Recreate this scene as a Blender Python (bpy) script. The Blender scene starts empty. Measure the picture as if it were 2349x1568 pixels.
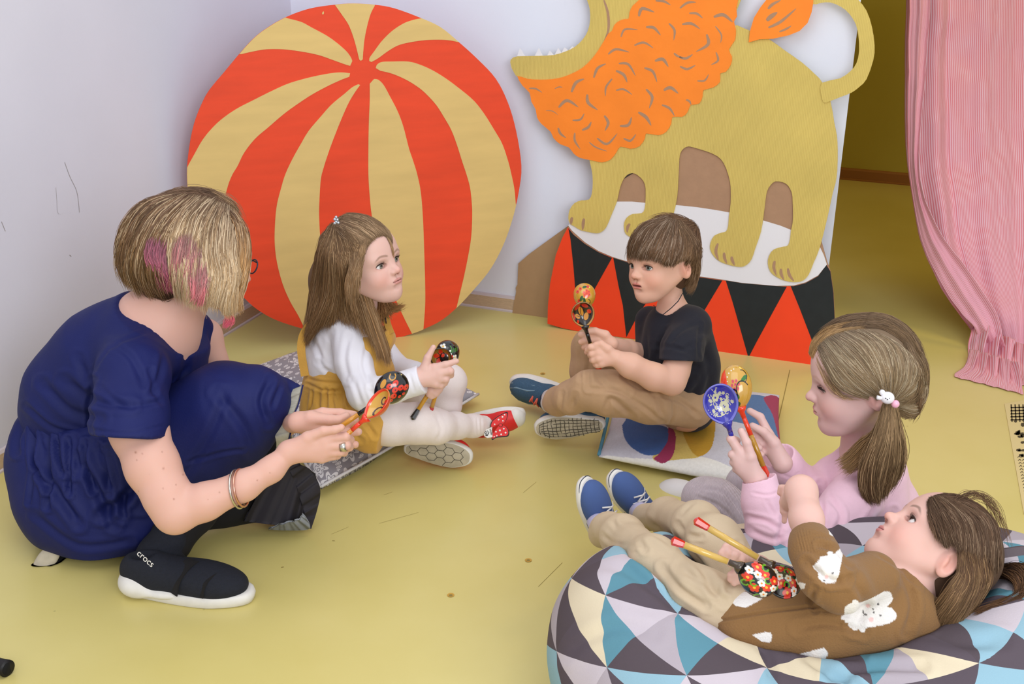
import bpy, bmesh, math, random
import numpy as np
import openvdb
from math import sin, cos, pi, radians, atan2, sqrt
from mathutils import Vector, Matrix
from mathutils.geometry import tessellate_polygon

SC = bpy.context.scene
COL = SC.collection
# ---------------------------------------------------------------- camera
FPX = 2810.0
TH = radians(22.1)
PS = radians(21.49)
CAMH = 1.45
FW = np.array([-sin(PS)*cos(TH), cos(PS)*cos(TH), -sin(TH)])
RT = np.array([cos(PS), sin(PS), 0.0])
UP = np.cross(RT, FW)
CP = np.array([0.0, 0.0, CAMH])
cd = bpy.data.cameras.new('camera')
cam = bpy.data.objects.new('camera', cd)
COL.objects.link(cam)
cd.sensor_width = 36.0
cd.lens = 36.0*FPX/2349.0
cam.location = CP
cam.rotation_euler = (pi/2-TH, 0, PS)
cd.clip_start = 0.05
SC.camera = cam
cd.dof.use_dof = False
# ---------------------------------------------------------------- light and exposure
SC.view_settings.view_transform = 'Standard'
SC.view_settings.look = 'None'
SC.view_settings.gamma = 1.0
SC.view_settings.use_curve_mapping = False
SC.view_settings.exposure = 0.20
W = bpy.data.worlds.new('world'); SC.world = W; W.use_nodes = True
bg = W.node_tree.nodes['Background']
bg.inputs[0].default_value = (0.92, 0.95, 1.0, 1); bg.inputs[1].default_value = 0.86
def area(name, loc, target, sx, sy, power, col=(1, 1, 1)):
    l = bpy.data.lights.new(name, 'AREA'); l.shape = 'RECTANGLE'; l.size = sx; l.size_y = sy
    l.energy = power; l.color = col
    o = bpy.data.objects.new(name, l); COL.objects.link(o); o.location = loc
    o.rotation_euler = (Vector(target)-Vector(loc)).to_track_quat('-Z', 'Y').to_euler()
    return o
# daylight window behind and to the right of the camera, ceiling bounce above
area('window_light', (1.9, -0.9, 2.3), (-1.0, 2.8, 0.3), 2.2, 1.6, 74, (0.95, 0.97, 1.0))
area('ceiling_light', (-0.9, 1.3, 2.75), (-0.95, 2.3, 0.0), 1.8, 1.8, 16, (1.0, 0.98, 0.95))

area('corridor_fill', (0.2, 4.7, 2.65), (0.2, 4.7, 0), 0.5, 0.5, 12, (1.0, 0.76, 0.22))  # added warm fill to brighten the corridor, no fitting known there
# ---------------------------------------------------------------- helpers
def U(px, py, d):
    return CP + (FW + RT*((px-1174.5)/FPX) - UP*((py-784.0)/FPX))*d
def RAY(px, py):
    return FW + RT*((px-1174.5)/FPX) - UP*((py-784.0)/FPX)
def FL(px, py, z=0.0):
    r = RAY(px, py); return CP + r*((z-CAMH)/r[2])
def onplane(px, py, n, c):
    r = RAY(px, py); return CP + r*((c-CP @ n)/(r @ n))
def PROJ(P):
    q = np.asarray(P)-CP; d = q @ FW
    return 1174.5+FPX*(q @ RT)/d, 784.0-FPX*(q @ UP)/d, d
def CV(x, y, z):
    "direction given as right, up, towards the lens"
    v = RT*x+UP*y-FW*z
    return v/np.linalg.norm(v)
def s2l(c):
    c = c/255.0
    return c/12.92 if c <= 0.04045 else ((c+0.055)/1.055)**2.4
def rgb(r, g, b):
    return (s2l(r), s2l(g), s2l(b), 1.0)
def unit(v):
    v = np.asarray(v, float); return v/np.linalg.norm(v)

class Mat:
    def __init__(s, name):
        s.m = bpy.data.materials.new(name); s.m.use_nodes = True
        s.nt = s.m.node_tree; s.b = s.nt.nodes['Principled BSDF']
    def n(s, t, **kw):
        n = s.nt.nodes.new(t)
        for k, v in kw.items(): setattr(n, k, v)
        return n
    def l(s, a, b): s.nt.links.new(a, b)
def mat(name, col=None, rough=0.7, attr=None, noise=0.0, nscale=30, bump=0.0, bscale=200, spec=0.4, metal=0.0,
        sheen=0.0, sss=0.0, coat=0.0, weave=False, stretch=(1, 1, 1)):
    M = Mat(name); b = M.b
    b.inputs['Roughness'].default_value = rough
    b.inputs['Specular IOR Level'].default_value = spec
    b.inputs['Metallic'].default_value = metal
    if sheen: b.inputs['Sheen Weight'].default_value = sheen; b.inputs['Sheen Roughness'].default_value = 0.5
    if coat: b.inputs['Coat Weight'].default_value = coat; b.inputs['Coat Roughness'].default_value = 0.06
    if sss:
        b.inputs['Subsurface Weight'].default_value = sss
        b.inputs['Subsurface Radius'].default_value = (1.0, 0.35, 0.2)
        b.inputs['Subsurface Scale'].default_value = 0.006
    if attr:
        a = M.n('ShaderNodeAttribute', attribute_name=attr); src = a.outputs['Color']
    else:
        r = M.n('ShaderNodeRGB'); r.outputs[0].default_value = col; src = r.outputs[0]
    tc = M.n('ShaderNodeTexCoord')
    if noise:
        mp = M.n('ShaderNodeMapping'); mp.inputs['Scale'].default_value = stretch
        M.l(tc.outputs['Object'], mp.inputs[0])
        nz = M.n('ShaderNodeTexNoise'); nz.inputs['Scale'].default_value = nscale; nz.inputs['Detail'].default_value = 4
        M.l(mp.outputs[0], nz.inputs['Vector'])
        mr = M.n('ShaderNodeMapRange'); mr.inputs[1].default_value = 0.3; mr.inputs[2].default_value = 0.7
        mr.inputs[3].default_value = 1-noise; mr.inputs[4].default_value = 1+noise
        M.l(nz.outputs[0], mr.inputs[0])
        mx = M.n('ShaderNodeVectorMath', operation='SCALE')
        M.l(src, mx.inputs[0]); M.l(mr.outputs[0], mx.inputs['Scale']); src = mx.outputs[0]
    M.l(src, b.inputs['Base Color'])
    if bump:
        if weave:
            t = M.n('ShaderNodeTexWave'); t.inputs['Scale'].default_value = bscale; t.inputs['Distortion'].default_value = 2.0
        else:
            t = M.n('ShaderNodeTexNoise'); t.inputs['Scale'].default_value = bscale; t.inputs['Detail'].default_value = 3
        M.l(tc.outputs['Object'], t.inputs['Vector'])
        bp = M.n('ShaderNodeBump'); bp.inputs['Strength'].default_value = bump; bp.inputs['Distance'].default_value = 0.002
        M.l(t.outputs[0], bp.inputs['Height']); M.l(bp.outputs[0], b.inputs['Normal'])
    return M.m

def tag(o, label=None, cat=None, group=None, kind=None):
    if label: o['label'] = label
    if cat: o['category'] = cat
    if group: o['group'] = group
    if kind: o['kind'] = kind
    return o
def thing(name, loc, label, cat, group=None):
    o = bpy.data.objects.new(name, None); COL.objects.link(o); o.location = loc
    o.empty_display_size = 0.05
    return tag(o, label, cat, group)
def put(name, me, parent=None, mats=(), smooth=True):
    for m in mats: me.materials.append(m)
    o = bpy.data.objects.new(name, me); COL.objects.link(o)
    if smooth and len(me.polygons): me.polygons.foreach_set('use_smooth', np.ones(len(me.polygons), bool))
    if parent is not None:
        o.parent = parent; o.matrix_parent_inverse = Matrix.Translation(-Vector(parent.location)) if parent.parent is None else Matrix.Identity(4)
    return o
def mk(name, verts, faces, parent=None, mats=(), smooth=True, cols=None, uvs=None, mi=None):
    me = bpy.data.meshes.new(name)
    v = np.asarray(verts, np.float32)
    if isinstance(faces, np.ndarray):
        nf, k = faces.shape
        me.vertices.add(len(v)); me.vertices.foreach_set('co', v.ravel())
        me.loops.add(nf*k); me.loops.foreach_set('vertex_index', faces.astype(np.int32).ravel())
        me.polygons.add(nf); me.polygons.foreach_set('loop_start', (np.arange(nf)*k).astype(np.int32))
        me.update(calc_edges=True)
    else:
        me.from_pydata([tuple(map(float, p)) for p in v], [], faces); me.update()
    if cols is not None:
        a = me.color_attributes.new('col', 'FLOAT_COLOR', 'POINT')
        c = np.ones((len(v), 4), np.float32); cc = np.asarray(cols, np.float32); c[:, :cc.shape[1]] = cc
        a.data.foreach_set('color', c.ravel())
    if uvs is not None:
        a = me.attributes.new('uvp', 'FLOAT_VECTOR', 'POINT')
        u = np.zeros((len(v), 3), np.float32); u[:, :2] = uvs; a.data.foreach_set('vector', u.ravel())
    if mi is not None: me.polygons.foreach_set('material_index', np.asarray(mi, np.int32))
    return put(name, me, parent, mats, smooth)

def catmull(P, n=6, closed=True):
    P = np.asarray(P, float); m = len(P); out = []
    rng = range(m) if closed else range(m-1)
    for i in rng:
        if closed: p0, p1, p2, p3 = P[(i-1) % m], P[i], P[(i+1) % m], P[(i+2) % m]
        else: p0, p1, p2, p3 = P[max(i-1, 0)], P[i], P[i+1], P[min(i+2, m-1)]
        for j in range(n):
            t = j/n
            out.append(0.5*((2*p1)+(-p0+p2)*t+(2*p0-5*p1+4*p2-p3)*t*t+(-p0+3*p1-3*p2+p3)*t**3))
    if not closed: out.append(P[-1])
    return np.array(out)
def inpoly(x, y, poly):
    ins = np.zeros(len(x), bool); n = len(poly); j = n-1
    for i in range(n):
        xi, yi = poly[i]; xj, yj = poly[j]
        c = ((yi > y) != (yj > y)) & (x < (xj-xi)*(y-yi)/((yj-yi) or 1e-9)+xi)
        ins ^= c; j = i
    return ins
def segd(x, y, poly, closed=False):
    "distance from points to a polyline in the plane"
    P = np.asarray(poly, float); D = np.full(len(x), 1e9)
    m = len(P) if closed else len(P)-1
    for i in range(m):
        a = P[i]; b = P[(i+1) % len(P)]; ab = b-a; L = ab @ ab or 1e-9
        t = np.clip(((x-a[0])*ab[0]+(y-a[1])*ab[1])/L, 0, 1)
        D = np.minimum(D, np.hypot(x-a[0]-t*ab[0], y-a[1]-t*ab[1]))
    return D

class Slab:
    "thin cut-out shapes stacked on one plane, all in one mesh"
    def __init__(s, n, c):
        s.n = unit(n); s.c = c; s.V = []; s.F = []; s.M = []
        s.u = np.array([1., 0, 0]) if abs(s.n[2]) > .99 else unit(np.cross([0, 0, 1], s.n)); s.v = np.cross(s.n, s.u)
    def pt(s, px, py): return onplane(px, py, s.n, s.c)
    def add3(s, P, z0, z1, mi):
        k = len(s.V); n = len(P)
        P2 = [Vector((float(p @ s.u), float(p @ s.v), 0)) for p in P]
        for p in P: s.V.append(p+s.n*z1)
        for p in P: s.V.append(p+s.n*z0)
        ar = sum(P2[i].x*P2[(i+1) % n].y-P2[(i+1) % n].x*P2[i].y for i in range(n))
        for t in tessellate_polygon([P2]):
            a, b, c = P2[t[0]], P2[t[1]], P2[t[2]]
            if (b-a).cross(c-a).z < 0: t = t[::-1]
            s.F.append([k+i for i in t]); s.M.append(mi)
            s.F.append([k+n+i for i in t[::-1]]); s.M.append(mi)
        for i in range(n):
            j = (i+1) % n
            q = [k+i, k+n+i, k+n+j, k+j]
            if ar < 0: q = q[::-1]
            s.F.append(q); s.M.append(mi)
    def poly(s, pts, z0, z1, mi, smooth=0, fn=None):
        if smooth: pts = catmull(pts, smooth)
        P = [s.pt(*p) for p in pts]
        if fn: P = [fn(p) for p in P]
        s.add3(P, z0, z1, mi)
    def stroke(s, pts, w, z0, z1, mi):
        c = catmull(pts, 5, False); m = len(c); L = []; Rr = []
        for i in range(m):
            t = c[min(i+1, m-1)]-c[max(i-1, 0)]; t = t/(np.hypot(*t) or 1)
            nn = np.array([-t[1], t[0]]); ww = w*0.5*max(0.12, sin(pi*(0.12+0.88*i/(m-1)))**0.7)
            L.append(c[i]+nn*ww); Rr.append(c[i]-nn*ww)
        s.poly(L+Rr[::-1], z0, z1, mi)
    def build(s, name, parent, mats):
        return mk(name, s.V, s.F, parent, mats, smooth=False, mi=s.M)

# ---------------------------------------------------------------- solid modelling on a distance field
class SDF:
    def __init__(s): s.p = []; s.k = 0.01
    def cone(s, a, b, ra, rb, k=None, op=0):
        a = np.asarray(a, float); b = np.asarray(b, float); k = s.k if k is None else k
        r = max(ra, rb); s.p.append(('c', (a, b, ra, rb), k, op, np.minimum(a, b)-r, np.maximum(a, b)+r)); return s
    def chain(s, pts, k=None, op=0):
        pts = [(np.asarray(p, float), r) for p, r in pts]
        if len(pts) == 1: pts = pts*2
        for (a, ra), (b, rb) in zip(pts[:-1], pts[1:]): s.cone(a, b, ra, rb, k, op)
        return s
    def px(s, pts, k=None, op=0):
        "pts: (px, py, depth, radius in px)"
        return s.chain([(U(x, y, d), r*d/FPX) for x, y, d, r in pts], k, op)
    def ell(s, c, rad, rot=None, k=None, op=0):
        c = np.asarray(c, float); rad = np.asarray(rad, float); rot = np.eye(3) if rot is None else np.asarray(rot)
        e = np.sqrt(((rot*rad[None, :])**2).sum(1)); k = s.k if k is None else k
        s.p.append(('e', (c, rad, rot), k, op, c-e, c+e)); return s
    def pe(s, px, py, d, rx, ry, rz, ang=0, k=None, op=0):
        "ellipsoid with half sizes in px across, up and in depth, turned by ang degrees in the picture"
        a = radians(ang); x = RT*cos(a)+UP*sin(a); y = -RT*sin(a)+UP*cos(a)
        q = d/FPX
        return s.ell(U(px, py, d), (rx*q, ry*q, rz*q), np.stack([x, y, -FW], 1), k, op)
    def add(s, T, k=.04):
        lo = np.min([q[4] for q in T.p if q[3] == 0], 0); hi = np.max([q[5] for q in T.p if q[3] == 0], 0)
        s.p.append(('s', T, k, 0, lo, hi)); return s
    def half(s, P, n, k=0.004):
        "keep the side the normal points away from"
        n = unit(n); s.p.append(('h', (np.asarray(P, float), n), k, 2, None, None)); return s
    def local(s, P, e):
        "bounded cut: remove what lies beyond a plane within a ball"
        return s
    @staticmethod
    def _ev(t, q, X):
        if t == 'c':
            a, b, ra, rb = q; ab = b-a; L = ab @ ab
            d = X-a; h = np.clip((d @ ab)/L, 0, 1) if L > 1e-12 else np.zeros(len(X))
            return np.sqrt(((d-h[:, None]*ab)**2).sum(1))-(ra+(rb-ra)*h)
        if t == 'e':
            c, r, R = q; y = (X-c) @ R
            k0 = np.sqrt(((y/r)**2).sum(1)); k1 = np.sqrt(((y/(r*r))**2).sum(1))
            return k0*(k0-1)/np.maximum(k1, 1e-9)
        if t == 's': return q.val(X)
        P, n = q
        return (X-P) @ n
    def val(s, X, prims=None):
        D = np.full(len(X), 1.0)
        for t, q, k, op, lo, hi in (s.p if prims is None else prims):
            e = s._ev(t, q, X)
            if op == 0:
                h = np.maximum(k-np.abs(D-e), 0)/k; D = np.minimum(D, e)-h*h*k*0.25
            elif op == 1:
                e = -e; h = np.maximum(k-np.abs(D-e), 0)/k; D = np.maximum(D, e)+h*h*k*0.25
            else:
                h = np.maximum(k-np.abs(D-e), 0)/k; D = np.maximum(D, e)+h*h*k*0.25
        return D
    def mesh(s, vox, floor=None):
        B = 14; bs = B*vox
        cand = set()
        for t, q, k, op, lo, hi in s.p:
            if op != 0: continue
            i0 = np.floor((lo-k-vox*2)/bs).astype(int); i1 = np.floor((hi+k+vox*2)/bs).astype(int)
            for i in range(i0[0], i1[0]+1):
                for j in range(i0[1], i1[1]+1):
                    for l in range(i0[2], i1[2]+1): cand.add((i, j, l))
        cand = np.array(sorted(cand)); cen = (cand+0.5)*bs
        dv = s.val(cen)
        thr = bs*0.87*1.25+2*vox
        g = openvdb.FloatGrid(1.0)
        ax = np.arange(B)*vox
        G = np.stack(np.meshgrid(ax, ax, ax, indexing='ij'), -1).reshape(-1, 3)
        for c, d in zip(cand, dv):
            if d > thr*1.4: continue
            if d < -thr*1.4:
                g.fill(tuple(int(v) for v in c*B), tuple(int(v) for v in c*B+B-1), -1.0); continue
            lo = c*bs; hi = lo+bs
            pr = [p for p in s.p if p[4] is None or (np.all(p[4]-p[2]-0.004 < hi) and np.all(p[5]+p[2]+0.004 > lo))]
            D = s.val(G+lo, pr)
            g.copyFromArray(D.reshape(B, B, B).astype(np.float32), ijk=tuple(int(v) for v in c*B))
        g.transform = openvdb.createLinearTransform(voxelSize=vox)
        P, T, Q = g.convertToPolygons(isovalue=0.0, adaptivity=0.0)
        P = np.asarray(P, float); Q = np.asarray(Q)
        if floor is not None: P[:, 2] = np.maximum(P[:, 2], floor)
        a, b, c = P[Q[:, 0]], P[Q[:, 1]], P[Q[:, 2]]
        if (np.cross(b-a, c-a)*a).sum() < 0: Q = Q[:, ::-1]
        return P, Q.copy()

def vnorm(P, Q):
    a, b, c, d = (P[Q[:, i]] for i in range(4))
    n = np.cross(c-a, d-b); N = np.zeros_like(P)
    for i in range(4):
        for k in range(3): N[:, k] += np.bincount(Q[:, i], n[:, k], len(P))
    return N/np.maximum(np.linalg.norm(N, axis=1, keepdims=True), 1e-12)
def smoothP(P, Q, it=1, w=0.5):
    E = np.concatenate([Q[:, [0, 1]], Q[:, [1, 2]], Q[:, [2, 3]], Q[:, [3, 0]]]); E = np.concatenate([E, E[:, ::-1]])
    cnt = np.maximum(np.bincount(E[:, 0], minlength=len(P)), 1)[:, None]
    for _ in range(it):
        A = np.stack([np.bincount(E[:, 0], P[E[:, 1], k], len(P)) for k in range(3)], 1)/cnt
        P = P*(1-w)+A*w
    return P
def vnoise(P, sc, seed=0):
    "smooth value noise, -1..1"
    X = P*sc+seed*17.31; I = np.floor(X).astype(np.int64); f = X-I; f = f*f*(3-2*f)
    def h(i, j, k):
        n = (i*73856093) ^ (j*19349663) ^ (k*83492791) ^ (seed*2654435761)
        n = (n ^ (n >> 13))*1274126177; n &= 0x7fffffff
        return ((n ^ (n >> 16)) & 0xffff)/32767.5-1
    r = 0
    for a in (0, 1):
        for b in (0, 1):
            for c in (0, 1):
                w = (f[:, 0] if a else 1-f[:, 0])*(f[:, 1] if b else 1-f[:, 1])*(f[:, 2] if c else 1-f[:, 2])
                r = r+w*h(I[:, 0]+a, I[:, 1]+b, I[:, 2]+c)
    return r
def creases(P, Q, lst, front=True):
    "press folds into cloth; each: points in px, width px, depth m (negative raises)"
    N = vnorm(P, Q); x, y, d = PROJ(P)
    f = np.clip(-(N @ FW)*2.0, 0, 1) if front else 1.0
    off = np.zeros(len(P))
    for pts, w, dep in lst:
        c = catmull(pts, 5, False) if len(pts) > 2 else np.asarray(pts, float)
        lo = c.min(0)-3*w; hi = c.max(0)+3*w
        m = (x > lo[0]) & (x < hi[0]) & (y > lo[1]) & (y < hi[1])
        if not m.any(): continue
        dd = segd(x[m], y[m], c)
        e = c[0], c[-1]
        tap = np.clip(np.minimum(np.hypot(x[m]-e[0][0], y[m]-e[0][1]), np.hypot(x[m]-e[1][0], y[m]-e[1][1]))/(3*w)+0.15, 0, 1)
        g = np.exp(-(dd/w)**2)-0.45*np.exp(-((dd-2.0*w)/w)**2)
        off[m] -= dep*g*tap
    return P+N*(off*f)[:, None]
def cloth(name, sdf, vox, parent, mats, folds=(), amp=0.0, nsc=12, seed=0, color=None, paint=(), floor=None, it=1, post=None, lines=()):
    P, Q = sdf.mesh(vox)
    P = smoothP(P, Q, it)
    if amp:
        N = vnorm(P, Q); P = P+N*(amp*(vnoise(P, nsc, seed)+0.5*vnoise(P, nsc*2.3, seed+3)))[:, None]
    if folds: P = creases(P, Q, folds)
    if floor is not None: P[:, 2] = np.maximum(P[:, 2], floor)
    cols = None
    if color is not None:
        cols = np.tile(np.array(color[:3]), (len(P), 1))
        if paint or lines:
            x, y, d = PROJ(P); N = vnorm(P, Q); fr = (N @ FW) < 0.25
            for poly, c in paint:
                pl = np.asarray(poly, float); cols[inpoly(x, y, pl) & fr] = c[:3]
            for poly, w, c in lines:
                cols[(segd(x, y, poly) < w) & fr] = c[:3]
    if post: P, cols = post(P, Q, cols)
    return mk(name, P, Q, parent, mats, cols=cols)
def tube(pts, rad, seg=8, cap=True, closed=False):
    "round bar through points; rad a number or list"
    P = np.asarray(pts, float); m = len(P)
    r = np.full(m, rad, float) if np.isscalar(rad) else np.asarray(rad, float)
    V = []; F = []; prev = None
    for i in range(m):
        if closed: t = unit(P[(i+1) % m]-P[i-1])
        else: t = unit(P[min(i+1, m-1)]-P[max(i-1, 0)])
        if prev is None:
            a = np.array([0, 0, 1.0]) if abs(t[2]) < 0.9 else np.array([1.0, 0, 0]); prev = unit(np.cross(t, a))
        prev = unit(prev-t*(prev @ t)); b = np.cross(t, prev)
        for k in range(seg):
            an = 2*pi*k/seg; V.append(P[i]+(prev*cos(an)+b*sin(an))*r[i])
    for i in range(m if closed else m-1):
        i2 = (i+1) % m
        for k in range(seg):
            k2 = (k+1) % seg; F.append([i*seg+k, i*seg+k2, i2*seg+k2, i2*seg+k])
    if cap and not closed: F.append(list(range(seg))[::-1]); F.append([(m-1)*seg+k for k in range(seg)])
    return V, F
def join(parts):
    V = []; F = []
    for v, f in parts:
        k = len(V); V += list(v); F += [[i+k for i in q] for q in f]
    return V, F
def ballm(c, r, n=10, m=14, sc=(1, 1, 1), rot=None):
    V = []; F = []; rot = np.eye(3) if rot is None else rot
    for i in range(n+1):
        a = pi*i/n
        for j in range(m):
            b = 2*pi*j/m; V.append(np.asarray(c)+rot @ (np.array([sin(a)*cos(b), sin(a)*sin(b), cos(a)])*r*np.asarray(sc)))
    for i in range(n):
        for j in range(m): F.append([i*m+j, (i+1)*m+j, (i+1)*m+(j+1) % m, i*m+(j+1) % m])
    return V, F
# ---------------------------------------------------------------- the room
X0 = -2.187; Y0 = 3.5775; XE = -0.385; YF = 5.775
def quadmesh(name, pts, m, label=None):
    o = mk(name, pts, [[0, 1, 2, 3]], None, [m], smooth=False); tag(o, label, kind='structure'); return o
def box(a, b):
    (x0, y0, z0), (x1, y1, z1) = a, b
    V = [(x0, y0, z0), (x1, y0, z0), (x1, y1, z0), (x0, y1, z0), (x0, y0, z1), (x1, y0, z1), (x1, y1, z1), (x0, y1, z1)]
    F = [[0, 3, 2, 1], [4, 5, 6, 7], [0, 1, 5, 4], [1, 2, 6, 5], [2, 3, 7, 6], [3, 0, 4, 7]]
    return V, F
# floor: yellow sheet vinyl, faint mottling, two welded seams and a few scuffs
MF = Mat('yellow_vinyl'); b = MF.b; b.inputs['Roughness'].default_value = 0.33; b.inputs['Specular IOR Level'].default_value = 0.5
tc = MF.n('ShaderNodeTexCoord'); nz = MF.n('ShaderNodeTexNoise'); nz.inputs['Scale'].default_value = 2.2; nz.inputs['Detail'].default_value = 6
MF.l(tc.outputs['Object'], nz.inputs['Vector'])
cr = MF.n('ShaderNodeValToRGB'); cr.color_ramp.elements[0].position = 0.35; cr.color_ramp.elements[1].position = 0.68
cr.color_ramp.elements[0].color = rgb(206, 191, 116); cr.color_ramp.elements[1].color = rgb(214, 200, 130)
MF.l(nz.outputs[0], cr.inputs[0])
sp = MF.n('ShaderNodeTexVoronoi'); sp.inputs['Scale'].default_value = 9; MF.l(tc.outputs['Object'], sp.inputs['Vector'])
mr = MF.n('ShaderNodeMapRange'); mr.inputs[1].default_value = 0.015; mr.inputs[2].default_value = 0.03; mr.inputs[3].default_value = 0.75; mr.inputs[4].default_value = 1
MF.l(sp.outputs['Distance'], mr.inputs[0])
sc = MF.n('ShaderNodeVectorMath', operation='SCALE'); MF.l(cr.outputs[0], sc.inputs[0]); MF.l(mr.outputs[0], sc.inputs['Scale'])
MF.l(sc.outputs[0], b.inputs['Base Color'])
n2 = MF.n('ShaderNodeTexNoise'); n2.inputs['Scale'].default_value = 260; MF.l(tc.outputs['Object'], n2.inputs['Vector'])
bp = MF.n('ShaderNodeBump'); bp.inputs['Strength'].default_value = 0.06; bp.inputs['Distance'].default_value = 0.001
MF.l(n2.outputs[0], bp.inputs['Height']); MF.l(bp.outputs[0], b.inputs['Normal'])
M_scuff = mat('scuff', rgb(140, 120, 60), 0.8)
M_cap = mat('floor_plug', rgb(196, 150, 60), 0.5)
fp = [(X0-.1, -2.5, 0), (3.2, -2.5, 0), (3.2, YF+.1, 0), (X0-.1, YF+.1, 0)]
fV = [np.array(p, float) for p in fp]; fF = [[0, 1, 2, 3]]; fM = [0]
def fquad(a, b2, w, mi):
    a = np.array(a); b2 = np.array(b2); t = unit(b2-a); n = np.cross([0, 0, 1], t)*w/2; k = len(fV)
    for p in (a-n, b2-n, b2+n, a+n): fV.append(p+np.array([0, 0, 0.0004]))
    fF.append([k, k+1, k+2, k+3]); fM.append(mi)
fquad(FL(1812, 848), FL(1783, 975), 0.0022, 1)
for (x1, y1, x2, y2, w) in ((1235, 1345, 1290, 1290, .001), (870, 1200, 960, 1175, .0008), (1200, 1130, 1230, 1105, .0007), (760, 1225, 800, 1208, .0007),
                            (762, 1240, 768, 1240, .002), (645, 1301, 651, 1300, .003), (880, 1135, 900, 1128, .0008)):
    fquad(FL(x1, y1), FL(x2, y2), w, 1)
for (x, y) in ((1245, 857), (1212, 1285), (1034, 1365)):
    c = FL(x, y); k = len(fV)
    for r_, z_, in ((.0075, .0012), (.004, .0006)):
        for j in range(20): fV.append(c+np.array([r_*cos(2*pi*j/20), r_*sin(2*pi*j/20), z_]))
    fF += [[k+j, k+(j+1) % 20, k+20+(j+1) % 20, k+20+j] for j in range(20)]+[[k+20+j for j in range(20)]]; fM += [2]*20+[1]
tag(mk('floor', fV, fF, None, [MF.m, M_scuff, M_cap], smooth=False, mi=fM), kind='structure')
# walls
def wallmat(name, c1, c2):
    M = Mat(name); M.b.inputs['Roughness'].default_value = 0.75; M.b.inputs['Specular IOR Level'].default_value = 0.2
    tc = M.n('ShaderNodeTexCoord'); nz = M.n('ShaderNodeTexNoise'); nz.inputs['Scale'].default_value = 1.6; nz.inputs['Detail'].default_value = 5
    M.l(tc.outputs['Object'], nz.inputs['Vector']); cr = M.n('ShaderNodeValToRGB')
    cr.color_ramp.elements[0].position = .35; cr.color_ramp.elements[1].position = .7
    cr.color_ramp.elements[0].color = c1; cr.color_ramp.elements[1].color = c2
    M.l(nz.outputs[0], cr.inputs[0]); M.l(cr.outputs[0], M.b.inputs['Base Color'])
    n2 = M.n('ShaderNodeTexNoise'); n2.inputs['Scale'].default_value = 90; M.l(tc.outputs['Object'], n2.inputs['Vector'])
    bp = M.n('ShaderNodeBump'); bp.inputs['Strength'].default_value = .12; bp.inputs['Distance'].default_value = .002
    M.l(n2.outputs[0], bp.inputs['Height']); M.l(bp.outputs[0], M.b.inputs['Normal'])
    return M.m
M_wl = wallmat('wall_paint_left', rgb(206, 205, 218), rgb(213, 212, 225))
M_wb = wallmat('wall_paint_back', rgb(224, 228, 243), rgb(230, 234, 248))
M_ol = wallmat('wall_paint_corridor', rgb(176, 158, 64), rgb(184, 166, 70))
M_scr = mat('wall_scratch', rgb(150, 142, 140), 0.8)
V, F = box((X0-.1, -2.5, 0), (X0, Y0+.1, 2.7)); mi = [0]*6
def wallmark(pts, w):
    global V, F, mi
    c = catmull(pts, 5, False); k = len(V)
    W3 = [onplane(x, y, np.array([1., 0, 0]), X0)+np.array([.0006, 0, 0]) for x, y in c]
    for p in W3: V.append(tuple(p+np.array([0, w, 0]))); V.append(tuple(p-np.array([0, w, 0])))
    for i in range(len(W3)-1): F.append([k+2*i, k+2*i+1, k+2*i+3, k+2*i+2]); mi.append(1)
V = list(V); F = list(F)
wallmark([(148, 372), (160, 405), (176, 440), (182, 487)], .0008)
wallmark([(128, 430), (130, 460), (134, 490), (160, 485)], .0004)
wallmark([(3, 508), (12, 530)], .0008); wallmark([(159, 584), (163, 588)], .0014)
wallmark([(120, 505), (150, 493), (163, 487)], .0005)
tag(mk('wall_left', V, F, None, [M_wl, M_scr], smooth=False, mi=mi), kind='structure')
# back wall, ends at the doorway with a slightly slanting edge
xe0 = XE-.012; xe1 = -0.352
V = [(X0, Y0, 0), (xe0, Y0, 0), (xe1, Y0, 2.7), (X0, Y0, 2.7), (X0, Y0+.09, 0), (xe0-.02, Y0+.09, 0), (xe1-.02, Y0+.09, 2.7), (X0, Y0+.09, 2.7)]
F = [[0, 1, 2, 3], [5, 4, 7, 6], [1, 5, 6, 2], [4, 0, 3, 7], [3, 2, 6, 7], [0, 4, 5, 1]]
tag(mk('wall_back', V, F, None, [M_wb], smooth=False), kind='structure')
V, F = box((-2.3, YF, 0), (2.6, YF+.1, 2.7)); tag(mk('wall_far', V, F, None, [M_ol], smooth=False), kind='structure')
V, F = box((-2.3, Y0+.09, 0), (-2.2, YF, 2.7)); tag(mk('wall_corridor_left', V, F, None, [M_ol], smooth=False), kind='structure')
V, F = box((2.5, Y0, 0), (2.6, YF, 2.7)); tag(mk('wall_corridor_right', V, F, None, [M_ol], smooth=False), kind='structure')
V, F = box((-2.3, Y0-.02, 2.7), (2.6, YF+.1, 2.78)); tag(mk('ceiling', V, F, None, [M_ol], smooth=False), kind='structure')
V, F = box((-.9, Y0, 2.0), (2.6, Y0+.09, 2.7)); tag(mk('wall_lintel', V, F, None, [M_wb], smooth=False), kind='structure')
V, F = box((0.95, Y0, 0), (2.6, Y0+.09, 2.0)); tag(mk('wall_right', V, F, None, [M_wb], smooth=False), kind='structure')
M_sk = mat('skirting_wood', rgb(196, 170, 142), 0.5, noise=0.13, nscale=14, stretch=(6, 6, 60))
M_skt = mat('skirting_edge', rgb(202, 190, 190), 0.5)
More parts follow.
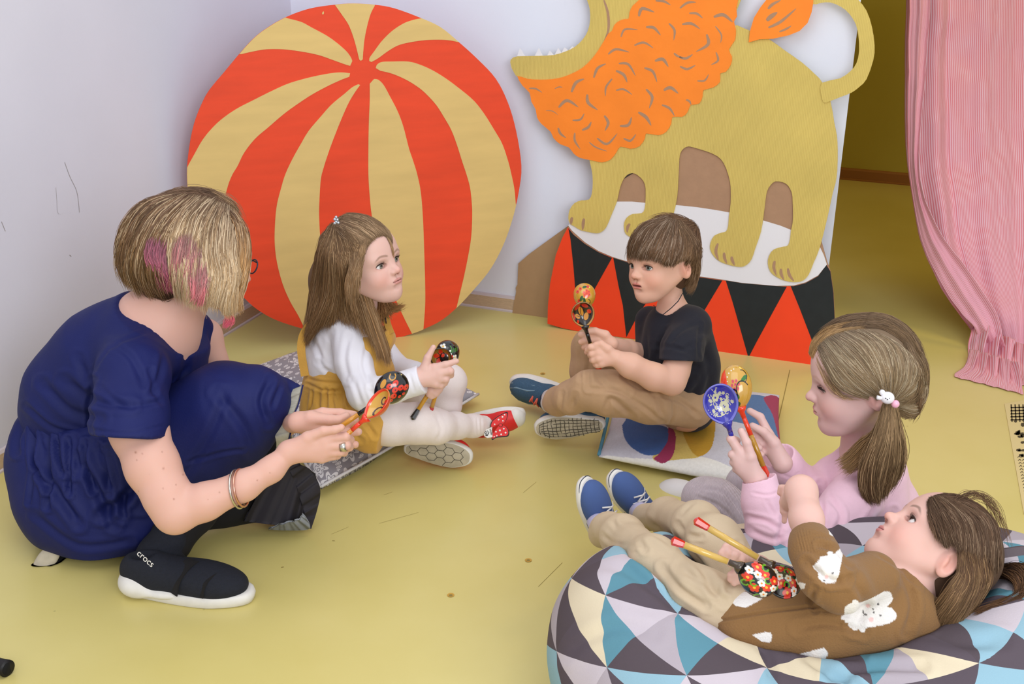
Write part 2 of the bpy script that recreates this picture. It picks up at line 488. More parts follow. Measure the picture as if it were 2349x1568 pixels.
def skirting(name, a, b2, n, dark=None):
    "profiled strip: pale toe and top edge, wood-print face"
    a = np.array([*a, 0.]); b2 = np.array([*b2, 0.]); n = np.array([*n, 0.])
    prof = [(.0, .0), (.014, .0), (.014, .005), (.010, .008), (.010, .046), (.006, .053), (.0, .055)]
    V = []; F = []; M = []
    for e in (a, b2):
        for (o, z) in prof: V.append(e+n*o+np.array([0, 0, z]))
    k = len(prof)
    for i in range(k-1):
        F.append([i, i+1, k+i+1, k+i]); M.append(0 if i == 3 else 1)
    F += [list(range(k))[::-1], list(range(k, 2*k))]; M += [1, 1]
    tag(mk(name, V, F, None, [dark or M_sk, dark or M_skt], smooth=False, mi=M), kind='structure')
skirting('baseboard_left', (X0, -2.5), (X0, Y0), (1, 0))
skirting('baseboard_back', (X0, Y0), (xe0, Y0), (0, -1))
M_skd = mat('skirting_brown', rgb(150, 96, 40), 0.6)
skirting('baseboard_far', (-2.2, YF), (2.5, YF), (0, -1), M_skd)

# ---------------------------------------------------------------- painted cardboard ball
M_red = mat('red_paint', rgb(226, 68, 30), 0.6, noise=0.07, nscale=5, stretch=(1, 1, 6), bump=.15, bscale=90)
M_yel = mat('sand_paint', rgb(214, 184, 116), 0.65, noise=0.05, nscale=5, stretch=(1, 1, 6), bump=.1, bscale=90)
M_edge = mat('cardboard_edge', rgb(150, 125, 80), 0.8)
az, el = radians(-49.8), radians(2.6); nb = np.array([cos(az)*cos(el), sin(az)*cos(el), sin(el)])
Bp = FL(850.6, 780.7); RB = 0.511
sl = Slab(nb, Bp @ nb); Cb = Bp+sl.v*RB
# the rim follows the hand-cut outline, a circle with flats
rim = [(810, 8), (860, 11), (905, 19), (965, 41), (1010, 62), (1052, 96), (1095, 135), (1137, 180), (1165, 235), (1184, 300), (1196, 380), (1190, 440),
       (1176, 500), (1155, 560), (1126, 615), (1090, 660), (1047, 706), (1010, 736), (971, 755), (945, 765), (905, 776), (850, 783), (790, 780), (740, 766), (690, 764), (650, 740), (600, 716), (560, 683),
       (505, 620), (460, 540), (436, 470), (429, 400), (434, 340), (445, 285), (462, 240), (480, 207), (515, 165), (549, 124), (580, 90), (610, 66), (655, 40), (710, 20), (768, 11)]
rim = [p for p in rim if p != (690, 764)]+[]
sl.poly(rim, -.005, 0, 0, smooth=4)
RP = catmull(rim, 4)
def clip(pts):
    "pull points that fall outside the rim back onto it"
    out = []
    for p in pts:
        p = np.array(p, float)
        if not inpoly(p[:1], p[1:], RP)[0]:
            j = np.argmin(((RP-p)**2).sum(1)); p = RP[j]
        out.append(tuple(p))
    return out
def petal(a, b2):
    "a: hub to rim, b2: rim to hub; the rim is followed between them"
    A = catmull(a, 5, False); B = catmull(b2, 5, False)
    i = np.argmin(((RP-A[-1])**2).sum(1)); j = np.argmin(((RP-B[0])**2).sum(1)); n = len(RP)
    f = (j-i) % n; r = (i-j) % n
    idx = [(i+k) % n for k in range(f+1)] if f < r else [(i-k) % n for k in range(r+1)]
    pts = [tuple(p) for p in A[:-1]]+[tuple(RP[k]) for k in idx]+[tuple(p) for p in B[1:]]
    sl.poly(pts, 0, .0012, 1)
petal([(828, 139), (824, 136), (820, 120), (812, 90), (800, 58), (785, 35), (768, 11)], [(860, 12), (850, 32), (842, 60), (836, 90), (833, 120), (832, 136)])
petal([(847, 140), (848, 132), (858, 118), (875, 95), (898, 72), (925, 54), (950, 45), (967, 42)], [(1052, 97), (1035, 93), (1010, 91), (975, 92), (940, 97), (913, 104), (890, 117), (868, 133), (852, 142)])
petal([(862, 156), (865, 148), (876, 142), (900, 141), (935, 141), (960, 147), (990, 160), (1020, 178), (1050, 200), (1085, 229), (1110, 260), (1135, 300), (1152, 330), (1165, 368), (1173, 400), (1180, 435), (1183, 470)],
      [(1047, 706), (1055, 672), (1065, 630), (1075, 580), (1081, 540), (1083, 495), (1082, 465), (1078, 430), (1070, 400), (1060, 370), (1048, 332), (1035, 298), (1018, 268), (1000, 240), (975, 213), (955, 197), (930, 182), (900, 169), (872, 162)])
petal([(858, 181), (868, 183), (880, 195), (895, 222), (912, 255), (925, 290), (938, 340), (948, 370), (957, 400), (965, 440), (970, 500), (973, 580), (975, 650), (975, 700), (971, 755)],
      [(945, 765), (925, 725), (905, 680), (885, 620), (865, 550), (853, 495), (848, 450), (845, 400), (845, 340), (846, 280), (848, 230), (848, 192)])
petal([(822, 193), (808, 200), (790, 215), (760, 240), (735, 268), (708, 300), (690, 330), (672, 362), (655, 398), (645, 430), (635, 470), (631, 510), (630, 555), (635, 600), (648, 650), (665, 690), (685, 725), (700, 757)],
      [(850, 783), (800, 720), (760, 650), (738, 570), (732, 500), (733, 450), (736, 410), (742, 385), (755, 345), (770, 305), (785, 268), (800, 235), (815, 210), (826, 195)])
petal([(803, 168), (785, 166), (765, 167), (735, 172), (700, 180), (660, 192), (620, 210), (580, 230), (545, 248), (515, 268), (490, 290), (465, 320), (445, 355), (431, 380)],
      [(545, 672), (530, 620), (520, 560), (514, 500), (515, 460), (523, 425), (533, 400), (545, 380), (560, 350), (585, 318), (615, 292), (650, 262), (680, 240), (715, 217), (750, 198), (780, 184), (801, 176)])
petal([(808, 140), (805, 132), (795, 118), (775, 100), (750, 82), (715, 63), (690, 50), (655, 41)], [(549, 125), (580, 118), (610, 113), (650, 113), (690, 118), (730, 126), (765, 138), (790, 147), (803, 151)])
sl.stroke([(740, 33), (742, 26)], 4, .0012, .0014, 1)
tb = thing('ball_cutout', tuple(Bp), 'large round cardboard ball painted with red and sand yellow stripes, propped across the corner', 'cardboard ball')
sl.build('painted_disc', tb, [M_red, M_yel])

# ---------------------------------------------------------------- lion on a drum, painted cardboard
nl = unit(np.array([0., -1., .055])); cl = nl @ np.array([0, 3.485, 0])
M_lion = mat('ochre_paint', rgb(206, 182, 98), 0.7, noise=0.06, nscale=7, bump=.35, bscale=70, weave=True)
M_or = mat('orange_paint', rgb(246, 134, 36), 0.65, noise=0.05, nscale=9, bump=.3, bscale=60)
M_card = mat('bare_cardboard', rgb(168, 132, 104), 0.85, noise=0.04, nscale=40, bump=.25, bscale=120)
M_card2 = mat('kraft_cardboard', rgb(174, 141, 104), 0.85, noise=0.03, nscale=30, bump=.1, bscale=150)
M_wht = mat('white_paint', rgb(226, 225, 231), 0.7, bump=.1, bscale=100)
M_blk = mat('black_paint', rgb(27, 33, 36), 0.6, noise=0.12, nscale=40)
M_red2 = mat('scarlet_paint', rgb(240, 66, 24), 0.6, noise=0.04, nscale=9)
c5 = lambda x, y: (1160+x/3.92, y/3.92)
c6 = lambda x, y: (1560+x/3.267, y/3.267)
tp = thing('drum_cutout', tuple(onplane(1550, 790, nl, cl)), 'flat cardboard circus drum with white top, black zigzag and scarlet triangles', 'cardboard drum')
s = Slab(nl, cl)
s.poly([(1303, 521), (1340, 470), (1416, 420), (1480, 380), (1560, 320), (1700, 330), (1850, 400), (1875, 520), (1886, 560), (1897, 600), (1905, 622), (1912, 672), (1915, 735), (1912, 790), (1904, 853), (1850, 845), (1718, 821), (1575, 797), (1440, 775),
        (1330, 760), (1290, 752), (1256, 742), (1257, 700), (1262, 650), (1275, 585), (1290, 545)], -.005, 0, 0)
s.poly([(1303, 521), (1316, 538), (1342, 559), (1373, 578), (1406, 591), (1439, 601), (1500, 618), (1588, 633), (1660, 643), (1701, 650), (1781, 657), (1821, 656), (1848, 649), (1877, 633), (1896, 607), (1905, 622), (1912, 672), (1915, 735), (1912, 790), (1904, 853),
        (1850, 845), (1718, 821), (1575, 797), (1440, 775), (1330, 760), (1290, 752), (1256, 742), (1257, 700), (1262, 650), (1275, 585), (1290, 545)], 0, .0006, 1)
for t in ([(1304, 523), (1309, 549), (1316, 615), (1322, 690), (1327, 738), (1365, 661), (1404, 591), (1373, 578), (1342, 559), (1316, 538)],
          [(1407, 591), (1419, 655), (1429, 700), (1437, 773), (1462, 725), (1530, 622), (1500, 616), (1439, 601)],
          [(1535, 623), (1573, 797), (1612, 718), (1657, 643), (1588, 633)], [(1665, 643), (1680, 690), (1700, 760), (1717, 820), (1735, 785), (1805, 657), (1781, 656), (1701, 649)],
          [(1814, 656), (1835, 708), (1860, 773), (1888, 850), (1904, 853), (1912, 790), (1915, 735), (1912, 672), (1905, 622), (1896, 607), (1877, 633), (1848, 649), (1821, 656)]):
    s.poly(t, .0006, .0012, 2)
s.poly([(1304, 517), (1312, 528), (1342, 555), (1373, 575), (1406, 589), (1439, 599), (1500, 615), (1588, 631), (1660, 641), (1701, 648), (1781, 655), (1821, 654), (1848, 647), (1877, 631), (1897, 606), (1890, 585), (1881, 566), (1860, 548), (1815, 527), (1790, 517),
        (1750, 505), (1674, 487), (1640, 481), (1600, 475), (1552, 470), (1482, 465), (1450, 462), (1414, 462), (1380, 470), (1340, 485), (1312, 505)], .0006, .0014, 3)
s.build('painted_panel', tp, [M_card, M_red2, M_blk, M_wht])
# plain piece behind the drum
s = Slab((0, -1., -.004), 0); s.c = s.n @ FL(1215, 723)
s.poly([(1303, 518), (1250, 556), (1213, 583), (1189, 604), (1188, 625), (1187, 652), (1183, 660), (1184, 668), (1180, 690), (1175, 718), (1340, 741), (1340, 560)], -.004, 0, 0)
ck = thing('cardboard_sheet', tuple(FL(1215, 723)), 'bare brown cardboard piece with a slanted top behind the left end of the drum', 'cardboard')
s.build('sheet', ck, [M_card2])
# lion
tl = thing('lion_cutout', tuple(onplane(1550, 640, nl, cl)), 'ochre cardboard lion with orange mane standing on the flat drum', 'cardboard lion')
s = Slab(nl, cl)
body = [(1172, 143), (1176, 134), (1187, 129), (1230, 128), (1270, 126), (1300, 117), (1320, 107), (1338, 90), (1350, 70), (1355, 45), (1354, 20), (1348, 0), (1338, -30), (1320, -60), (1330, -110), (1700, -110), (1680, 50), (1690, 57), (1720, 70),
        (1765, 90), (1800, 115), (1840, 143), (1870, 170), (1886, 188), (1905, 230), (1914, 280), (1920, 310), (1922, 345), (1921, 390), (1917, 420), (1911, 440), (1899, 496), (1881, 567), (1867, 601), (1856, 628), (1843, 642), (1824, 646), (1800, 642), (1781, 633),
        (1768, 622), (1762, 603), (1765, 585), (1776, 571), (1797, 565), (1808, 562), (1813, 547), (1815, 528), (1819, 510), (1820, 485), (1819, 461), (1817, 441), (1808, 424), (1796, 417), (1779, 415), (1768, 424), (1760, 438), (1756, 462), (1752, 495),
        (1746, 531), (1733, 569), (1725, 593), (1714, 606), (1701, 611), (1685, 609), (1669, 605), (1652, 598), (1639, 587), (1630, 571), (1631, 555), (1639, 540), (1655, 533), (1666, 530), (1671, 518), (1673, 494), (1677, 465), (1677, 428), (1672, 401),
        (1661, 373), (1646, 357), (1621, 346), (1594, 338), (1580, 335), (1569, 340), (1561, 352), (1558, 380), (1556, 431), (1552, 462), (1546, 488), (1530, 530), (1500, 548), (1465, 549), (1438, 537), (1433, 523), (1433, 510), (1439, 498), (1452, 490),
        (1473, 488), (1480, 477), (1482, 457), (1482, 431), (1477, 414), (1464, 401), (1452, 396), (1439, 401), (1429, 414), (1422, 434), (1416, 461), (1403, 493), (1391, 521), (1380, 531), (1369, 534), (1352, 531), (1334, 527), (1319, 518), (1308, 511),
        (1305, 498), (1308, 480), (1319, 465), (1334, 459), (1352, 457), (1359, 442), (1361, 416), (1359, 391), (1352, 360), (1345, 320), (1300, 250), (1225, 205), (1184, 172)]
s.poly(body, .0016, .0056, 0, smooth=2)
for st in ([(1314, 497), (1312, 505), (1311, 514)], [(1341, 500), (1339, 512), (1338, 527)], [(1446, 512), (1441, 520), (1440, 532)], [(1648, 557), (1643, 575), (1649, 596)], [(1662, 578), (1663, 590), (1669, 604)], [(1679, 587), (1681, 596), (1686, 608)],
           [(1778, 597), (1776, 612), (1782, 631)], [(1792, 615), (1793, 627), (1799, 641)], [(1808, 614), (1812, 630), (1822, 643)]):
    s.stroke(st, 7, .0056, .006, 1)
s.stroke([c5(888, 0), c5(925, 120), c5(928, 270), c5(880, 395)], 6, .0056, .006, 1)
s.build('body', tl, [M_lion, M_card])
s = Slab(nl, cl)
mane = [(1189, 174), (1211, 180), (1237, 182), (1267, 181), (1293, 176), (1318, 166), (1339, 154), (1359, 135), (1374, 115), (1387, 94), (1397, 77), (1406, 70), (1411, 57), (1423, 47), (1436, 43), (1444, 42), (1446, 28), (1453, 13), (1466, 1), (1480, -20), (1500, -70), (1690, -70),
        (1694, 0), (1690, 18), (1692, 37), (1685, 49), (1689, 67), (1687, 92), (1673, 113), (1680, 129), (1678, 147), (1666, 164), (1653, 168), (1653, 187), (1637, 200), (1615, 206), (1613, 220), (1606, 236), (1591, 239), (1584, 242), (1578, 257), (1566, 267), (1544, 267),
        (1541, 283), (1530, 301), (1512, 309), (1484, 305), (1481, 316), (1469, 334), (1448, 340), (1425, 335), (1415, 349), (1402, 365), (1382, 371), (1362, 367), (1333, 361), (1318, 351), (1307, 337), (1288, 330), (1272, 316), (1265, 301), (1244, 283), (1234, 268),
        (1231, 250), (1221, 232), (1217, 212), (1201, 196)]
s.poly(mane, .0058, .0085, 0, smooth=2)
for q in ((1205, 145, 1235, 75, 1345, 108, 30), (1045, 330, 1080, 262, 1195, 265, 18), (1270, 242, 1340, 248, 1400, 315, 26), (1475, 208, 1525, 270, 1518, 360, 22), (1165, 405, 1250, 380, 1335, 430, 20), (930, 485, 1000, 440, 1120, 467, 22),
          (1350, 545, 1420, 530, 1470, 598, 30), (800, 695, 835, 610, 910, 570, 24), (1025, 568, 1110, 575, 1175, 680, 22), (1255, 608, 1330, 640, 1368, 735, 24), (1000, 632, 1070, 670, 1100, 738, 26), (965, 705, 910, 780, 905, 862, 18),
          (600, 825, 640, 740, 715, 706, 28), (220, 790, 280, 795, 335, 828, 16), (450, 793, 490, 778, 520, 782, 10), (1000, 808, 1070, 800, 1145, 848, 18), (1270, 798, 1325, 870, 1298, 970, 26), (1428, 808, 1490, 785, 1560, 838, 30),
          (742, 845, 750, 920, 835, 985, 28), (485, 962, 560, 900, 662, 960, 28), (370, 990, 430, 995, 480, 1030, 8), (610, 1077, 680, 1070, 715, 1015, 18), (480, 1145, 500, 1195, 550, 1235, 22), (695, 1165, 750, 1140, 778, 1090, 24),
          (895, 1035, 930, 1100, 900, 1172, 26), (1035, 1128, 1110, 1120, 1140, 1048, 26), (1200, 1005, 1270, 1050, 1315, 1125, 30), (630, 1190, 630, 1260, 678, 1335, 20), (760, 1275, 820, 1320, 920, 1355, 14), (830, 1238, 920, 1290, 1012, 1195, 22),
          (1068, 1240, 1130, 1260, 1180, 1200, 20), (1412, 940, 1480, 970, 1525, 1040, 22), (1355, 5, 1430, 10, 1490, 45, 22), (1520, 475, 1550, 500, 1600, 520, 20)):
    s.stroke([c5(q[0], q[1]), c5(q[2], q[3]), c5(q[4], q[5])], q[6]/3.92, .0085, .0088, 1)
for q in ((5, 60, 60, 20, 125, 15, 18), (75, 98, 130, 100, 175, 135, 18), (258, 125, 330, 110, 400, 165, 26), (22, 180, 90, 175, 155, 215, 20), (270, 195, 315, 260, 308, 320, 12), (205, 255, 215, 330, 125, 385, 24), (275, 390, 290, 450, 238, 483, 16),
          (5, 495, 60, 515, 122, 485, 18), (135, 603, 190, 600, 220, 553, 14), (50, 745, 75, 755, 88, 783, 16), (0, 425, 50, 435, 100, 405, 20)):
    s.stroke([c6(q[0], q[1]), c6(q[2], q[3]), c6(q[4], q[5])], q[6]/3.267, .0085, .0088, 1)
s.build('mane', tl, [M_or, M_card])
s = Slab(nl, cl)
s.poly([c6(*p) for p in ((1000, 30), (1060, 20), (1130, 17), (1210, 50), (1270, 100), (1320, 180), (1340, 270), (1345, 380), (1325, 470), (1280, 530), (1200, 585), (1065, 618), (1060, 700), (1080, 765), (1125, 755), (1210, 722), (1290, 690), (1350, 645), (1400, 590), (1450, 450),
                         (1460, 340), (1440, 200), (1400, 80), (1340, 0), (1290, -40), (1000, -60))], .0056, .009, 0, smooth=2)
s.poly([c6(*p) for p in ((520, 315), (525, 270), (530, 230), (560, 130), (610, 50), (650, 0), (690, -40), (1000, -40), (1002, 20), (990, 90), (960, 170), (900, 230), (820, 262), (700, 288), (600, 292))], .009, .012, 1)
for q in ((665, 65, 700, 30, 760, 0, 22), (655, 152, 690, 120, 735, 90, 34), (668, 205, 760, 160, 875, 62, 22), (750, 235, 800, 215, 840, 190, 16)):
    s.stroke([c6(q[0], q[1]), c6(q[2], q[3]), c6(q[4], q[5])], q[6]/3.267, .012, .0124, 2)
s.build('tail', tl, [M_lion, M_or, M_card])
for t in ((105, 500, 130, 430, 175, 498), (262, 500, 300, 430, 340, 505), (372, 500, 398, 455, 440, 495), (440, 490, 475, 430, 505, 475), (500, 475, 530, 425, 570, 452), (565, 450, 600, 415, 625, 425)):
    s = Slab(nl, cl); s.poly([c5(t[0], t[1]+4), c5(t[2], t[3]), c5(t[4], t[5]+4)], .001, .0016, 0); s.build('tooth', tl, [M_wht])

# ---------------------------------------------------------------- figure tools
M_skin = mat('skin', attr='col', rough=0.5, spec=0.35, sss=0.25, bump=0.04, bscale=300)
M_eye = mat('eye', attr='col', rough=0.15, spec=0.6)
M_lash = mat('lash', rgb(52, 36, 28), 0.6)
M_hair = mat('hair', attr='col', rough=0.55, spec=0.25)
M_scalp = mat('hair_under', attr='col', rough=0.7, spec=0.2)
def frame(fwd, up):
    "columns: right of the head, forward, up"
    f = unit(fwd); u = unit(np.asarray(up)-f*(np.asarray(up) @ f)); x = np.cross(f, u)
    return np.stack([x, f, u], 1)
class Head:
    def __init__(s, px, py, d, fwd, up, H, age=0):
        s.P = U(px, py, d); s.R = frame(CV(*fwd), CV(*up)); s.H = H; s.d = d
    def w(s, x, y, z): return s.P+s.R @ (np.array([x, y, z], float)*s.H)
    def loc(s, P): return ((np.asarray(P)-s.P) @ s.R)/s.H
    def sdf(s, S, open_=0.0, adult=False, ears=True, lid=1.0):
        H = s.H
        def e(c, r, k=.06, op=0, rx=0, rz=0):
            R = s.R
            if rx: R = R @ np.array([[1, 0, 0], [0, cos(rx), -sin(rx)], [0, sin(rx), cos(rx)]])
            if rz: R = R @ np.array([[cos(rz), -sin(rz), 0], [sin(rz), cos(rz), 0], [0, 0, 1]])
            S.ell(s.w(*c), np.array(r)*H, R, k*H, op)
        def c(a, b, ra, rb, k=.04, op=0): S.cone(s.w(*a), s.w(*b), ra*H, rb*H, k*H, op)
        e((0, -.05, .11), (.375, .43, .385), .02)
        e((0, .10, -.08), (.285, .29, .33), .10)
        e((0, .14, -.21), (.215, .235, .235), .08)
        e((0, .285, -.385), (.095, .09, .09), .13)
        e((0, .20, .16), (.27, .185, .21), .12)
        for g in (-1, 1):
            e((g*.140, .215, -.18), (.112, .125, .115), .09)
            e((g*.12, .30, .055), (.11, .06, .045), .07)
            S.cone(s.w(g*.27, -.02, -.15), s.w(g*.10, .2, -.37), .06*H, .05*H, .12*H)
        # nose
        c((0, .345, .0), (0, .412, -.105), .028, .032, .06)
        e((0, .434, -.125), (.041, .042, .037), .04)
        for g in (-1, 1): e((g*.045, .398, -.138), (.032, .036, .03), .025)
        for g in (-1, 1): e((g*.022, .432, -.168), (.012, .016, .010), .008, 1)
        # mouth
        e((0, .350, -.245), (.10, .052, .065), .06)
        zo = open_*.5
        e((0, .392, -.228+zo*.3), (.072, .026, .016), .024); e((0, .388, -.266-zo), (.060, .028, .019), .024)
        e((0, .43, -.2465-zo*.4), (.088, .05, .004+open_*.5), .008, 1)
        e((0, .42, -.192), (.012, .02, .03), .02, 1)
        e((0, .395, -.31), (.06, .03, .02), .04, 1)
        # eyes
        for g in (-1, 1):
            e((g*.145, .385, -.02), (.07, .055, .038), .05, 1)
            e((g*.14, .268, -.025), (.082, .082, .082), .02)
            e((g*.142, .345, -.028-.0275*(1-lid)*.7), (.064, .05, .0275*lid), .006, 1)
        if ears:
            for g in (-1, 1):
                e((g*.375, -.055, -.065), (.035, .075, .125), .03, 0, -.25, g*.35)
                e((g*.41, -.055, -.05), (.03, .045, .085), .02, 1, -.25, g*.35)
                e((g*.385, -.03, -.075), (.02, .02, .05), .02, 0, -.25)
        return s
    def paint(s, P, base, lip=(190, 105, 105), blush=(0.93, 0.66, 0.62), brow=(150, 118, 92), browa=.75, open_=0.0, N=None):
        L = s.loc(P); C = np.tile(np.array(base[:3]), (len(P), 1))
        def mixc(m, c):
            c = np.array(c[:3]); C[:] = C*(1-m[:, None])+c*m[:, None]
        near = (np.abs(L) < 0.7).all(1)
        x, y, z = L[:, 0], L[:, 1], L[:, 2]
        def g(cx, cy, cz, sx, sy, sz): return np.exp(-(((np.abs(x)-cx)/sx)**2+((y-cy)/sy)**2+((z-cz)/sz)**2))*near
        red = np.array([base[0]*1.0, base[1]*.68, base[2]*.62])
        mixc(.45*g(.18, .33, -.19, .11, .15, .10), red)
        mixc(.5*g(0, .46, -.14, .05, .06, .05), red)
        mixc(.6*g(.40, -.05, -.06, .05, .1, .14), red)
        mixc(.35*g(.15, .36, -.04, .08, .1, .03), red*np.array([.9, .9, .95]))
        zo = open_*.5
        lipm = np.clip((1-((np.abs(x)/.080)**2.2+((z+.247+zo*.3)/(.036+zo*.9))**2))*4, 0, 1)*(y > .33)*near
        mixc(lipm*.62, rgb(*lip))
        ml = np.clip(1-(np.abs(z+.2465+zo*.4)/(.005+open_*.42)), 0, 1)*(np.abs(x) < .08)*(y > .34)*near
        mixc(np.clip(ml*2.0, 0, 1)*.9, rgb(96, 38, 34))
        mixc(np.clip(g(.022, .435, -.168, .014, .03, .010)*1.6, 0, 1), rgb(120, 62, 52))
        bz = .062+.02*np.sin((np.abs(x)-.05)/.19*pi)-.03*np.clip((np.abs(x)-.17)/.08, 0, 1)
        bm = np.clip(1-np.abs(z-bz)/.017, 0, 1)*np.clip((np.abs(x)-.045)/.03, 0, 1)*np.clip((.235-np.abs(x))/.05, 0, 1)*(y > .2)*near
        mixc(np.clip(bm*1.6, 0, 1)*browa, rgb(*brow))
        # lid rims
        q = np.sqrt(((np.abs(x)-.142)/.068)**2+((z+.028)/.031)**2)
        mixc(np.clip(1-np.abs(q-1.0)/.16, 0, 1)*(y > .2)*near*.55, rgb(150, 92, 80))
        mixc(np.clip(1-np.abs(q-1.0)/.2, 0, 1)*(z > -.022)*(y > .2)*near*.55, rgb(70, 45, 38))
        return C
    def eyes(s, parent, gaze=(0, 1, 0), iris=(98, 112, 100), lid=1.0, sides=(-1, 1)):
        for g in sides:
            c = s.w(g*.14, .268, -.025); r = .0785*s.H
            n, m = 36, 40; V, F = ballm((0, 0, 0), 1.0, n, m)
            V = np.array(V); gd = unit(s.R @ unit(np.array(gaze, float))); an = np.degrees(np.arccos(np.clip(V @ gd, -1, 1)))
            C = np.tile(np.array(rgb(222, 214, 212)[:3]), (len(V), 1))
            C[an < 27] = rgb(*[v*.55 for v in iris])[:3]; C[an < 24] = rgb(*iris)[:3]; C[an < 12] = rgb(14, 12, 12)[:3]
            bl = unit(gd*0.9+UP*.30-FW*.22+RT*.1); C[np.degrees(np.arccos(np.clip(V @ bl, -1, 1))) < 5] = (2.0, 2.0, 2.0)  # catchlight painted on as a white spot
            mk('eye', c+V*r, F, parent, [M_eye], cols=np.minimum(C, 1.0))
            # lashes on the upper lid
            pts = []
            for t in np.linspace(-1, 1, 12):
                xx = g*(.142+g*0+.066*t); zz = -.028-.0275*(1-lid)*.7+.029*lid*sqrt(max(0, 1-t*t))
                pts.append(s.w(xx, 0, zz))
            cc = []
            for p in pts:
                l = s.loc(p); dx = l[0]-g*.14; dz = l[2]+.025; yy = .268+sqrt(max(0, .0845**2-dx*dx-dz*dz))+.004
                cc.append(s.w(l[0], yy, l[2]))
            V, F = tube(cc, [.0025*s.H]+[.0062*s.H]*10+[.0025*s.H], 6)
            parts = [(V, F)]
            for i in range(2, 11):
                a = cc[i]; dirv = s.R @ np.array([(i-6)*.05*g, 1.0, .25]); parts.append(tube([a, a+unit(dirv)*.022*s.H, a+unit(dirv+s.R[:, 2]*.5)*.036*s.H], [.0022*s.H, .0016*s.H, .0005*s.H], 4))
            V, F = join(parts); mk('eyelashes', V, F, parent, [M_lash])

def ell_hit(px, py, E):
    "depth where the pixel's ray meets the front of an ellipsoid (or passes closest)"
    c, r, R = E
    o = ((CP-c) @ R)/r; dd = (RAY(px, py) @ R)/r
    a = dd @ dd; b = o @ dd; q = b*b-a*(o @ o-1)
    return (-b-sqrt(q))/a if q > 0 else -b/a
def strands(name, parent, groups, E=None, seed=1, rad=.0007, seg=14, mats=None):
    """groups: dicts g=[guides], n, root colour, tip colour, jit px, lift m.  guide: [(px,py,off)] where off is depth metres in front of the
    ellipsoid surface when E is given, or (px,py,('a',d)) for an absolute depth"""
    rs = np.random.RandomState(seed); allV = []; allC = []; allF = []; base = 0
    for G in groups:
        EE = G.get('E', E); gl = []
        for g in G['g']:
            pts = []
            for p in g:
                if isinstance(p[2], tuple): d = p[2][1]
                else: d = ell_hit(p[0], p[1], EE)-p[2]
                pts.append((p[0], p[1], d))
            pts = np.array(pts, float)
            c = catmull(pts, 8, False); t = np.linspace(0, len(c)-1, seg); i = np.minimum(t.astype(int), len(c)-2); f = (t-i)[:, None]
            gl.append(c[i]*(1-f)+c[i+1]*f)
        gl = np.array(gl); K = len(gl); n = int(G['n']*1.5); jit = G.get('jit', 3.0); jd = G.get('jd', .004)
        u = rs.rand(n)*(K-1) if K > 1 else np.zeros(n)
        i = np.minimum(u.astype(int), max(K-2, 0)); f = (u-i)[:, None, None]
        S = gl[i]*(1-f)+gl[np.minimum(i+1, K-1)]*f if K > 1 else np.repeat(gl, n, 0)
        tt = np.linspace(0, 1, seg)[None, :]
        off = rs.randn(n, 2); wob = rs.randn(n, 2); ph = rs.rand(n, 1)*6.28; fr = 1+rs.rand(n, 1)*2.5
        S = S.copy()
        cl = np.floor(u*G.get('clump', 6))  # locks share a wander
        cr = np.random.RandomState(seed+7); tab = cr.randn(4000, 2)
        lock = tab[(cl.astype(int)) % 4000]*G.get('lock', 2.0)
        for a in (0, 1):
            S[:, :, a] += off[:, a:a+1]*jit*(.5+.5*tt)+wob[:, a:a+1]*jit*.7*np.sin(ph+fr*3*tt)+lock[:, a:a+1]*tt
        S[:, :, 2] += (rs.rand(n, 1)-.75)*jd
        cutl = 1-G.get('ragged', .12)*rs.rand(n)
        if G.get('start', 0): st = rs.rand(n)*G['start']
        else: st = np.zeros(n)+rs.rand(n)*.04
        tq = st[:, None]+(cutl-st)[:, None]*tt
        ti = tq*(seg-1); i0 = np.minimum(ti.astype(int), seg-2); ff = (ti-i0)[:, :, None]
        S = np.take_along_axis(S, i0[:, :, None].repeat(3, 2), 1)*(1-ff)+np.take_along_axis(S, (i0+1)[:, :, None].repeat(3, 2), 1)*ff
        P = CP+(FW+RT*((S[..., 0:1]-1174.5)/FPX)-UP*((S[..., 1:2]-784.0)/FPX))*S[..., 2:3]
        T = np.gradient(P, axis=1); T /= np.maximum(np.linalg.norm(T, axis=2, keepdims=True), 1e-9)
        A = np.cross(T, FW); A /= np.maximum(np.linalg.norm(A, axis=2, keepdims=True), 1e-9); Bv = np.cross(T, A)
        r = .76*G.get('rad', rad)*(.6+.8*rs.rand(n))[:, None]*np.clip(np.minimum(np.minimum(1.0, (1.02-tt)*4), tt*7+.15), .12, 1)
        V = np.stack([P+(A*cos(a)+Bv*sin(a))*r[..., None] for a in (0.5, 2.594, 4.689)], 2)  # n,seg,3,3
        c0 = np.array(G['c0'][:3]); c1 = np.array(G['c1'][:3]); var = G.get('var', .35)
        k = np.exp(rs.randn(n)*var*.7)[:, None, None]; mixp = np.clip(tt+(rs.rand(n, 1)-.5)*.6, 0, 1)[..., None]
        C = (c0*(1-mixp)+c1*mixp)*k
        if 'c2' in G:
            sel = (rs.rand(n) < G.get('p2', .2))[:, None, None]; C = np.where(sel, np.array(G['c2'][:3])*k**.5*np.ones_like(C), C)
        C = np.repeat(np.minimum(C, .95)[:, :, None, :], 3, 2)
        idx = base+np.arange(n*seg*3).reshape(n, seg, 3)
        q = []
        for k3 in range(3):
            k4 = (k3+1) % 3; q.append(np.stack([idx[:, :-1, k3], idx[:, :-1, k4], idx[:, 1:, k4], idx[:, 1:, k3]], -1).reshape(-1, 4))
        allF.append(np.concatenate(q)); allV.append(V.reshape(-1, 3)); allC.append(C.reshape(-1, 3)); base += n*seg*3
    return mk(name, np.concatenate(allV), np.concatenate(allF), parent, [mats or M_hair], cols=np.concatenate(allC))

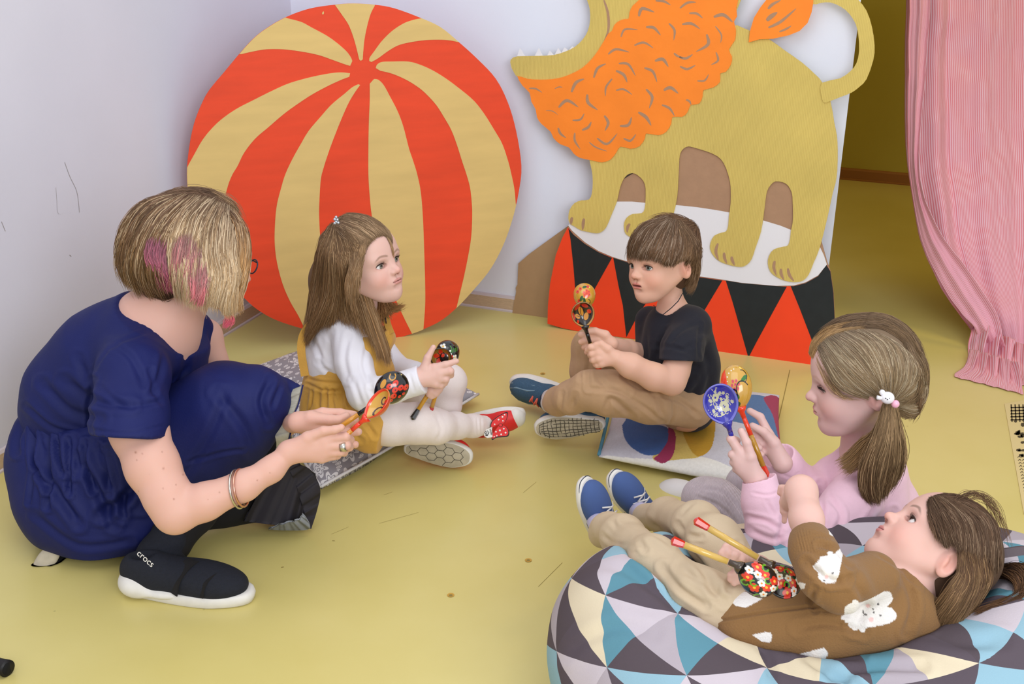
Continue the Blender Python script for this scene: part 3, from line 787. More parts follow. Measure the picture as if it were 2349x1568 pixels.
def hand(S, wrist, fingers, d, k=.009, palmr=None):
    """wrist (px,py,r); fingers: lists of (px,py,fwd_mm,r) starting at the knuckle; d depth"""
    W_ = (U(wrist[0], wrist[1], d-(wrist[3] if len(wrist) > 3 else 0)*.001), wrist[2]*d/FPX)
    for f in fingers:
        pts = [(U(x, y, d-z*.001), r*d/FPX) for x, y, z, r in f]
        S.cone(W_[0], pts[0][0], W_[1]*.8, pts[0][1], k)
        S.chain(pts, .0035)
def nail(parent, px, py, d, ang, rx, ry, col=(228, 178, 172)):
    pass

# ---------------------------------------------------------------- painted wooden spoons
def spoon(label, bowl, d, to_tip, face, L=.072, Wd=.058, hl=.13, outer=(20, 20, 20), inner=(20, 20, 20), neck=(20, 20, 20), shaft=(205, 148, 38), knob=(200, 50, 25),
          pin=(), pout=(), rimc=None, bend=0.0, hdir=None, gloss=.12, nk=.30, knobr=.0062, group=None, rm=.0035):
    """bowl (px,py) centre, to_tip and face are directions right/up/towards; face is the way the hollow looks"""
    c = U(bowl[0], bowl[1], d); X = CV(*to_tip); Z = CV(*face); Z = unit(Z-X*(X @ Z)); Y = np.cross(Z, X)
    dep = .022; n, m = 80, 220; V = []; C = []; F = []
    def outl(a):
        ca, sa = cos(a), sin(a)
        x = ca*L/2; w = Wd/2*(1.0+0.10*ca-0.30*max(0, -ca)**3)
        return x, sa*w
    def pat(u, v, base, shapes):
        col = np.tile(np.array(rgb(*base)[:3]), (len(u), 1))
        for s_ in shapes:
            if s_[0] == 'c': _, cx, cy, r, cc = s_; k_ = (u-cx)**2+(v-cy)**2 < r*r
            elif s_[0] == 'e':
                _, cx, cy, rx, ry, an, cc = s_
                du, dv = u-cx, v-cy; a = radians(an); p = du*cos(a)+dv*sin(a); q = -du*sin(a)+dv*cos(a); k_ = (p/rx)**2+(q/ry)**2 < 1
            elif s_[0] == 'l': _, pts, w, cc = s_; k_ = segd(u, v, np.asarray(pts, float)) < w
            else: k_ = s_[1](u, v); cc = s_[2]
            col[k_] = rgb(*cc)[:3]
        return col
    jj = np.arange(m); aa = 2*pi*jj/m; ox = np.cos(aa)*L/2; oy = np.sin(aa)*Wd/2*(1.0+.10*np.cos(aa)-.30*np.maximum(0, -np.cos(aa))**3)
    for side in (0, 1):   # 0 inside, 1 outside
        for i in range(n+1):
            t = i/n; ss = t if side == 0 else 1-t; k_ = ss*(0.93 if side == 0 else 1.0)
            zz = -(dep-rm)*(1-k_**2.2)**.8-.0005 if side == 0 else -dep*(max(0, 1-k_**2.4))**.75-.001
            if side == 0 and i == n: zz = 0
            V.append(c+np.outer(ox*k_, X)+np.outer(oy*k_, Y)+Z*zz)
            cc_ = pat(ox*k_/(L/2), oy*k_/(Wd/2), inner if side == 0 else outer, pin if side == 0 else pout)
            if rimc and side == 0 and ss > .955: cc_[:] = rgb(*rimc)[:3]
            C.append(cc_)
    V = np.concatenate(V); C = np.concatenate(C)
    rows = 2*(n+1)
    ii_, j2 = np.meshgrid(np.arange(rows-1), jj, indexing='ij'); j3 = (j2+1) % m
    F = np.stack([ii_*m+j2, ii_*m+j3, (ii_+1)*m+j3, (ii_+1)*m+j2], -1).reshape(-1, 4)
    rt = thing('wooden_spoon', tuple(c-X*(L/2+hl)), label, 'spoon', group)
    mk('bowl', V, F, rt, [M_lacq], cols=C)
    hd = CV(*hdir) if hdir else X
    a = c-X*L*.44-Z*.006; p0 = c-X*(L*.5+.006)-Z*.004; e = p0-hd*hl
    V, F = tube([a, a*.4+p0*.6, p0, p0*.9+e*.1], [.011, .0085, .0052, .0045], 12)
    mk('neck', V, F, rt, [lacq(neck)])
    q = lambda t: p0*(1-t)+e*t
    V, F = tube([q(.06), q(nk*.5), q(nk)], [.0045, .0047, .0047], 12); mk('collar', V, F, rt, [lacq(neck)])
    V, F = tube([q(nk), q(.5), q(.8)], [.0048, .0052, .0052], 12); mk('shaft', V, F, rt, [lacq(shaft)])
    V, F = tube([q(.8), q(.82), q(.97), q(1.0)], [.0052, .0056, knobr*1.15, knobr*.35], 6); mk('knob', V, F, rt, [lacq(knob)], smooth=False)
    return rt
M_lacq = mat('lacquer', attr='col', rough=0.16, spec=0.5, coat=.6)
_lq = {}
def lacq(c):
    if c not in _lq: _lq[c] = mat('lacquer_'+'_'.join(map(str, c)), rgb(*c), 0.2, coat=.6)
    return _lq[c]
def flower(cx, cy, r, c, cc, n=5):
    o = []
    for k in range(n):
        a = 2*pi*k/n+.3; o.append(('c', cx+cos(a)*r*.62, cy+sin(a)*r*.62, r*.42, c))
    o.append(('c', cx, cy, r*.28, cc)); return o
def berries(lst, r, c, dot=(60, 10, 10)):
    o = []
    for x, y in lst: o += [('c', x, y, r, c), ('c', x+.02, y+.02, r*.25, dot)]
    return o
def curl(cx, cy, r, a0, a1, w, c):
    a = np.linspace(radians(a0), radians(a1), 8); return ('l', [(cx+cos(t)*r, cy+sin(t)*r) for t in a], w, c)

# ---------------------------------------------------------------- shoes
def shoe(parent, heel, toe, sole_n, L, Wd, uppermat, solemat, side=0, sole_t=.022, h=.055, ankle=None, soleext=.003, name='shoe', toecap=None, low=False, vox=.0022, toeup=.0):
    """heel and toe: world points under the sole; sole_n: world direction from the foot down through the sole"""
    X = unit(np.asarray(toe)-np.asarray(heel)); Z = -unit(np.asarray(sole_n)); Z = unit(Z-X*(X @ Z)); Y = np.cross(Z, X)
    O = np.asarray(heel, float); T = lambda x, y, z: O+X*x*L+Y*y*Wd+Z*z
    Rm = np.stack([X, Y, Z], 1)
    up = SDF(); up.k = .02
    up.ell(T(.20, 0, sole_t+h*.32), (L*.21, Wd*.36, h*.62), Rm, .02)
    up.ell(T(.50, 0, sole_t+h*.22), (L*.32, Wd*.42, h*.52), Rm, .03)
    up.ell(T(.74, 0, sole_t+h*.12), (L*.24, Wd*.45, h*.42), Rm, .03)
    up.half(T(0, 0, sole_t*.6), -Z, .002)
    if not low: up.ell(T(.17, 0, sole_t+h*1.15), (L*.13, Wd*.27, h*.45), Rm, .008, 1)
    P, Q = up.mesh(vox)
    N = 44; out = []
    for i in range(N):
        a = 2*pi*i/N; x = .5+.5*cos(a); w = (.34+.16*np.clip((x-.2)/.5, 0, 1)-.02*np.clip((x-.75)/.25, 0, 1))
        w = w*abs(sin(a))**.72; out.append((x, w*(1 if sin(a) > 0 else -1)))
    V = []; F = []; prof = [(0, .94), (.12, 1.0), (.55, 1.02), (.9, 1.0), (1.0, .95)]
    for z, sc_ in prof:
        for x, y in out: V.append(T(.5+(x-.5)*1.03*sc_, y*sc_, sole_t*z+toeup*max(0, x-.7)*1.0))
    K = len(prof)
    for i in range(K-1):
        for j in range(N): F.append([i*N+j, i*N+(j+1) % N, (i+1)*N+(j+1) % N, (i+1)*N+j])
    F.append([j for j in range(N)][::-1]); F.append([(K-1)*N+j for j in range(N)])
    return T, (P, Q), (V, F), (X, Y, Z), out
# ---------------------------------------------------------------- boy on the coloured cushion
def pants_like(*a, **k): return cloth(*a, **k)
SK1 = rgb(218, 172, 150)
def hairbase(H_, parent, col, cuts=(), adds=(), vox=.003, earcut=True, low=(.30, .25, .3), sc=(.405, .465, .40), face=True):
    S = SDF(); S.ell(H_.w(0, -.06, .13), np.array(sc)*H_.H, H_.R); S.ell(H_.w(0, -.25, -.12), np.array(low)*H_.H, H_.R, .03)
    for a in adds: S.px(a[0], a[1])
    if face: S.ell(H_.w(0, .40, -.20), np.array([.42, .42, .40])*H_.H, H_.R, .01, 1)
    if earcut:
        for g in (-1, 1): S.ell(H_.w(g*.37, .02, -.12), np.array([.13, .15, .19])*H_.H, H_.R, .01, 1)
    P, Q = S.mesh(vox); return mk('hair_base', P, Q, parent, [M_scalp], cols=np.tile(col[:3], (len(P), 1)))
HB = Head(1515, 600, 2.98, (-.80, -.15, .58), (-.02, .98, .18), .198)
boy = thing('person', tuple(FL(1560, 1010)), 'child in black t-shirt and khaki trousers sitting cross-legged on the coloured cushion', 'person')
S = SDF(); HB.sdf(S, open_=.022)
S.px([(1535, 655, 3.02, 28), (1542, 712, 3.03, 30), (1550, 745, 3.05, 46)], .02)
S.px([(1550, 760, 3.05, 60), (1560, 850, 3.08, 64), (1575, 930, 3.12, 60)], .03)
S.px([(1572, 775, 2.96, 33), (1550, 850, 2.92, 31), (1541, 874, 2.91, 31), (1500, 864, 2.89, 31), (1446, 838, 2.865, 28), (1414, 822, 2.855, 20)], .012)
S.px([(1500, 750, 3.12, 32), (1480, 815, 3.1, 26), (1440, 803, 3.02, 23), (1405, 790, 2.94, 17)], .012)
hand(S, (1414, 823, 17), [[(1380, 797, 6, 9.5), (1356, 796, 6, 8), (1348, 802, -6, 7)], [(1374, 810, 8, 9), (1358, 812, 4, 7.6), (1354, 814, -8, 7)], [(1373, 823, 8, 9), (1362, 826, 3, 7.3), (1358, 826, -6, 7)],
                          [(1380, 834, 5, 8.5), (1371, 837, 0, 7), (1366, 836, -6, 6.5)], [(1395, 800, 10, 10), (1379, 788, 10, 8), (1367, 790, 9, 7)]], 2.855, k=.006)
hand(S, (1402, 788, 16), [[(1376, 768, 4, 9), (1347, 768, 2, 7.4), (1332, 767, -2, 6.8)], [(1374, 780, 4, 9), (1343, 781, 2, 7.6), (1333, 784, -4, 7)], [(1374, 791, 3, 8.5), (1347, 795, 0, 7.2), (1340, 797, -6, 6.5)],
                          [(1374, 801, 2, 7.5), (1352, 807, -2, 6.5), (1346, 808, -6, 6)], [(1388, 768, 8, 11), (1366, 759, 10, 8), (1347, 760, 12, 7)]], 2.93, k=.006)
P, Q = S.mesh(.0019); C = HB.paint(P, SK1, lip=(208, 108, 108), brow=(178, 136, 110), browa=.5, open_=.022)
mk('body', P, Q, boy, [M_skin], cols=C)
HB.eyes(boy, gaze=(-.10, 1, -.02), iris=(112, 126, 122))
M_tee = mat('black_cotton', rgb(25, 25, 36), 0.85, bump=.25, bscale=500, sheen=.06)
S = SDF(); S.k = .03
S.px([(1579, 752, 2.99, 44), (1565, 800, 2.945, 47), (1556, 845, 2.92, 48)], .02)
S.half(U(1560, 827, 2.93), CV(-.05, -1, 0), .002)
S.px([(1536, 738, 3.04, 44), (1548, 760, 3.05, 70), (1553, 800, 3.06, 80), (1558, 850, 3.08, 82), (1572, 905, 3.11, 72), (1585, 930, 3.13, 60)], .015)
S.px([(1490, 735, 3.12, 34), (1492, 800, 3.12, 34)]); S.px([(1588, 745, 3.0, 40), (1600, 840, 3.06, 42), (1598, 900, 3.1, 42)])
S.px([(1534, 688, 3.02, 36), (1542, 714, 3.02, 32)], .003, 1)
cloth('t_shirt', S, .003, boy, [M_tee], folds=[([(1530, 760), (1512, 800), (1505, 825)], 6, .004), ([(1600, 740), (1560, 760), (1535, 790)], 5, .003), ([(1612, 790), (1628, 850), (1622, 910)], 8, .005),
      ([(1500, 790), (1560, 800), (1590, 790)], 5, .002), ([(1480, 760), (1485, 830)], 6, .003), ([(1590, 870), (1560, 890), (1540, 920)], 6, .004), ([(1545, 795), (1580, 808)], 4, .002), ([(1618, 850), (1580, 920)], 6, .003),
      ([(1606, 745), (1600, 790), (1603, 825)], 4, .003)], amp=.0012, nsc=16, seed=2)
V, F = tube([U(1566, 672, 2.99), U(1556, 690, 2.965), U(1540, 706, 2.955), U(1520, 722, 2.955), U(1505, 716, 2.965), U(1500, 700, 2.98)], .0012, 6); mk('neck_cord', V, F, boy, [M_tee])
M_kh = mat('khaki_twill', rgb(176, 142, 108), 0.85, noise=.08, nscale=22, bump=.25, bscale=420, sheen=.1)
S = SDF(); S.k = .025
S.px([(1592, 925, 3.14, 54), (1560, 935, 3.12, 50)]); S.px([(1602, 900, 3.12, 42), (1592, 928, 3.06, 44)])
S.px([(1585, 934, 3.06, 46), (1490, 918, 2.98, 50), (1400, 902, 2.93, 50), (1352, 893, 2.92, 40)])
S.px([(1352, 893, 2.92, 40), (1310, 912, 2.96, 35), (1282, 920, 3.03, 30), (1270, 924, 3.07, 27)])
S.px([(1520, 880, 3.14, 50), (1420, 830, 3.12, 48), (1357, 797, 3.08, 42)])
S.px([(1357, 797, 3.08, 42), (1348, 850, 3.09, 36), (1352, 915, 3.15, 30)])
cloth('trousers', S, .003, boy, [M_kh], folds=[([(1350, 890), (1420, 900), (1480, 935), (1520, 970)], 5, .003), ([(1390, 940), (1400, 915), (1425, 930), (1450, 955)], 6, .005), ([(1320, 905), (1310, 935)], 5, .003),
      ([(1290, 900), (1285, 945)], 4, .003), ([(1480, 880), (1510, 920), (1520, 960)], 6, .004), ([(1510, 905), (1560, 920), (1600, 950)], 5, .004), ([(1355, 800), (1350, 850), (1350, 890)], 5, .003), ([(1330, 790), (1330, 870)], 4, .002),
      ([(1430, 865), (1470, 890), (1500, 890)], 5, .004), ([(1370, 860), (1390, 885), (1440, 900)], 6, .003), ([(1540, 900), (1545, 950), (1530, 975)], 3, .002)], amp=.0015, nsc=14, seed=4, floor=.0)
EB = (HB.w(0, -.07, .13), np.array([.435, .49, .425])*HB.H, HB.R)
strands('hair', boy, [
    dict(g=[[(1535, 502, .0), (1480, 512, .004), (1450, 545, .006), (1440, 594, .008)], [(1535, 502, 0), (1490, 517, .006), (1462, 550, .008), (1450, 596, .008)], [(1538, 502, 0), (1500, 525, .006), (1480, 560, .008), (1468, 595, .008)],
           [(1540, 504, 0), (1520, 530, .006), (1500, 570, .008), (1490, 596, .008)], [(1545, 506, 0), (1535, 540, .006), (1523, 580, .008), (1512, 600, .008)], [(1550, 507, 0), (1548, 545, .006), (1538, 590, .008), (1533, 612, .006)],
           [(1552, 508, 0), (1565, 550, .006), (1558, 585, .006), (1548, 604, .006)]], n=4200, c0=rgb(112, 88, 70), c1=rgb(104, 76, 52), var=.3, c2=rgb(160, 138, 118), p2=.22, jit=3, lock=2.5, clump=9, ragged=.2),
    dict(g=[[(1550, 507, 0), (1560, 545, .006), (1556, 585, .006), (1548, 600, .006)], [(1552, 508, 0), (1578, 550, .006), (1578, 580, .006), (1572, 592, .008)], [(1555, 508, 0), (1592, 555, .006), (1596, 600, .004), (1590, 640, .0), (1580, 664, .0)],
           [(1560, 508, 0), (1602, 560, .002), (1603, 610, .0), (1594, 645, .0), (1580, 672, .0)]], n=2600, c0=rgb(104, 80, 62), c1=rgb(122, 92, 62), var=.3, c2=rgb(150, 122, 96), p2=.2, jit=3, lock=2.5, clump=9),
    dict(g=[[(1595, 515, 0), (1560, 495, .004), (1520, 488, .004), (1480, 500, .002)], [(1598, 520, 0), (1606, 560, 0), (1604, 600, 0), (1598, 625, 0)]], n=500, c0=rgb(96, 70, 52), c1=rgb(130, 98, 72), var=.3, jit=3),
    ], E=EB, seed=11, rad=.00062)
hairbase(HB, boy, rgb(92, 68, 52), low=(.25, .19, .26))

# ---------------------------------------------------------------- shoe finishing
M_rub = mat('white_rubber', rgb(222, 219, 214), .5, noise=.04, nscale=60)
M_rubd = mat('worn_sole', rgb(186, 176, 156), .75, noise=.12, nscale=45, bump=.3, bscale=160)
M_groove = mat('tread_groove', rgb(84, 78, 66), .9)
M_mesh = mat('blue_mesh', rgb(58, 88, 114), .8, noise=.15, nscale=350, bump=.4, bscale=700)
M_navys = mat('navy_trim', rgb(38, 48, 72), .7)
M_grey = mat('grey_trim', rgb(120, 146, 165), .7)
M_coral = mat('coral_lace', rgb(236, 112, 92), .8)
M_sock = mat('white_sock', rgb(215, 211, 212), .9, bump=.5, bscale=250, weave=True)
def hexlines(T, out, z, w, step=.13):
    V = []; F = []; L = step
    poly = [(x, y) for x, y in out]
    for i in range(-1, 12):
        for j in range(-6, 7):
            cx = i*L*1.0+.02; cy = (j+(i % 2)*.5)*L*2.1
            for k in range(3):
                a0 = pi/3*k; a1 = pi/3*(k+1)
                p = (cx+L*.667*cos(a0), cy+L*1.21*sin(a0)); q = (cx+L*.667*cos(a1), cy+L*1.21*sin(a1))
                m = np.array([p, q]); sc_ = np.stack([.5+(m[:, 0]-.5)*1.08, m[:, 1]*1.1], 1)
                if not inpoly(sc_[:, 0], sc_[:, 1], poly).all(): continue
                a, b2 = T(p[0], p[1], z), T(q[0], q[1], z); v, f = tube([a, b2], w, 4); kk = len(V); V += v; F += [[g+kk for g in h] for h in f]
    return V, F
def finish(parent, sh, upper, sole, bottom=None):
    T, (P, Q), (V, F), ax, out = sh
    u = mk('shoe', P, Q, parent, [upper]); so = mk('sole', V, F, u, [sole, bottom or sole], mi=[0]*(len(F)-2)+[1, 0]); return u
def laces(par, pts, r, m): V, F = join([tube(p, r, 6) for p in pts]); return mk('laces', V, F, par, [m])
# blue running shoe, toe to the left
sh = shoe(boy, U(1308, 894, 3.34), U(1180, 870, 3.40), CV(.10, .66, -.74), .170, .074, None, None, sole_t=.022, h=.058)
u = finish(boy, sh, M_mesh, M_rub)
T = sh[0]
laces(u, [[T(.40+.09*i, -.2, .068-.006*i), T(.42+.09*i, 0, .074-.007*i), T(.40+.09*i, .22, .068-.007*i)] for i in range(4)]+[[T(.40+.09*i, -.2, .068-.006*i), T(.45+.09*i, 0, .076-.007*i), T(.49+.09*i, .22, .064-.007*i)] for i in range(3)], .0024, M_coral)
V, F = join([tube([T(.30, -.34, .03), T(.33, -.25, .066), T(.34, 0, .076), T(.33, .25, .066), T(.30, .34, .03)], .006, 8), tube([T(.05, -.24, .06), T(.02, 0, .08), T(.05, .24, .06), T(.2, .3, .058)], .006, 8)])
mk('strap', V, F, u, [M_navys])
V, F = join([tube([T(.45, s_*.34, .050), T(.60, s_*.33, .056), T(.8, s_*.30, .050), T(.93, s_*.12, .043)], .0028, 6) for s_ in (-1, 1)]+[tube([T(.5, s_*.42, .040), T(.70, s_*.44, .040), T(.92, s_*.28, .036)], .0028, 6) for s_ in (-1, 1)])
mk('overlay', V, F, u, [M_grey])
S = SDF().px([(1276, 922, 3.04, 22), (1264, 924, 3.15, 22), (1262, 912, 3.26, 20)]); P, Q = S.mesh(.003); mk('sock', P, Q, boy, [M_sock])
# second shoe, sole towards the lens
sh = shoe(boy, U(1385, 975, 3.13), U(1236, 985, 3.16), CV(.04, -.42, .90), .178, .073, None, None, sole_t=.022, h=.05)
u = finish(boy, sh, M_mesh, M_rub, M_rubd); T = sh[0]
rs = np.random.RandomState(3); V = []; F = []
segs = []
for x in np.arange(.06, .97, .062):
    wy = (.42 if x > .3 else .33)*.86
    segs.append([T(x, -wy*min(1, (1-x)*5+.15, x*6+.3), -.0004), T(x+.012, 0, -.0004), T(x, wy*min(1, (1-x)*5+.15, x*6+.3), -.0004)])
for y in (-.34, -.22, -.1, .04, .17, .30):
    segs.append([T(.07, y*.7, -.0004), T(.4, y*.9, -.0004), T(.7, y*1.05, -.0004), T(.92, y*.6, -.0004)])
V, F = join([tube([p_+rs.randn(3)*.0007 for p_ in catmull(q, 4, False)], .0009, 4) for q in segs]); mk('tread', V, F, u, [M_groove])
# ---------------------------------------------------------------- cushions
def cushion(name, label, corners, T, m, n=150, paint=None, z0=0.0, dents=(), wr=.003, seed=1, piping=None):
    """corners: four floor points in order; a stuffed square with drawn-in sides"""
    c = [np.array(p, float) for p in corners]; V = []; C = []; UV = []; rows = []
    for side in (0, 1):
        for i in range(n+1):
            for j in range(n+1):
                u, v = i/n, j/n
                a, b2 = 2*u-1, 2*v-1
                pin = .055*(1-a*a)*(abs(b2)**3)*np.sign(b2); pin2 = .055*(1-b2*b2)*(abs(a)**3)*np.sign(a)
                uu, vv = u-pin2*.5, v-pin*.5
                P = c[0]*(1-uu)*(1-vv)+c[1]*uu*(1-vv)+c[2]*uu*vv+c[3]*(1-uu)*vv
                e = max(0, (1-abs(a)**2.6))*max(0, (1-abs(b2)**2.6)); th = e**.42
                if side == 0: z = z0+T*.42+T*.58*th
                else: z = z0+T*.42*(1-th)
                V.append((P[0], P[1], z)); UV.append((u, v))
    V = np.array(V); UV = np.array(UV); N1 = (n+1)**2
    top = np.arange(len(V)) < N1
    for (x, y, d, r) in dents:
        w = np.exp(-((V[:, 0]-x)**2+(V[:, 1]-y)**2)/r**2); V[top, 2] -= (w*d)[top]
    e = np.minimum(np.minimum(UV[:, 0], 1-UV[:, 0]), np.minimum(UV[:, 1], 1-UV[:, 1]))
    V[:, 2] += np.where(top, wr*vnoise(V, 16, seed)+wr*.6*vnoise(V, 40, seed+1)*(e < .25), 0)*np.clip(e*20, 0, 1)
    V[:, 2] = np.maximum(V[:, 2], .001)
    F = []
    I = np.arange(N1).reshape(n+1, n+1)
    q = np.stack([I[:-1, :-1], I[1:, :-1], I[1:, 1:], I[:-1, 1:]], -1).reshape(-1, 4)
    F = np.concatenate([q, (q+N1)[:, ::-1]])
    # weld the two skins along the seam
    I2 = I+N1; b1 = np.concatenate([I[0, :], I[-1, :], I[:, 0], I[:, -1]]); b2_ = np.concatenate([I2[0, :], I2[-1, :], I2[:, 0], I2[:, -1]])
    mp = np.arange(len(V)); mp[b2_] = b1; F = mp[F]
    cols = paint(V, UV) if paint else None
    o = mk(name, V, F, None, [m], cols=cols, uvs=UV); return o
# grey damask print: white flowers, leaves and scrolls on grey
def damask(name, s=1.0):
    M = Mat(name); M.b.inputs['Roughness'].default_value = .85
    at = M.n('ShaderNodeAttribute', attribute_name='uvp')
    mp = M.n('ShaderNodeMapping'); mp.inputs['Scale'].default_value = (7*s, 7*s, 1); M.l(at.outputs['Vector'], mp.inputs[0])
    vo = M.n('ShaderNodeTexVoronoi', voronoi_dimensions='2D'); vo.inputs['Scale'].default_value = 1.0; vo.inputs['Randomness'].default_value = .75; M.l(mp.outputs[0], vo.inputs['Vector'])
    # petals: radial vector from cell centre
    sb = M.n('ShaderNodeVectorMath', operation='SUBTRACT'); M.l(mp.outputs[0], sb.inputs[0]); M.l(vo.outputs['Position'], sb.inputs[1])
    sx = M.n('ShaderNodeSeparateXYZ'); M.l(sb.outputs[0], sx.inputs[0])
    at2 = M.n('ShaderNodeMath', operation='ARCTAN2'); M.l(sx.outputs[1], at2.inputs[0]); M.l(sx.outputs[0], at2.inputs[1])
    def mth(op, a, b=None, c=None):
        n = M.n('ShaderNodeMath', operation=op)
        for i, v in enumerate((a, b, c)):
            if v is None: continue
            if isinstance(v, (int, float)): n.inputs[i].default_value = v
            else: M.l(v, n.inputs[i])
        return n.outputs[0]
    r = vo.outputs['Distance']
    sw = mth('MULTIPLY_ADD', r, 5.0, mth('MULTIPLY', at2.outputs[0], 6.0))
    pet = mth('SINE', sw)
    lim = mth('MULTIPLY_ADD', pet, .10, .30)
    inp = mth('LESS_THAN', r, lim); ring = mth('GREATER_THAN', mth('ABSOLUTE', mth('SUBTRACT', r, mth('MULTIPLY_ADD', pet, .05, .19))), .022)
    core = mth('GREATER_THAN', mth('ABSOLUTE', mth('SUBTRACT', r, .06)), .018)
    fl = mth('MULTIPLY', inp, mth('MULTIPLY', ring, core))
    # leaves in between
    v2 = M.n('ShaderNodeTexVoronoi', voronoi_dimensions='2D'); v2.inputs['Scale'].default_value = 3.1; v2.inputs['Randomness'].default_value = .9
    wv = M.n('ShaderNodeMapping'); wv.inputs['Scale'].default_value = (1.6, .8, 1); wv.inputs['Rotation'].default_value = (0, 0, .7); M.l(mp.outputs[0], wv.inputs[0]); M.l(wv.outputs[0], v2.inputs['Vector'])
    lf = mth('MULTIPLY', mth('LESS_THAN', v2.outputs['Distance'], .30), mth('GREATER_THAN', mth('ABSOLUTE', mth('SUBTRACT', v2.outputs['Distance'], .16)), .03))
    lf = mth('MULTIPLY', lf, mth('GREATER_THAN', r, .44))
    wh = mth('MAXIMUM', fl, lf)
    mx = M.n('ShaderNodeMix', data_type='RGBA'); M.l(wh, mx.inputs[0]); mx.inputs[6].default_value = rgb(146, 143, 150); mx.inputs[7].default_value = rgb(222, 220, 222)
    M.l(mx.outputs[2], M.b.inputs['Base Color'])
    tc = M.n('ShaderNodeTexCoord'); n2 = M.n('ShaderNodeTexNoise'); n2.inputs['Scale'].default_value = 500; M.l(tc.outputs['Object'], n2.inputs['Vector'])
    bp = M.n('ShaderNodeBump'); bp.inputs['Strength'].default_value = .2; bp.inputs['Distance'].default_value = .001; M.l(n2.outputs[0], bp.inputs['Height']); M.l(bp.outputs[0], M.b.inputs['Normal'])
    return M.m
M_dam = damask('grey_damask')
seat1 = U(790, 975, 3.06); 
c1 = cushion('grey_cushion', '', [FL(560, 878), FL(738, 1146), FL(1098, 930), FL(800, 790)], .085, M_dam, dents=[(seat1[0], seat1[1], .03, .16)], n=120, seed=5)
tag(c1, 'grey cushion with white flower print under the child in the mustard pinafore', 'cushion')
V, F = join([tube([p+np.array([0, 0, .036]) for p in catmull([FL(560, 878), FL(645, 1005), FL(738, 1146)], 6, False)], .004, 6), tube([p+np.array([0, 0, .036]) for p in catmull([FL(738, 1146), FL(905, 1050), FL(1098, 930)], 6, False)], .004, 6)])
mk('piping', V, F, c1, [M_wc if 'M_wc' in globals() else M_sock])
M_pat = mat('printed_linen', attr='col', rough=.85, noise=.05, nscale=160, bump=.3, bscale=420)
def paint2(V, UV):
    x, y, d = PROJ(V); C = np.tile(rgb(198, 196, 208)[:3], (len(V), 1))
    def pp(poly, c): C[inpoly(x, y, catmull(poly, 4))] = rgb(*c)[:3]
    pp([(1370, 1075), (1385, 1045), (1450, 1050), (1530, 1052), (1600, 1047), (1640, 1055), (1700, 1080), (1830, 1130), (1830, 1230), (1370, 1150)], (228, 226, 222))
    pp([(1525, 985), (1580, 975), (1600, 1010), (1606, 1045), (1570, 1052), (1500, 1055), (1510, 1020)], (204, 178, 98))
    pp([(1432, 960), (1480, 970), (1530, 980), (1533, 1010), (1512, 1040), (1478, 1042), (1445, 1022), (1430, 995)], (62, 92, 148))
    pp([(1533, 980), (1548, 990), (1550, 1020), (1540, 1050), (1520, 1062), (1500, 1052), (1512, 1040), (1532, 1010)], (150, 48, 84))
    pp([(1568, 975), (1620, 940), (1640, 960), (1637, 1010), (1625, 1035), (1600, 1046), (1578, 1020)], (184, 142, 44))
    pp([(1715, 905), (1770, 915), (1790, 960), (1800, 1040), (1790, 1060), (1740, 990), (1700, 970), (1650, 960), (1640, 940), (1690, 925)], (86, 116, 160))
    pp([(1752, 912), (1790, 915), (1806, 1000), (1815, 1080), (1800, 1060), (1785, 1000), (1772, 950)], (158, 62, 90))
    pp([(1395, 900), (1440, 940), (1420, 980), (1390, 960)], (198, 196, 208))
    C[UV[:, 1] < 0] = 0
    return C
seat2 = U(1560, 960, 3.12)
c2 = cushion('coloured_cushion', '', [FL(1372, 1072), FL(1815, 1165), FL(1786, 930), FL(1408, 905)], .075, M_pat, dents=[(seat2[0], seat2[1], .02, .14)], n=260, paint=paint2, seed=9, wr=.002)
tag(c2, 'cushion with blue, mustard and crimson blobs on white under the child in the black t-shirt', 'cushion')
M_teal = mat('blue_cloth', rgb(84, 142, 168), .85, bump=.3, bscale=400)
V, F = join([tube([p+np.array([0, 0, .034]) for p in catmull([FL(1408, 905), FL(1392, 990), FL(1373, 1070)], 6, False)], .0045, 6)]); mk('piping', V, F, c2, [M_teal])
# ---------------------------------------------------------------- girl in the mustard pinafore
SK2 = rgb(218, 178, 166)
H1 = Head(840, 604, 2.88, (.80, .06, .60), (-.27, .93, .22), .203)
g1 = thing('person', tuple(FL(780, 1040)), 'long-haired child in a mustard pinafore, white top and white tights on the grey cushion', 'person')
S = SDF(); H1.sdf(S, ears=False)
S.px([(838, 665, 2.96, 30), (832, 710, 2.98, 30), (822, 742, 3.0, 46)], .02)
S.px([(805, 770, 3.02, 62), (790, 860, 3.04, 66), (780, 940, 3.08, 66)], .03)
S.px([(800, 770, 2.96, 36), (815, 840, 2.91, 32), (838, 902, 2.86, 30), (900, 890, 2.84, 26), (962, 868, 2.83, 22)], .012)
S.px([(862, 790, 3.1, 30), (900, 850, 3.08, 26), (950, 868, 3.0, 22), (985, 888, 2.9, 18)], .012)
hand(S, (962, 866, 21), [[(996, 844, 5, 11), (1022, 836, 8, 8.2), (1047, 828, 8, 6.4)], [(1008, 856, 6, 11), (1033, 851, 8, 8.6), (1034, 860, -6, 8)], [(1009, 868, 4, 10.5), (1022, 869, 2, 9), (1020, 878, -6, 8)],
                         [(1000, 880, 2, 10), (1010, 884, -2, 8)], [(974, 846, 6, 12), (981, 820, 10, 8.5), (994, 796, 12, 6.2)]], 2.83, k=.008)
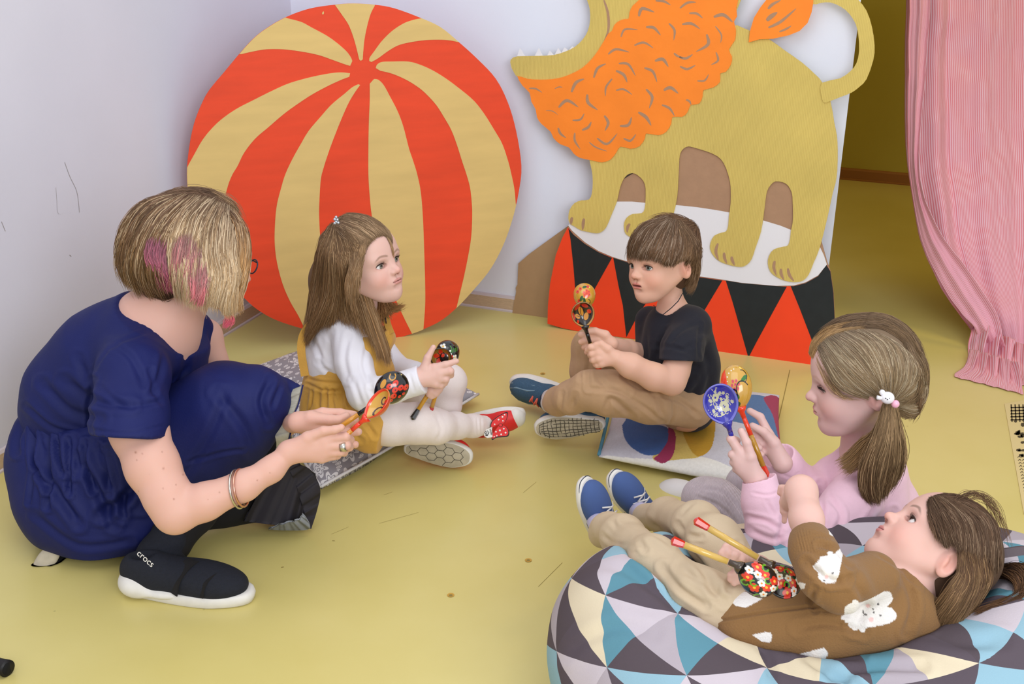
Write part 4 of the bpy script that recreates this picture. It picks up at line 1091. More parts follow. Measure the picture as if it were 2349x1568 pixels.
hand(S, (988, 895, 15), [[(1016, 868, 0, 9), (1014, 880, 4, 8), (1000, 890, 8, 8)], [(1012, 882, 0, 9), (1004, 893, 5, 8), (990, 893, 8, 7.5)], [(1006, 893, 0, 8.5), (998, 902, 5, 7.5), (987, 899, 8, 7)], [(1000, 902, -2, 7.5), (990, 908, 3, 7), (984, 905, 6, 6.5)]], 2.87, k=.006)
P, Q = S.mesh(.0019); C = H1.paint(P, SK2, lip=(196, 122, 118), brow=(128, 96, 74), browa=.7); mk('body', P, Q, g1, [M_skin], cols=C)
H1.eyes(g1, gaze=(-.10, 1, .02), iris=(120, 116, 104))
M_wc = mat('white_jersey', rgb(226, 224, 232), .85, bump=.15, bscale=400, sheen=.1)
M_tight = mat('white_tights', rgb(226, 214, 212), .8, noise=.02, nscale=60, bump=.3, bscale=500, sheen=.15)
M_must = mat('mustard_cord', rgb(200, 152, 66), .85, noise=.10, nscale=20, bump=.35, bscale=300, sheen=.15, attr=None)
S = SDF(); S.k = .025
S.px([(800, 762, 2.96, 48), (812, 835, 2.91, 41), (836, 903, 2.86, 38), (900, 892, 2.84, 32), (990, 862, 2.83, 35)], .014)
S.half(U(968, 870, 2.83), CV(.93, .32, .15), .002)
T1 = SDF(); T1.k = .025
S.px([(820, 735, 3.0, 40), (800, 770, 3.02, 76), (790, 840, 3.04, 82), (780, 890, 3.06, 80)], .014)
S.px([(760, 735, 3.04, 32), (742, 800, 3.06, 46), (740, 860, 3.07, 44)], .02)
S.px([(862, 790, 3.1, 36), (905, 848, 3.08, 34), (950, 858, 3.02, 31)], .014)
S.px([(838, 690, 2.97, 38), (838, 712, 2.95, 34)], .004, 1)
cloth('top', S, .003, g1, [M_wc], folds=[([(800, 770), (790, 820), (800, 870)], 6, .003), ([(850, 770), (835, 830), (850, 880)], 5, .003), ([(810, 870), (830, 930)], 5, .003), ([(850, 890), (865, 930)], 5, .004), ([(870, 885), (880, 925)], 4, .002),
      ([(730, 830), (760, 860), (775, 880)], 5, .003), ([(905, 870), (915, 910)], 4, .002), ([(760, 760), (755, 830)], 6, .003), ([(940, 860), (950, 895)], 3, .0015), ([(720, 780), (740, 830)], 5, .003)], amp=.0012, nsc=16, seed=7)
# pinafore: bib, straps, elastic waist, skirt
S = SDF(); S.k = .02
S.px([(845, 775, 2.955, 34), (872, 775, 2.96, 30), (885, 775, 2.985, 22)], .02); S.px([(838, 840, 2.95, 44), (862, 850, 2.96, 40)], .03); S.px([(845, 800, 2.94, 36), (850, 870, 2.96, 48)], .03)
S.px([(780, 884, 3.05, 83), (790, 884, 3.03, 80)], .02)
S.px([(838, 700, 2.95, 52), (845, 735, 2.94, 46)], .006, 1)
S.px([(780, 905, 3.06, 84), (780, 940, 3.06, 88), (800, 960, 3.0, 70)], .02); S.px([(800, 955, 3.0, 62), (850, 985, 2.93, 50), (876, 990, 2.92, 48)], .02); S.px([(790, 930, 3.12, 60), (860, 890, 3.15, 52)], .02)
S.half(U(884, 990, 2.93), CV(.95, -.3, .1), .002)
rsf = []; rq = np.random.RandomState(4)
for i in range(9):
    x0_ = 706+i*13+rq.randn()*3; ln = 25+rq.rand()*45; dx_ = (i-2)*3+rq.randn()*4
    rsf.append(([(x0_, 893+rq.rand()*5), (x0_+dx_*.4+rq.randn()*3, 893+ln*.5), (x0_+dx_+rq.randn()*4, 893+ln)], 2.6+rq.rand()*2.4, .003+.003*rq.rand()))
S.px([(805, 850, 2.86, 20), (838, 905, 2.82, 24)], .004, 1) if False else None
cloth('pinafore', S, .003, g1, [M_must], folds=rsf+[([(705, 880), (740, 894), (780, 896)], 3, .003), ([(705, 868), (740, 876), (778, 878)], 3, .0025), ([(790, 940), (830, 960), (860, 1000)], 5, .004), ([(770, 955), (800, 985), (830, 1010)], 5, .004),
      ([(860, 800), (850, 850), (840, 880)], 5, .003), ([(890, 780), (880, 830)], 4, .003)], amp=.0015, nsc=18, seed=8, floor=.06)
def strap(parent, pts, w, m, name='strap', t=.0016, facing=None):
    c = catmull(pts, 6, False); V = []; F = []
    for i in range(len(c)):
        tg = unit(c[min(i+1, len(c)-1)]-c[max(i-1, 0)]); sd = unit(np.cross(tg, facing if facing is not None else FW)); nn = np.cross(sd, tg)
        for a, b2 in ((-1, 1), (1, 1), (1, -1), (-1, -1)): V.append(c[i]+sd*a*w/2+nn*b2*t)
    for i in range(len(c)-1):
        for k in range(4): F.append([i*4+k, i*4+(k+1) % 4, i*4+4+(k+1) % 4, i*4+4+k])
    F += [[3, 2, 1, 0], [len(V)-4+k for k in range(4)]]
    return mk(name, V, F, parent, [m], smooth=False)
strap(g1, [U(700, 862, 3.0), U(691, 800, 3.0), U(700, 760, 2.99), U(735, 725, 2.955), U(775, 711, 2.915), U(808, 712, 2.895)], .020, M_must)
strap(g1, [U(808, 712, 2.893), U(830, 724, 2.895), U(850, 745, 2.90)], .020, M_must)
strap(g1, [U(884, 720, 2.96), U(890, 745, 2.945), U(898, 765, 2.935)], .016, M_must)
M_met = mat('dark_buckle', rgb(60, 58, 60), .3, metal=.9)
for V, F in ([tube([U(809, 702, 2.884), U(822, 707, 2.882), U(824, 722, 2.884), U(811, 720, 2.884)], .0015, 6, closed=True), tube([U(818, 722, 2.884), U(819, 733, 2.886)], .0015, 6),
             tube([U(884, 728, 2.93), U(886, 742, 2.93)], .0015, 6), ballm(U(870, 782, 2.90), .004, 6, 8), ballm(U(868, 760, 2.93), .003, 6, 8)]): mk('buckle', V, F, g1, [M_met])
S = SDF(); S.k = .02
S.px([(850, 980, 2.96, 44), (900, 972, 2.93, 47), (960, 970, 2.92, 45), (1000, 978, 2.94, 38)]); S.px([(1000, 978, 2.94, 38), (1045, 976, 3.0, 29), (1085, 976, 3.05, 24), (1108, 975, 3.08, 23)])
S.px([(880, 915, 3.16, 48), (960, 895, 3.12, 46), (1030, 875, 3.07, 38)]); S.px([(1030, 875, 3.07, 38), (1022, 930, 3.09, 33), (1000, 985, 3.1, 28), (990, 1020, 3.1, 24)])
cloth('tights', S, .003, g1, [M_tight], folds=[([(1030, 855), (1010, 880), (1000, 900)], 3, .002), ([(1000, 950), (1012, 985), (1000, 1012)], 4, .0015), ([(1095, 955), (1097, 998)], 2.5, .0012), ([(1103, 955), (1105, 998)], 2.5, .0012)], amp=.0006, nsc=20, floor=.004)
# hair: half up, long
E1 = (H1.w(0, -.07, .12), np.array([.43, .49, .425])*H1.H, H1.R)
A = lambda d: ('a', d)
strands('hair', g1, [
    dict(g=[[(880, 540, .0), (850, 505, .002), (800, 495, 0), (771, 512, 0)], [(868, 542, .002), (835, 515, .004), (795, 505, .002), (772, 514, 0)], [(852, 555, .002), (820, 535, .004), (790, 520, .002), (772, 516, 0)],
           [(838, 572, .002), (810, 560, .004), (785, 540, .002), (770, 518, 0)]], n=1500, c0=rgb(150, 122, 92), c1=rgb(120, 94, 72), var=.28, c2=rgb(190, 160, 126), p2=.25, jit=2.5, lock=1.5),
    dict(g=[[(765, 512, 0), (735, 560, 0), (718, 650, A(2.95)), (705, 740, A(3.02)), (690, 800, A(3.03))], [(770, 515, 0), (745, 570, .006), (735, 660, A(2.91)), (722, 740, A(2.95)), (700, 790, A(3.0))],
           [(772, 518, 0), (760, 580, .010), (760, 660, A(2.855)), (745, 710, A(2.90)), (715, 760, A(2.97))], [(774, 520, .002), (780, 590, .010), (788, 650, A(2.835)), (790, 700, A(2.9)), (800, 740, A(2.9))],
           [(778, 522, .003), (800, 590, .008), (812, 650, A(2.86)), (825, 710, A(2.87)), (850, 780, A(2.88))], [(790, 530, .004), (818, 580, .008), (822, 640, A(2.85)), (845, 710, A(2.86)), (875, 800, A(2.87)), (880, 825, A(2.88))],
           [(805, 540, .004), (826, 575, .008), (828, 640, A(2.845)), (852, 710, A(2.855)), (884, 800, A(2.87)), (886, 832, A(2.88))]], n=6200, c0=rgb(112, 86, 62), c1=rgb(150, 114, 76), var=.3, c2=rgb(176, 144, 108), p2=.18, jit=4, lock=5, clump=8, ragged=.2),
    dict(g=[[(800, 545, .010), (806, 600, A(2.79)), (798, 650, A(2.785)), (800, 690, A(2.80))], [(822, 560, .010), (820, 600, A(2.785)), (812, 640, A(2.78)), (812, 690, A(2.80))], [(838, 555, .008), (828, 590, A(2.785)), (824, 620, A(2.78)), (816, 660, A(2.785))]], n=1500, c0=rgb(122, 96, 72), c1=rgb(150, 116, 80), var=.25, c2=rgb(176, 146, 112), p2=.2, jit=4, lock=4),
    dict(g=[[(820, 560, .006), (828, 590, .008), (822, 640, A(2.845)), (815, 668, A(2.85))], [(845, 545, .004), (833, 575, .008), (828, 620, A(2.84)), (825, 660, A(2.845))]], n=260, c0=rgb(150, 120, 90), c1=rgb(170, 136, 98), var=.25, jit=2.5),
    dict(g=[[(862, 668, A(2.99)), (868, 690, A(2.98)), (860, 740, A(2.96)), (858, 775, A(2.95))], [(870, 680, A(2.98)), (880, 700, A(2.97)), (885, 720, A(2.95)), (888, 735, A(2.94))], [(875, 682, A(2.99)), (895, 696, A(2.98)), (905, 705, A(2.97)), (926, 700, A(2.96))],
           [(870, 690, A(2.99)), (890, 700, A(2.98)), (912, 708, A(2.97)), (932, 692, A(2.96))]], n=420, c0=rgb(140, 100, 62), c1=rgb(176, 132, 84), var=.3, jit=4, lock=4, ragged=.3),
    dict(g=[[(899, 562, 0), (890, 530, 0), (850, 500, 0), (800, 492, 0), (772, 508, 0)], [(892, 548, 0), (878, 522, 0), (840, 502, 0), (800, 497, 0), (772, 510, 0)], [(884, 540, .002), (862, 522, .002), (830, 508, .002), (800, 502, 0), (772, 512, 0)]], n=900, c0=rgb(150, 122, 92), c1=rgb(118, 92, 70), var=.25, jit=2),
    dict(g=[[(890, 545, .002), (898, 558, .002), (902, 575, .002), (904, 590, .002)], [(886, 542, .002), (894, 556, .002), (899, 570, .002), (901, 584, .002)]], n=36, c0=rgb(150, 122, 92), c1=rgb(180, 140, 100), jit=1),
    ], E=E1, seed=21, rad=.00062)
hairbase(H1, g1, rgb(108, 82, 60), earcut=False, adds=[([(770, 560, 2.98, 40), (750, 640, 3.02, 36), (728, 720, 3.04, 22)], .03), ([(790, 600, 2.93, 34), (785, 660, 2.95, 26)], .02)])
M_cry = mat('crystal', rgb(190, 196, 205), .1, metal=.7)
V, F = join([ballm(U(x, y, H1.d-.095), .0035, 6, 8) for x, y in ((771, 498), (768, 503), (774, 504), (771, 509), (776, 511), (768, 512))]); mk('hair_clip', V, F, g1, [M_cry])
# shoes
M_redc = mat('red_leather', rgb(214, 38, 38), .45)
M_blkp = mat('black_line', rgb(20, 16, 16), .5)
sh = shoe(g1, U(1072, 955, 3.20), U(1213, 938, 3.17), CV(-.12, .80, -.52), .152, .066, None, None, sole_t=.016, h=.052)
u = finish(g1, sh, M_redc, M_rub); T = sh[0]
S = SDF(); S.ell(T(.86, 0, .020), (.152*.155, .066*.46, .024), np.stack(sh[3], 1)); P, Q = S.mesh(.002); mk('toe_cap', P, Q, u, [M_rub])
def lop(cx, cy, w, h, ang, z=.0, n=20):
    return [(cx+w*cos(t)*cos(ang)-h*sin(t)*sin(ang), cy+w*cos(t)*sin(ang)+h*sin(t)*cos(ang)) for t in np.linspace(0, 2*pi, n, endpoint=False)]
bp_ = Slab(CV(-.1, .15, .95), 0); bp_.c = bp_.n @ U(1148, 975, 3.055)
# polka-dot bow on the side of the shoe
bw = [(1146, 972), (1128, 980), (1129, 968), (1140, 958), (1150, 952), (1162, 947), (1163, 956), (1158, 968), (1151, 974), (1160, 978), (1166, 988), (1164, 998), (1152, 1000), (1140, 1001), (1130, 1006), (1131, 994), (1140, 982)]
bp_.poly([(1146+(x-1146)*1.10, 976+(y-976)*1.10) for x, y in bw], 0, .002, 1, smooth=3); bp_.poly(bw, .002, .0028, 0, smooth=3)
for x, y, r in ((1135, 973, 1.7), (1144, 962, 2), (1153, 956, 2), (1158, 951, 1.6), (1138, 990, 1.8), (1147, 987, 2.2), (1156, 983, 1.9), (1160, 992, 2.1), (1150, 996, 2), (1140, 999, 1.7), (1154, 965, 1.6), (1134, 1001, 1.5)):
    bp_.poly(lop(x, y, r, r, 0), .0028, .0033, 2)
bp_.poly(lop(1149, 975, 4.5, 4, .3), .0034, .0045, 1); bp_.poly(lop(1149, 975, 3.6, 3.2, .3), .0045, .005, 0)
bp_.build('bow', u, [M_redc, M_blkp, M_rub])
tg_ = Slab(CV(.0, .1, .98), 0); tg_.c = tg_.n @ U(1118, 990, 3.05)
tg_.poly([(1110, 987), (1128, 979), (1130, 1002), (1118, 1004), (1111, 1000)], 0, .002, 0)
for q in ([(1116, 998), (1112.5, 992), (1115, 988)], [(1117, 998), (1117, 991), (1118.5, 986)], [(1118, 998), (1121.5, 992), (1121, 988)], [(1113, 999), (1120, 998)]): tg_.stroke(q, 1.8, .002, .0024, 1)
tg_.build('tongue_label', u, [M_rub, M_blkp])
def text(parent, s_, P, X, Yd, size, m, name='lettering', ext=.0004):
    c = bpy.data.curves.new('t', 'FONT'); c.body = s_; c.size = size; c.extrude = ext; c.align_x = 'CENTER'; c.align_y = 'CENTER'
    o = bpy.data.objects.new('t', c); COL.objects.link(o); bpy.context.view_layer.update()
    me = bpy.data.meshes.new_from_object(o.evaluated_get(bpy.context.evaluated_depsgraph_get())); bpy.data.objects.remove(o)
    X = unit(X); Yd = unit(Yd-X*(Yd @ X)); Z = np.cross(X, Yd)
    V = np.array([P+X*v.co.x+Yd*v.co.y+Z*v.co.z for v in me.vertices]); F = [list(p.vertices) for p in me.polygons]
    return mk(name, V, F, parent, [m], smooth=False)
text(u, 'adidas', U(1126.5, 990, 3.046), CV(.25, -.95, .1), CV(.95, .25, .1), .0062, M_blkp)
sh = shoe(g1, U(928, 1030, 3.055), U(1077, 1050, 3.04), CV(-.02, -.35, .93), .168, .074, None, None, sole_t=.018, h=.045)
u = finish(g1, sh, M_redc, M_rub, M_rubd)
V, F = hexlines(sh[0], sh[4], -.0003, .0007); mk('tread', V, F, u, [M_groove])
# ---------------------------------------------------------------- girl in pink
SK3 = rgb(216, 180, 174)
H2 = Head(1977, 868, 2.37, (-.972, -.08, -.16), (-.12, .96, .2), .228)
g2 = thing('person', tuple(FL(1930, 1300)), 'child in a pink sweatshirt with a low ponytail, seen in profile behind the bean bag', 'person')
S = SDF(); H2.sdf(S, lid=.55)
S.px([(1990, 950, 2.40, 52), (1985, 1020, 2.43, 50), (1985, 1070, 2.45, 66)], .02)
S.px([(1985, 1110, 2.45, 80), (1965, 1250, 2.5, 90), (1935, 1330, 2.55, 90)], .03)
S.px([(1965, 1140, 2.38, 45), (1860, 1240, 2.3, 38), (1800, 1270, 2.27, 34), (1760, 1180, 2.28, 28), (1736, 1104, 2.28, 23)], .012)
S.px([(1930, 1130, 2.5, 40), (1860, 1120, 2.46, 30), (1798, 1064, 2.42, 23)], .012)
hand(S, (1735, 1100, 22), [[(1697, 1036, 6, 12.5), (1677, 1006, 8, 9.8), (1690, 1010, -8, 9)], [(1692, 1051, 4, 12), (1680, 1042, 2, 9.5), (1690, 1045, -12, 9)], [(1693, 1064, 2, 12), (1683, 1060, -4, 9), (1694, 1060, -14, 8.5)],
                           [(1699, 1078, 0, 11), (1688, 1076, -6, 8.5)], [(1722, 1048, 12, 13), (1713, 1014, 16, 9.6), (1700, 988, 16, 7.8)]], 2.28, k=.01)
hand(S, (1795, 1062, 21), [[(1764, 996, 4, 11), (1744, 956, 2, 9), (1720, 942, 0, 7.6)], [(1756, 1004, -4, 10), (1716, 992, -2, 9), (1726, 1003, 8, 7.6)], [(1760, 1018, -4, 10), (1728, 1014, -2, 8.5), (1742, 1027, 9, 7.4)],
                           [(1764, 1034, -4, 9), (1738, 1036, -2, 8), (1747, 1042, 8, 7)], [(1776, 1016, 10, 13), (1752, 990, 16, 9.5), (1726, 976, 14, 7.8)]], 2.38, k=.01)
P, Q = S.mesh(.0017); C = H2.paint(P, SK3, lip=(205, 125, 125), brow=(190, 150, 125), browa=.45); mk('body', P, Q, g2, [M_skin], cols=C)
H2.eyes(g2, gaze=(.0, 1, -.42), iris=(70, 58, 48), lid=.55)
V, F = join([ballm(U(x, y, 2.38-z), r, 6, 8, (1, .5, 1)) for x, y, z, r in ((1721, 1001, .013, .0042), (1741, 1025, .014, .004), (1747, 1041, .013, .0037))]) ; 
M_pink = mat('pink_fleece', rgb(228, 188, 204), .9, bump=.2, bscale=420, sheen=.15, noise=.02, nscale=60)
S = SDF(); S.k = .03
S.px([(1985, 1050, 2.45, 46), (1985, 1092, 2.45, 84), (1975, 1160, 2.48, 98), (1960, 1250, 2.51, 104), (1935, 1330, 2.55, 108)]); S.px([(2040, 1080, 2.5, 40), (2050, 1160, 2.54, 52), (2030, 1260, 2.56, 60)], .03)
S.px([(1900, 1085, 2.47, 34), (1885, 1160, 2.48, 40)], .03)
S.px([(1965, 1135, 2.38, 62), (1900, 1215, 2.31, 58), (1812, 1275, 2.265, 54), (1762, 1220, 2.27, 47), (1748, 1150, 2.275, 42), (1742, 1100, 2.28, 40)], .02)
S.px([(1930, 1130, 2.5, 50), (1860, 1122, 2.46, 42), (1800, 1066, 2.42, 37), (1780, 1040, 2.41, 36)], .02)
S.px([(1985, 1000, 2.43, 56), (1983, 1050, 2.41, 50)], .004, 1)
S.ell(U(1731, 1062, 2.28), (.042, .042, .042), None, .002, 1) 
S.ell(U(1778, 1028, 2.40), (.036, .036, .036), None, .002, 1)
S.px([(1830, 1330, 2.35, 62), (1900, 1350, 2.35, 80), (1770, 1290, 2.42, 50)], .03)
cloth('sweatshirt', S, .0026, g2, [M_pink], folds=[([(1715, 1185), (1760, 1195), (1790, 1215)], 5, .004), ([(1720, 1215), (1770, 1235), (1800, 1225)], 6, .004), ([(1800, 1190), (1790, 1240), (1800, 1290)], 7, .005), ([(2040, 1090), (2010, 1150), (1985, 1210), (1960, 1260)], 3, .003),
      ([(1900, 1140), (1930, 1180), (1910, 1230)], 6, .004), ([(1960, 1220), (1990, 1190), (2010, 1160)], 6, .004), ([(1830, 1105), (1850, 1140), (1850, 1170)], 6, .004), ([(2050, 1170), (2030, 1210), (1990, 1240)], 6, .004),
      ([(1728, 1130), (1760, 1135), (1785, 1128)], 3, .0015), ([(1790, 1085), (1815, 1095), (1832, 1085)], 3, .001), ([(1912, 1030), (1950, 1062), (2010, 1070)], 3, .0016), ([(1880, 1110), (1885, 1180), (1880, 1230)], 6, .004), ([(1760, 1150), (1775, 1180)], 4, .002)], amp=.0012, nsc=14, seed=12)
M_gt = mat('grey_tights', rgb(188, 174, 180), .85, noise=.08, nscale=60, bump=.6, bscale=120, stretch=(1, 1, 1), sheen=.2, weave=True)
S = SDF(); S.k = .03
S.px([(1890, 1310, 2.48, 66), (1760, 1230, 2.50, 56), (1640, 1152, 2.55, 50), (1612, 1140, 2.58, 40)]); S.px([(1612, 1145, 2.58, 42), (1600, 1190, 2.66, 36), (1580, 1180, 2.78, 26)])
S.px([(1880, 1240, 2.62, 60), (1780, 1160, 2.64, 46), (1712, 1112, 2.66, 40)]); S.px([(1712, 1112, 2.66, 40), (1690, 1150, 2.72, 34), (1680, 1180, 2.78, 28)])
cloth('tights', S, .003, g2, [M_gt], folds=[([(1620, 1120), (1660, 1130), (1700, 1170), (1730, 1220)], 4, .002), ([(1600, 1140), (1650, 1160), (1690, 1200)], 4, .002)], amp=.0006, nsc=20, floor=.0)
sh = shoe(g2, U(1640, 1170, 2.92), U(1548, 1142, 2.99), np.array([0, 0, -1.]), .16, .066, None, None, sole_t=.016, h=.045); M_whs = mat('white_canvas', rgb(226, 224, 228), .7)
finish(g2, sh, M_whs, M_rub)
E2 = (H2.w(0, -.06, .12), np.array([.415, .475, .425])*H2.H, H2.R)
HP = [(2036, 918)]
strands('hair', g2, [
    dict(g=[[(1864, 822, .004), (1880, 790, .003), (1925, 762, 0), (1985, 752, 0)], [(1857, 812, .002), (1866, 782, 0), (1905, 752, 0), (1980, 740, 0)]], n=260, c0=rgb(178, 142, 96), c1=rgb(170, 138, 100), jit=2.5),
    dict(g=[[(1876, 796, .0), (1900, 846, .004), (1935, 893, .006), (2034, 918, .004)], [(1886, 784, .0), (1915, 830, .004), (1962, 882, .005), (2034, 915, .004)], [(1897, 776, .0), (1935, 820, .004), (1985, 870, .004), (2034, 914, .004)], [(1915, 768, 0), (1965, 800, .004), (2005, 850, .004), (2036, 912, .004)],
           [(1945, 760, 0), (1995, 790, .004), (2025, 850, .004), (2038, 912, .004)], [(1975, 757, 0), (2025, 790, .003), (2045, 850, .004), (2040, 912, .004)], [(2005, 762, 0), (2060, 800, 0), (2070, 860, .002), (2044, 914, .004)],
           [(2030, 775, 0), (2095, 825, 0), (2095, 880, 0), (2048, 918, .002)], [(2040, 790, -.01), (2112, 850, 0), (2105, 905, 0), (2050, 922, 0)], [(2060, 800, -.01), (2118, 880, 0), (2105, 940, 0), (2050, 926, 0)]], n=7000, c0=rgb(136, 116, 96), c1=rgb(150, 126, 92), var=.26, c2=rgb(186, 168, 140), p2=.2, jit=2.8, lock=1.2),
    dict(g=[[(1985, 740, 0), (2040, 745, 0), (2095, 790, 0), (2116, 860, 0)], [(1985, 748, 0), (2030, 752, 0), (2080, 785, 0), (2112, 850, 0)], [(1930, 752, 0), (1960, 740, 0), (2000, 735, 0), (2050, 745, 0)]], n=1600, c0=rgb(112, 90, 70), c1=rgb(110, 86, 60), var=.3, jit=3),
    dict(g=[[(1876, 800, .001), (1900, 850, .003), (1930, 905, .002), (1960, 920, .004)], [(1872, 830, .0), (1895, 880, .002), (1925, 910, .002), (1990, 915, .004)]], n=30, c0=rgb(176, 142, 104), c1=rgb(170, 140, 104), jit=3, ragged=.3),
    dict(g=[[(1880, 762, 0), (1930, 730, 0), (1990, 722, 0), (2050, 734, 0), (2100, 780, 0), (2124, 850, 0)], [(1890, 760, 0), (1940, 737, 0), (1995, 730, 0), (2050, 742, 0), (2096, 788, 0), (2118, 860, 0)], [(2000, 735, 0), (2050, 752, 0), (2090, 800, 0), (2110, 870, 0), (2100, 930, 0)]], n=2000, c0=rgb(116, 94, 74), c1=rgb(120, 96, 72), var=.3, jit=3),
    dict(g=[[(2122, 850, 0), (2118, 905, 0), (2096, 948, 0), (2052, 934, .002)], [(2118, 860, 0), (2104, 915, 0), (2080, 955, 0), (2050, 930, .002)], [(2106, 870, 0), (2090, 915, 0), (2070, 938, 0), (2050, 926, .003)]], n=1600, c0=rgb(120, 98, 76), c1=rgb(138, 112, 80), var=.3, jit=3),
    dict(g=[[(2056, 765, 0), (2118, 820, 0), (2124, 890, 0), (2104, 950, 0)], [(2070, 775, 0), (2112, 840, 0), (2112, 900, 0), (2085, 940, .0)], [(2080, 790, 0), (2104, 850, 0), (2098, 900, 0), (2058, 925, .002)]], n=1500, c0=rgb(120, 98, 76), c1=rgb(138, 112, 80), var=.3, jit=3),
    dict(g=[[(2036, 918, A(2.27)), (2010, 985, A(2.29)), (1975, 1010, A(2.31)), (1945, 1040, A(2.33)), (1912, 1058, A(2.34))], [(2040, 922, A(2.265)), (2020, 1000, A(2.28)), (1995, 1040, A(2.30)), (1960, 1080, A(2.32)), (1940, 1094, A(2.33))]], n=500, c0=rgb(140, 112, 80), c1=rgb(150, 118, 78), var=.28, jit=4, lock=3, ragged=.3),
    dict(g=[[(2034, 918, A(2.27)), (2005, 1000, A(2.28)), (1975, 1070, A(2.30)), (1975, 1120, A(2.31)), (1992, 1150, A(2.32))], [(2038, 918, A(2.26)), (2020, 1000, A(2.265)), (2000, 1060, A(2.28)), (1995, 1110, A(2.30)), (2005, 1155, A(2.31))],
           [(2042, 918, A(2.26)), (2045, 1000, A(2.27)), (2040, 1060, A(2.29)), (2025, 1110, A(2.31)), (2015, 1155, A(2.32))], [(2046, 920, A(2.27)), (2065, 980, A(2.30)), (2076, 1040, A(2.33)), (2065, 1090, A(2.35)), (2040, 1130, A(2.36))]], n=3600, c0=rgb(140, 114, 82), c1=rgb(98, 72, 48), var=.3, c2=rgb(180, 148, 110), p2=.2, jit=4, lock=4, clump=8, ragged=.25),
    dict(g=[[(2115, 900, 0), (2110, 940, 0), (2092, 960, A(2.4))], [(2112, 910, 0), (2100, 935, 0), (2086, 965, A(2.4))]], n=40, c0=rgb(120, 92, 64), c1=rgb(130, 100, 70), jit=3),
    ], E=E2, seed=31, rad=.00058)
hairbase(H2, g2, rgb(122, 102, 82), adds=[([(2036, 925, 2.30, 14), (2030, 1010, 2.30, 24), (2020, 1080, 2.33, 24), (2010, 1130, 2.34, 8)], .01)], sc=(.395, .455, .405), low=(.22, .18, .24))
M_bun = mat('white_plastic', rgb(236, 234, 238), .3); M_pkb = mat('pink_bead', rgb(240, 176, 200), .25)
bc = U(2036, 912, 2.235); V, F = join([ballm(bc, .0125, 10, 14, (1, 1, .9)), ballm(U(2024, 900, 2.235), .010, 8, 10, (.55, .55, .55)), tube([U(2030, 906, 2.235), U(2020, 896, 2.233)], [.0034, .004], 8), tube([U(2026, 914, 2.235), U(2012, 911, 2.233)], [.0034, .004], 8)])
bn = mk('hair_tie', V, F, g2, [M_bun]); V, F = ballm(U(2054, 926, 2.235), .0075, 8, 12); mk('bead', V, F, bn, [M_pkb])
V, F = join([ballm(U(x, y, 2.2235), .0012, 5, 6) for x, y in ((2032, 913), (2040, 913))]+[ballm(U(2036, 916, 2.2225), .001, 5, 6)]); mk('face_dots', V, F, bn, [M_blkp])
# seat cushion under her
S = SDF(); S.k = .04
S.pe(1850, 1300, 2.66, 150, 50, 140); S.pe(1760, 1205, 2.78, 90, 34, 90)
P, Q = S.mesh(.006); P[:, 2] = np.maximum(P[:, 2], .001)
o = mk('seat_cushion', P, Q, None, [M_teal]); tag(o, 'teal blue seat cushion peeping out between the grey knees of the child in pink', 'cushion')
# ---------------------------------------------------------------- bean bag
def bagmat():
    M = Mat('triangle_print'); M.b.inputs['Roughness'].default_value = .85; M.b.inputs['Specular IOR Level'].default_value = .2
    at = M.n('ShaderNodeAttribute', attribute_name='uvp'); sx = M.n('ShaderNodeSeparateXYZ'); M.l(at.outputs['Vector'], sx.inputs[0])
    def mth(op, a, b=None, c=None):
        n = M.n('ShaderNodeMath', operation=op)
        for i, v in enumerate((a, b, c)):
            if v is None: continue
            if isinstance(v, (int, float)): n.inputs[i].default_value = v
            else: M.l(v, n.inputs[i])
        return n.outputs[0]
    u = sx.outputs[0]; v = sx.outputs[1]
    fu, fv = mth('FRACT', u), mth('FRACT', v); iu, iv = mth('FLOOR', u), mth('FLOOR', v)
    par = mth('MODULO', mth('ADD', iu, iv), 2.0)
    fu2 = mth('ADD', mth('MULTIPLY', fu, mth('SUBTRACT', 1.0, par)), mth('MULTIPLY', mth('SUBTRACT', 1.0, fu), par))
    dg = mth('GREATER_THAN', fu2, fv)
    cb = M.n('ShaderNodeCombineXYZ'); M.l(mth('MULTIPLY', iu, 1.37), cb.inputs[0]); M.l(mth('MULTIPLY', iv, 2.11), cb.inputs[1]); M.l(mth('MULTIPLY', dg, .53), cb.inputs[2])
    wn = M.n('ShaderNodeTexWhiteNoise', noise_dimensions='3D'); M.l(cb.outputs[0], wn.inputs['Vector'])
    # light half and dark half alternate
    val = mth('MULTIPLY_ADD', dg, .5, mth('MULTIPLY', wn.outputs[0], .4999))
    cr = M.n('ShaderNodeValToRGB'); cr.color_ramp.interpolation = 'CONSTANT'; e = cr.color_ramp.elements
    cols = [(0, (142, 178, 194)), (.14, (196, 186, 194)), (.28, (216, 202, 174)), (.38, (172, 162, 170)), (.5, (88, 78, 86)), (.74, (142, 178, 194)), (.84, (92, 140, 156)), (.90, (84, 74, 80))]
    e[0].position = 0; e[0].color = rgb(*cols[0][1]); e[1].position = cols[1][0]; e[1].color = rgb(*cols[1][1])
    for p, c in cols[2:]: n_ = e.new(p); n_.color = rgb(*c)
    M.l(val, cr.inputs[0]); M.l(cr.outputs[0], M.b.inputs['Base Color'])
    tc = M.n('ShaderNodeTexCoord'); n2 = M.n('ShaderNodeTexNoise'); n2.inputs['Scale'].default_value = 450; M.l(tc.outputs['Object'], n2.inputs['Vector'])
    bp = M.n('ShaderNodeBump'); bp.inputs['Strength'].default_value = .3; bp.inputs['Distance'].default_value = .001; M.l(n2.outputs[0], bp.inputs['Height']); M.l(bp.outputs[0], M.b.inputs['Normal'])
    return M.m
M_bag = bagmat()
bc0 = U(1880, 1519, 2.1); bcx, bcy = bc0[0], bc0[1]
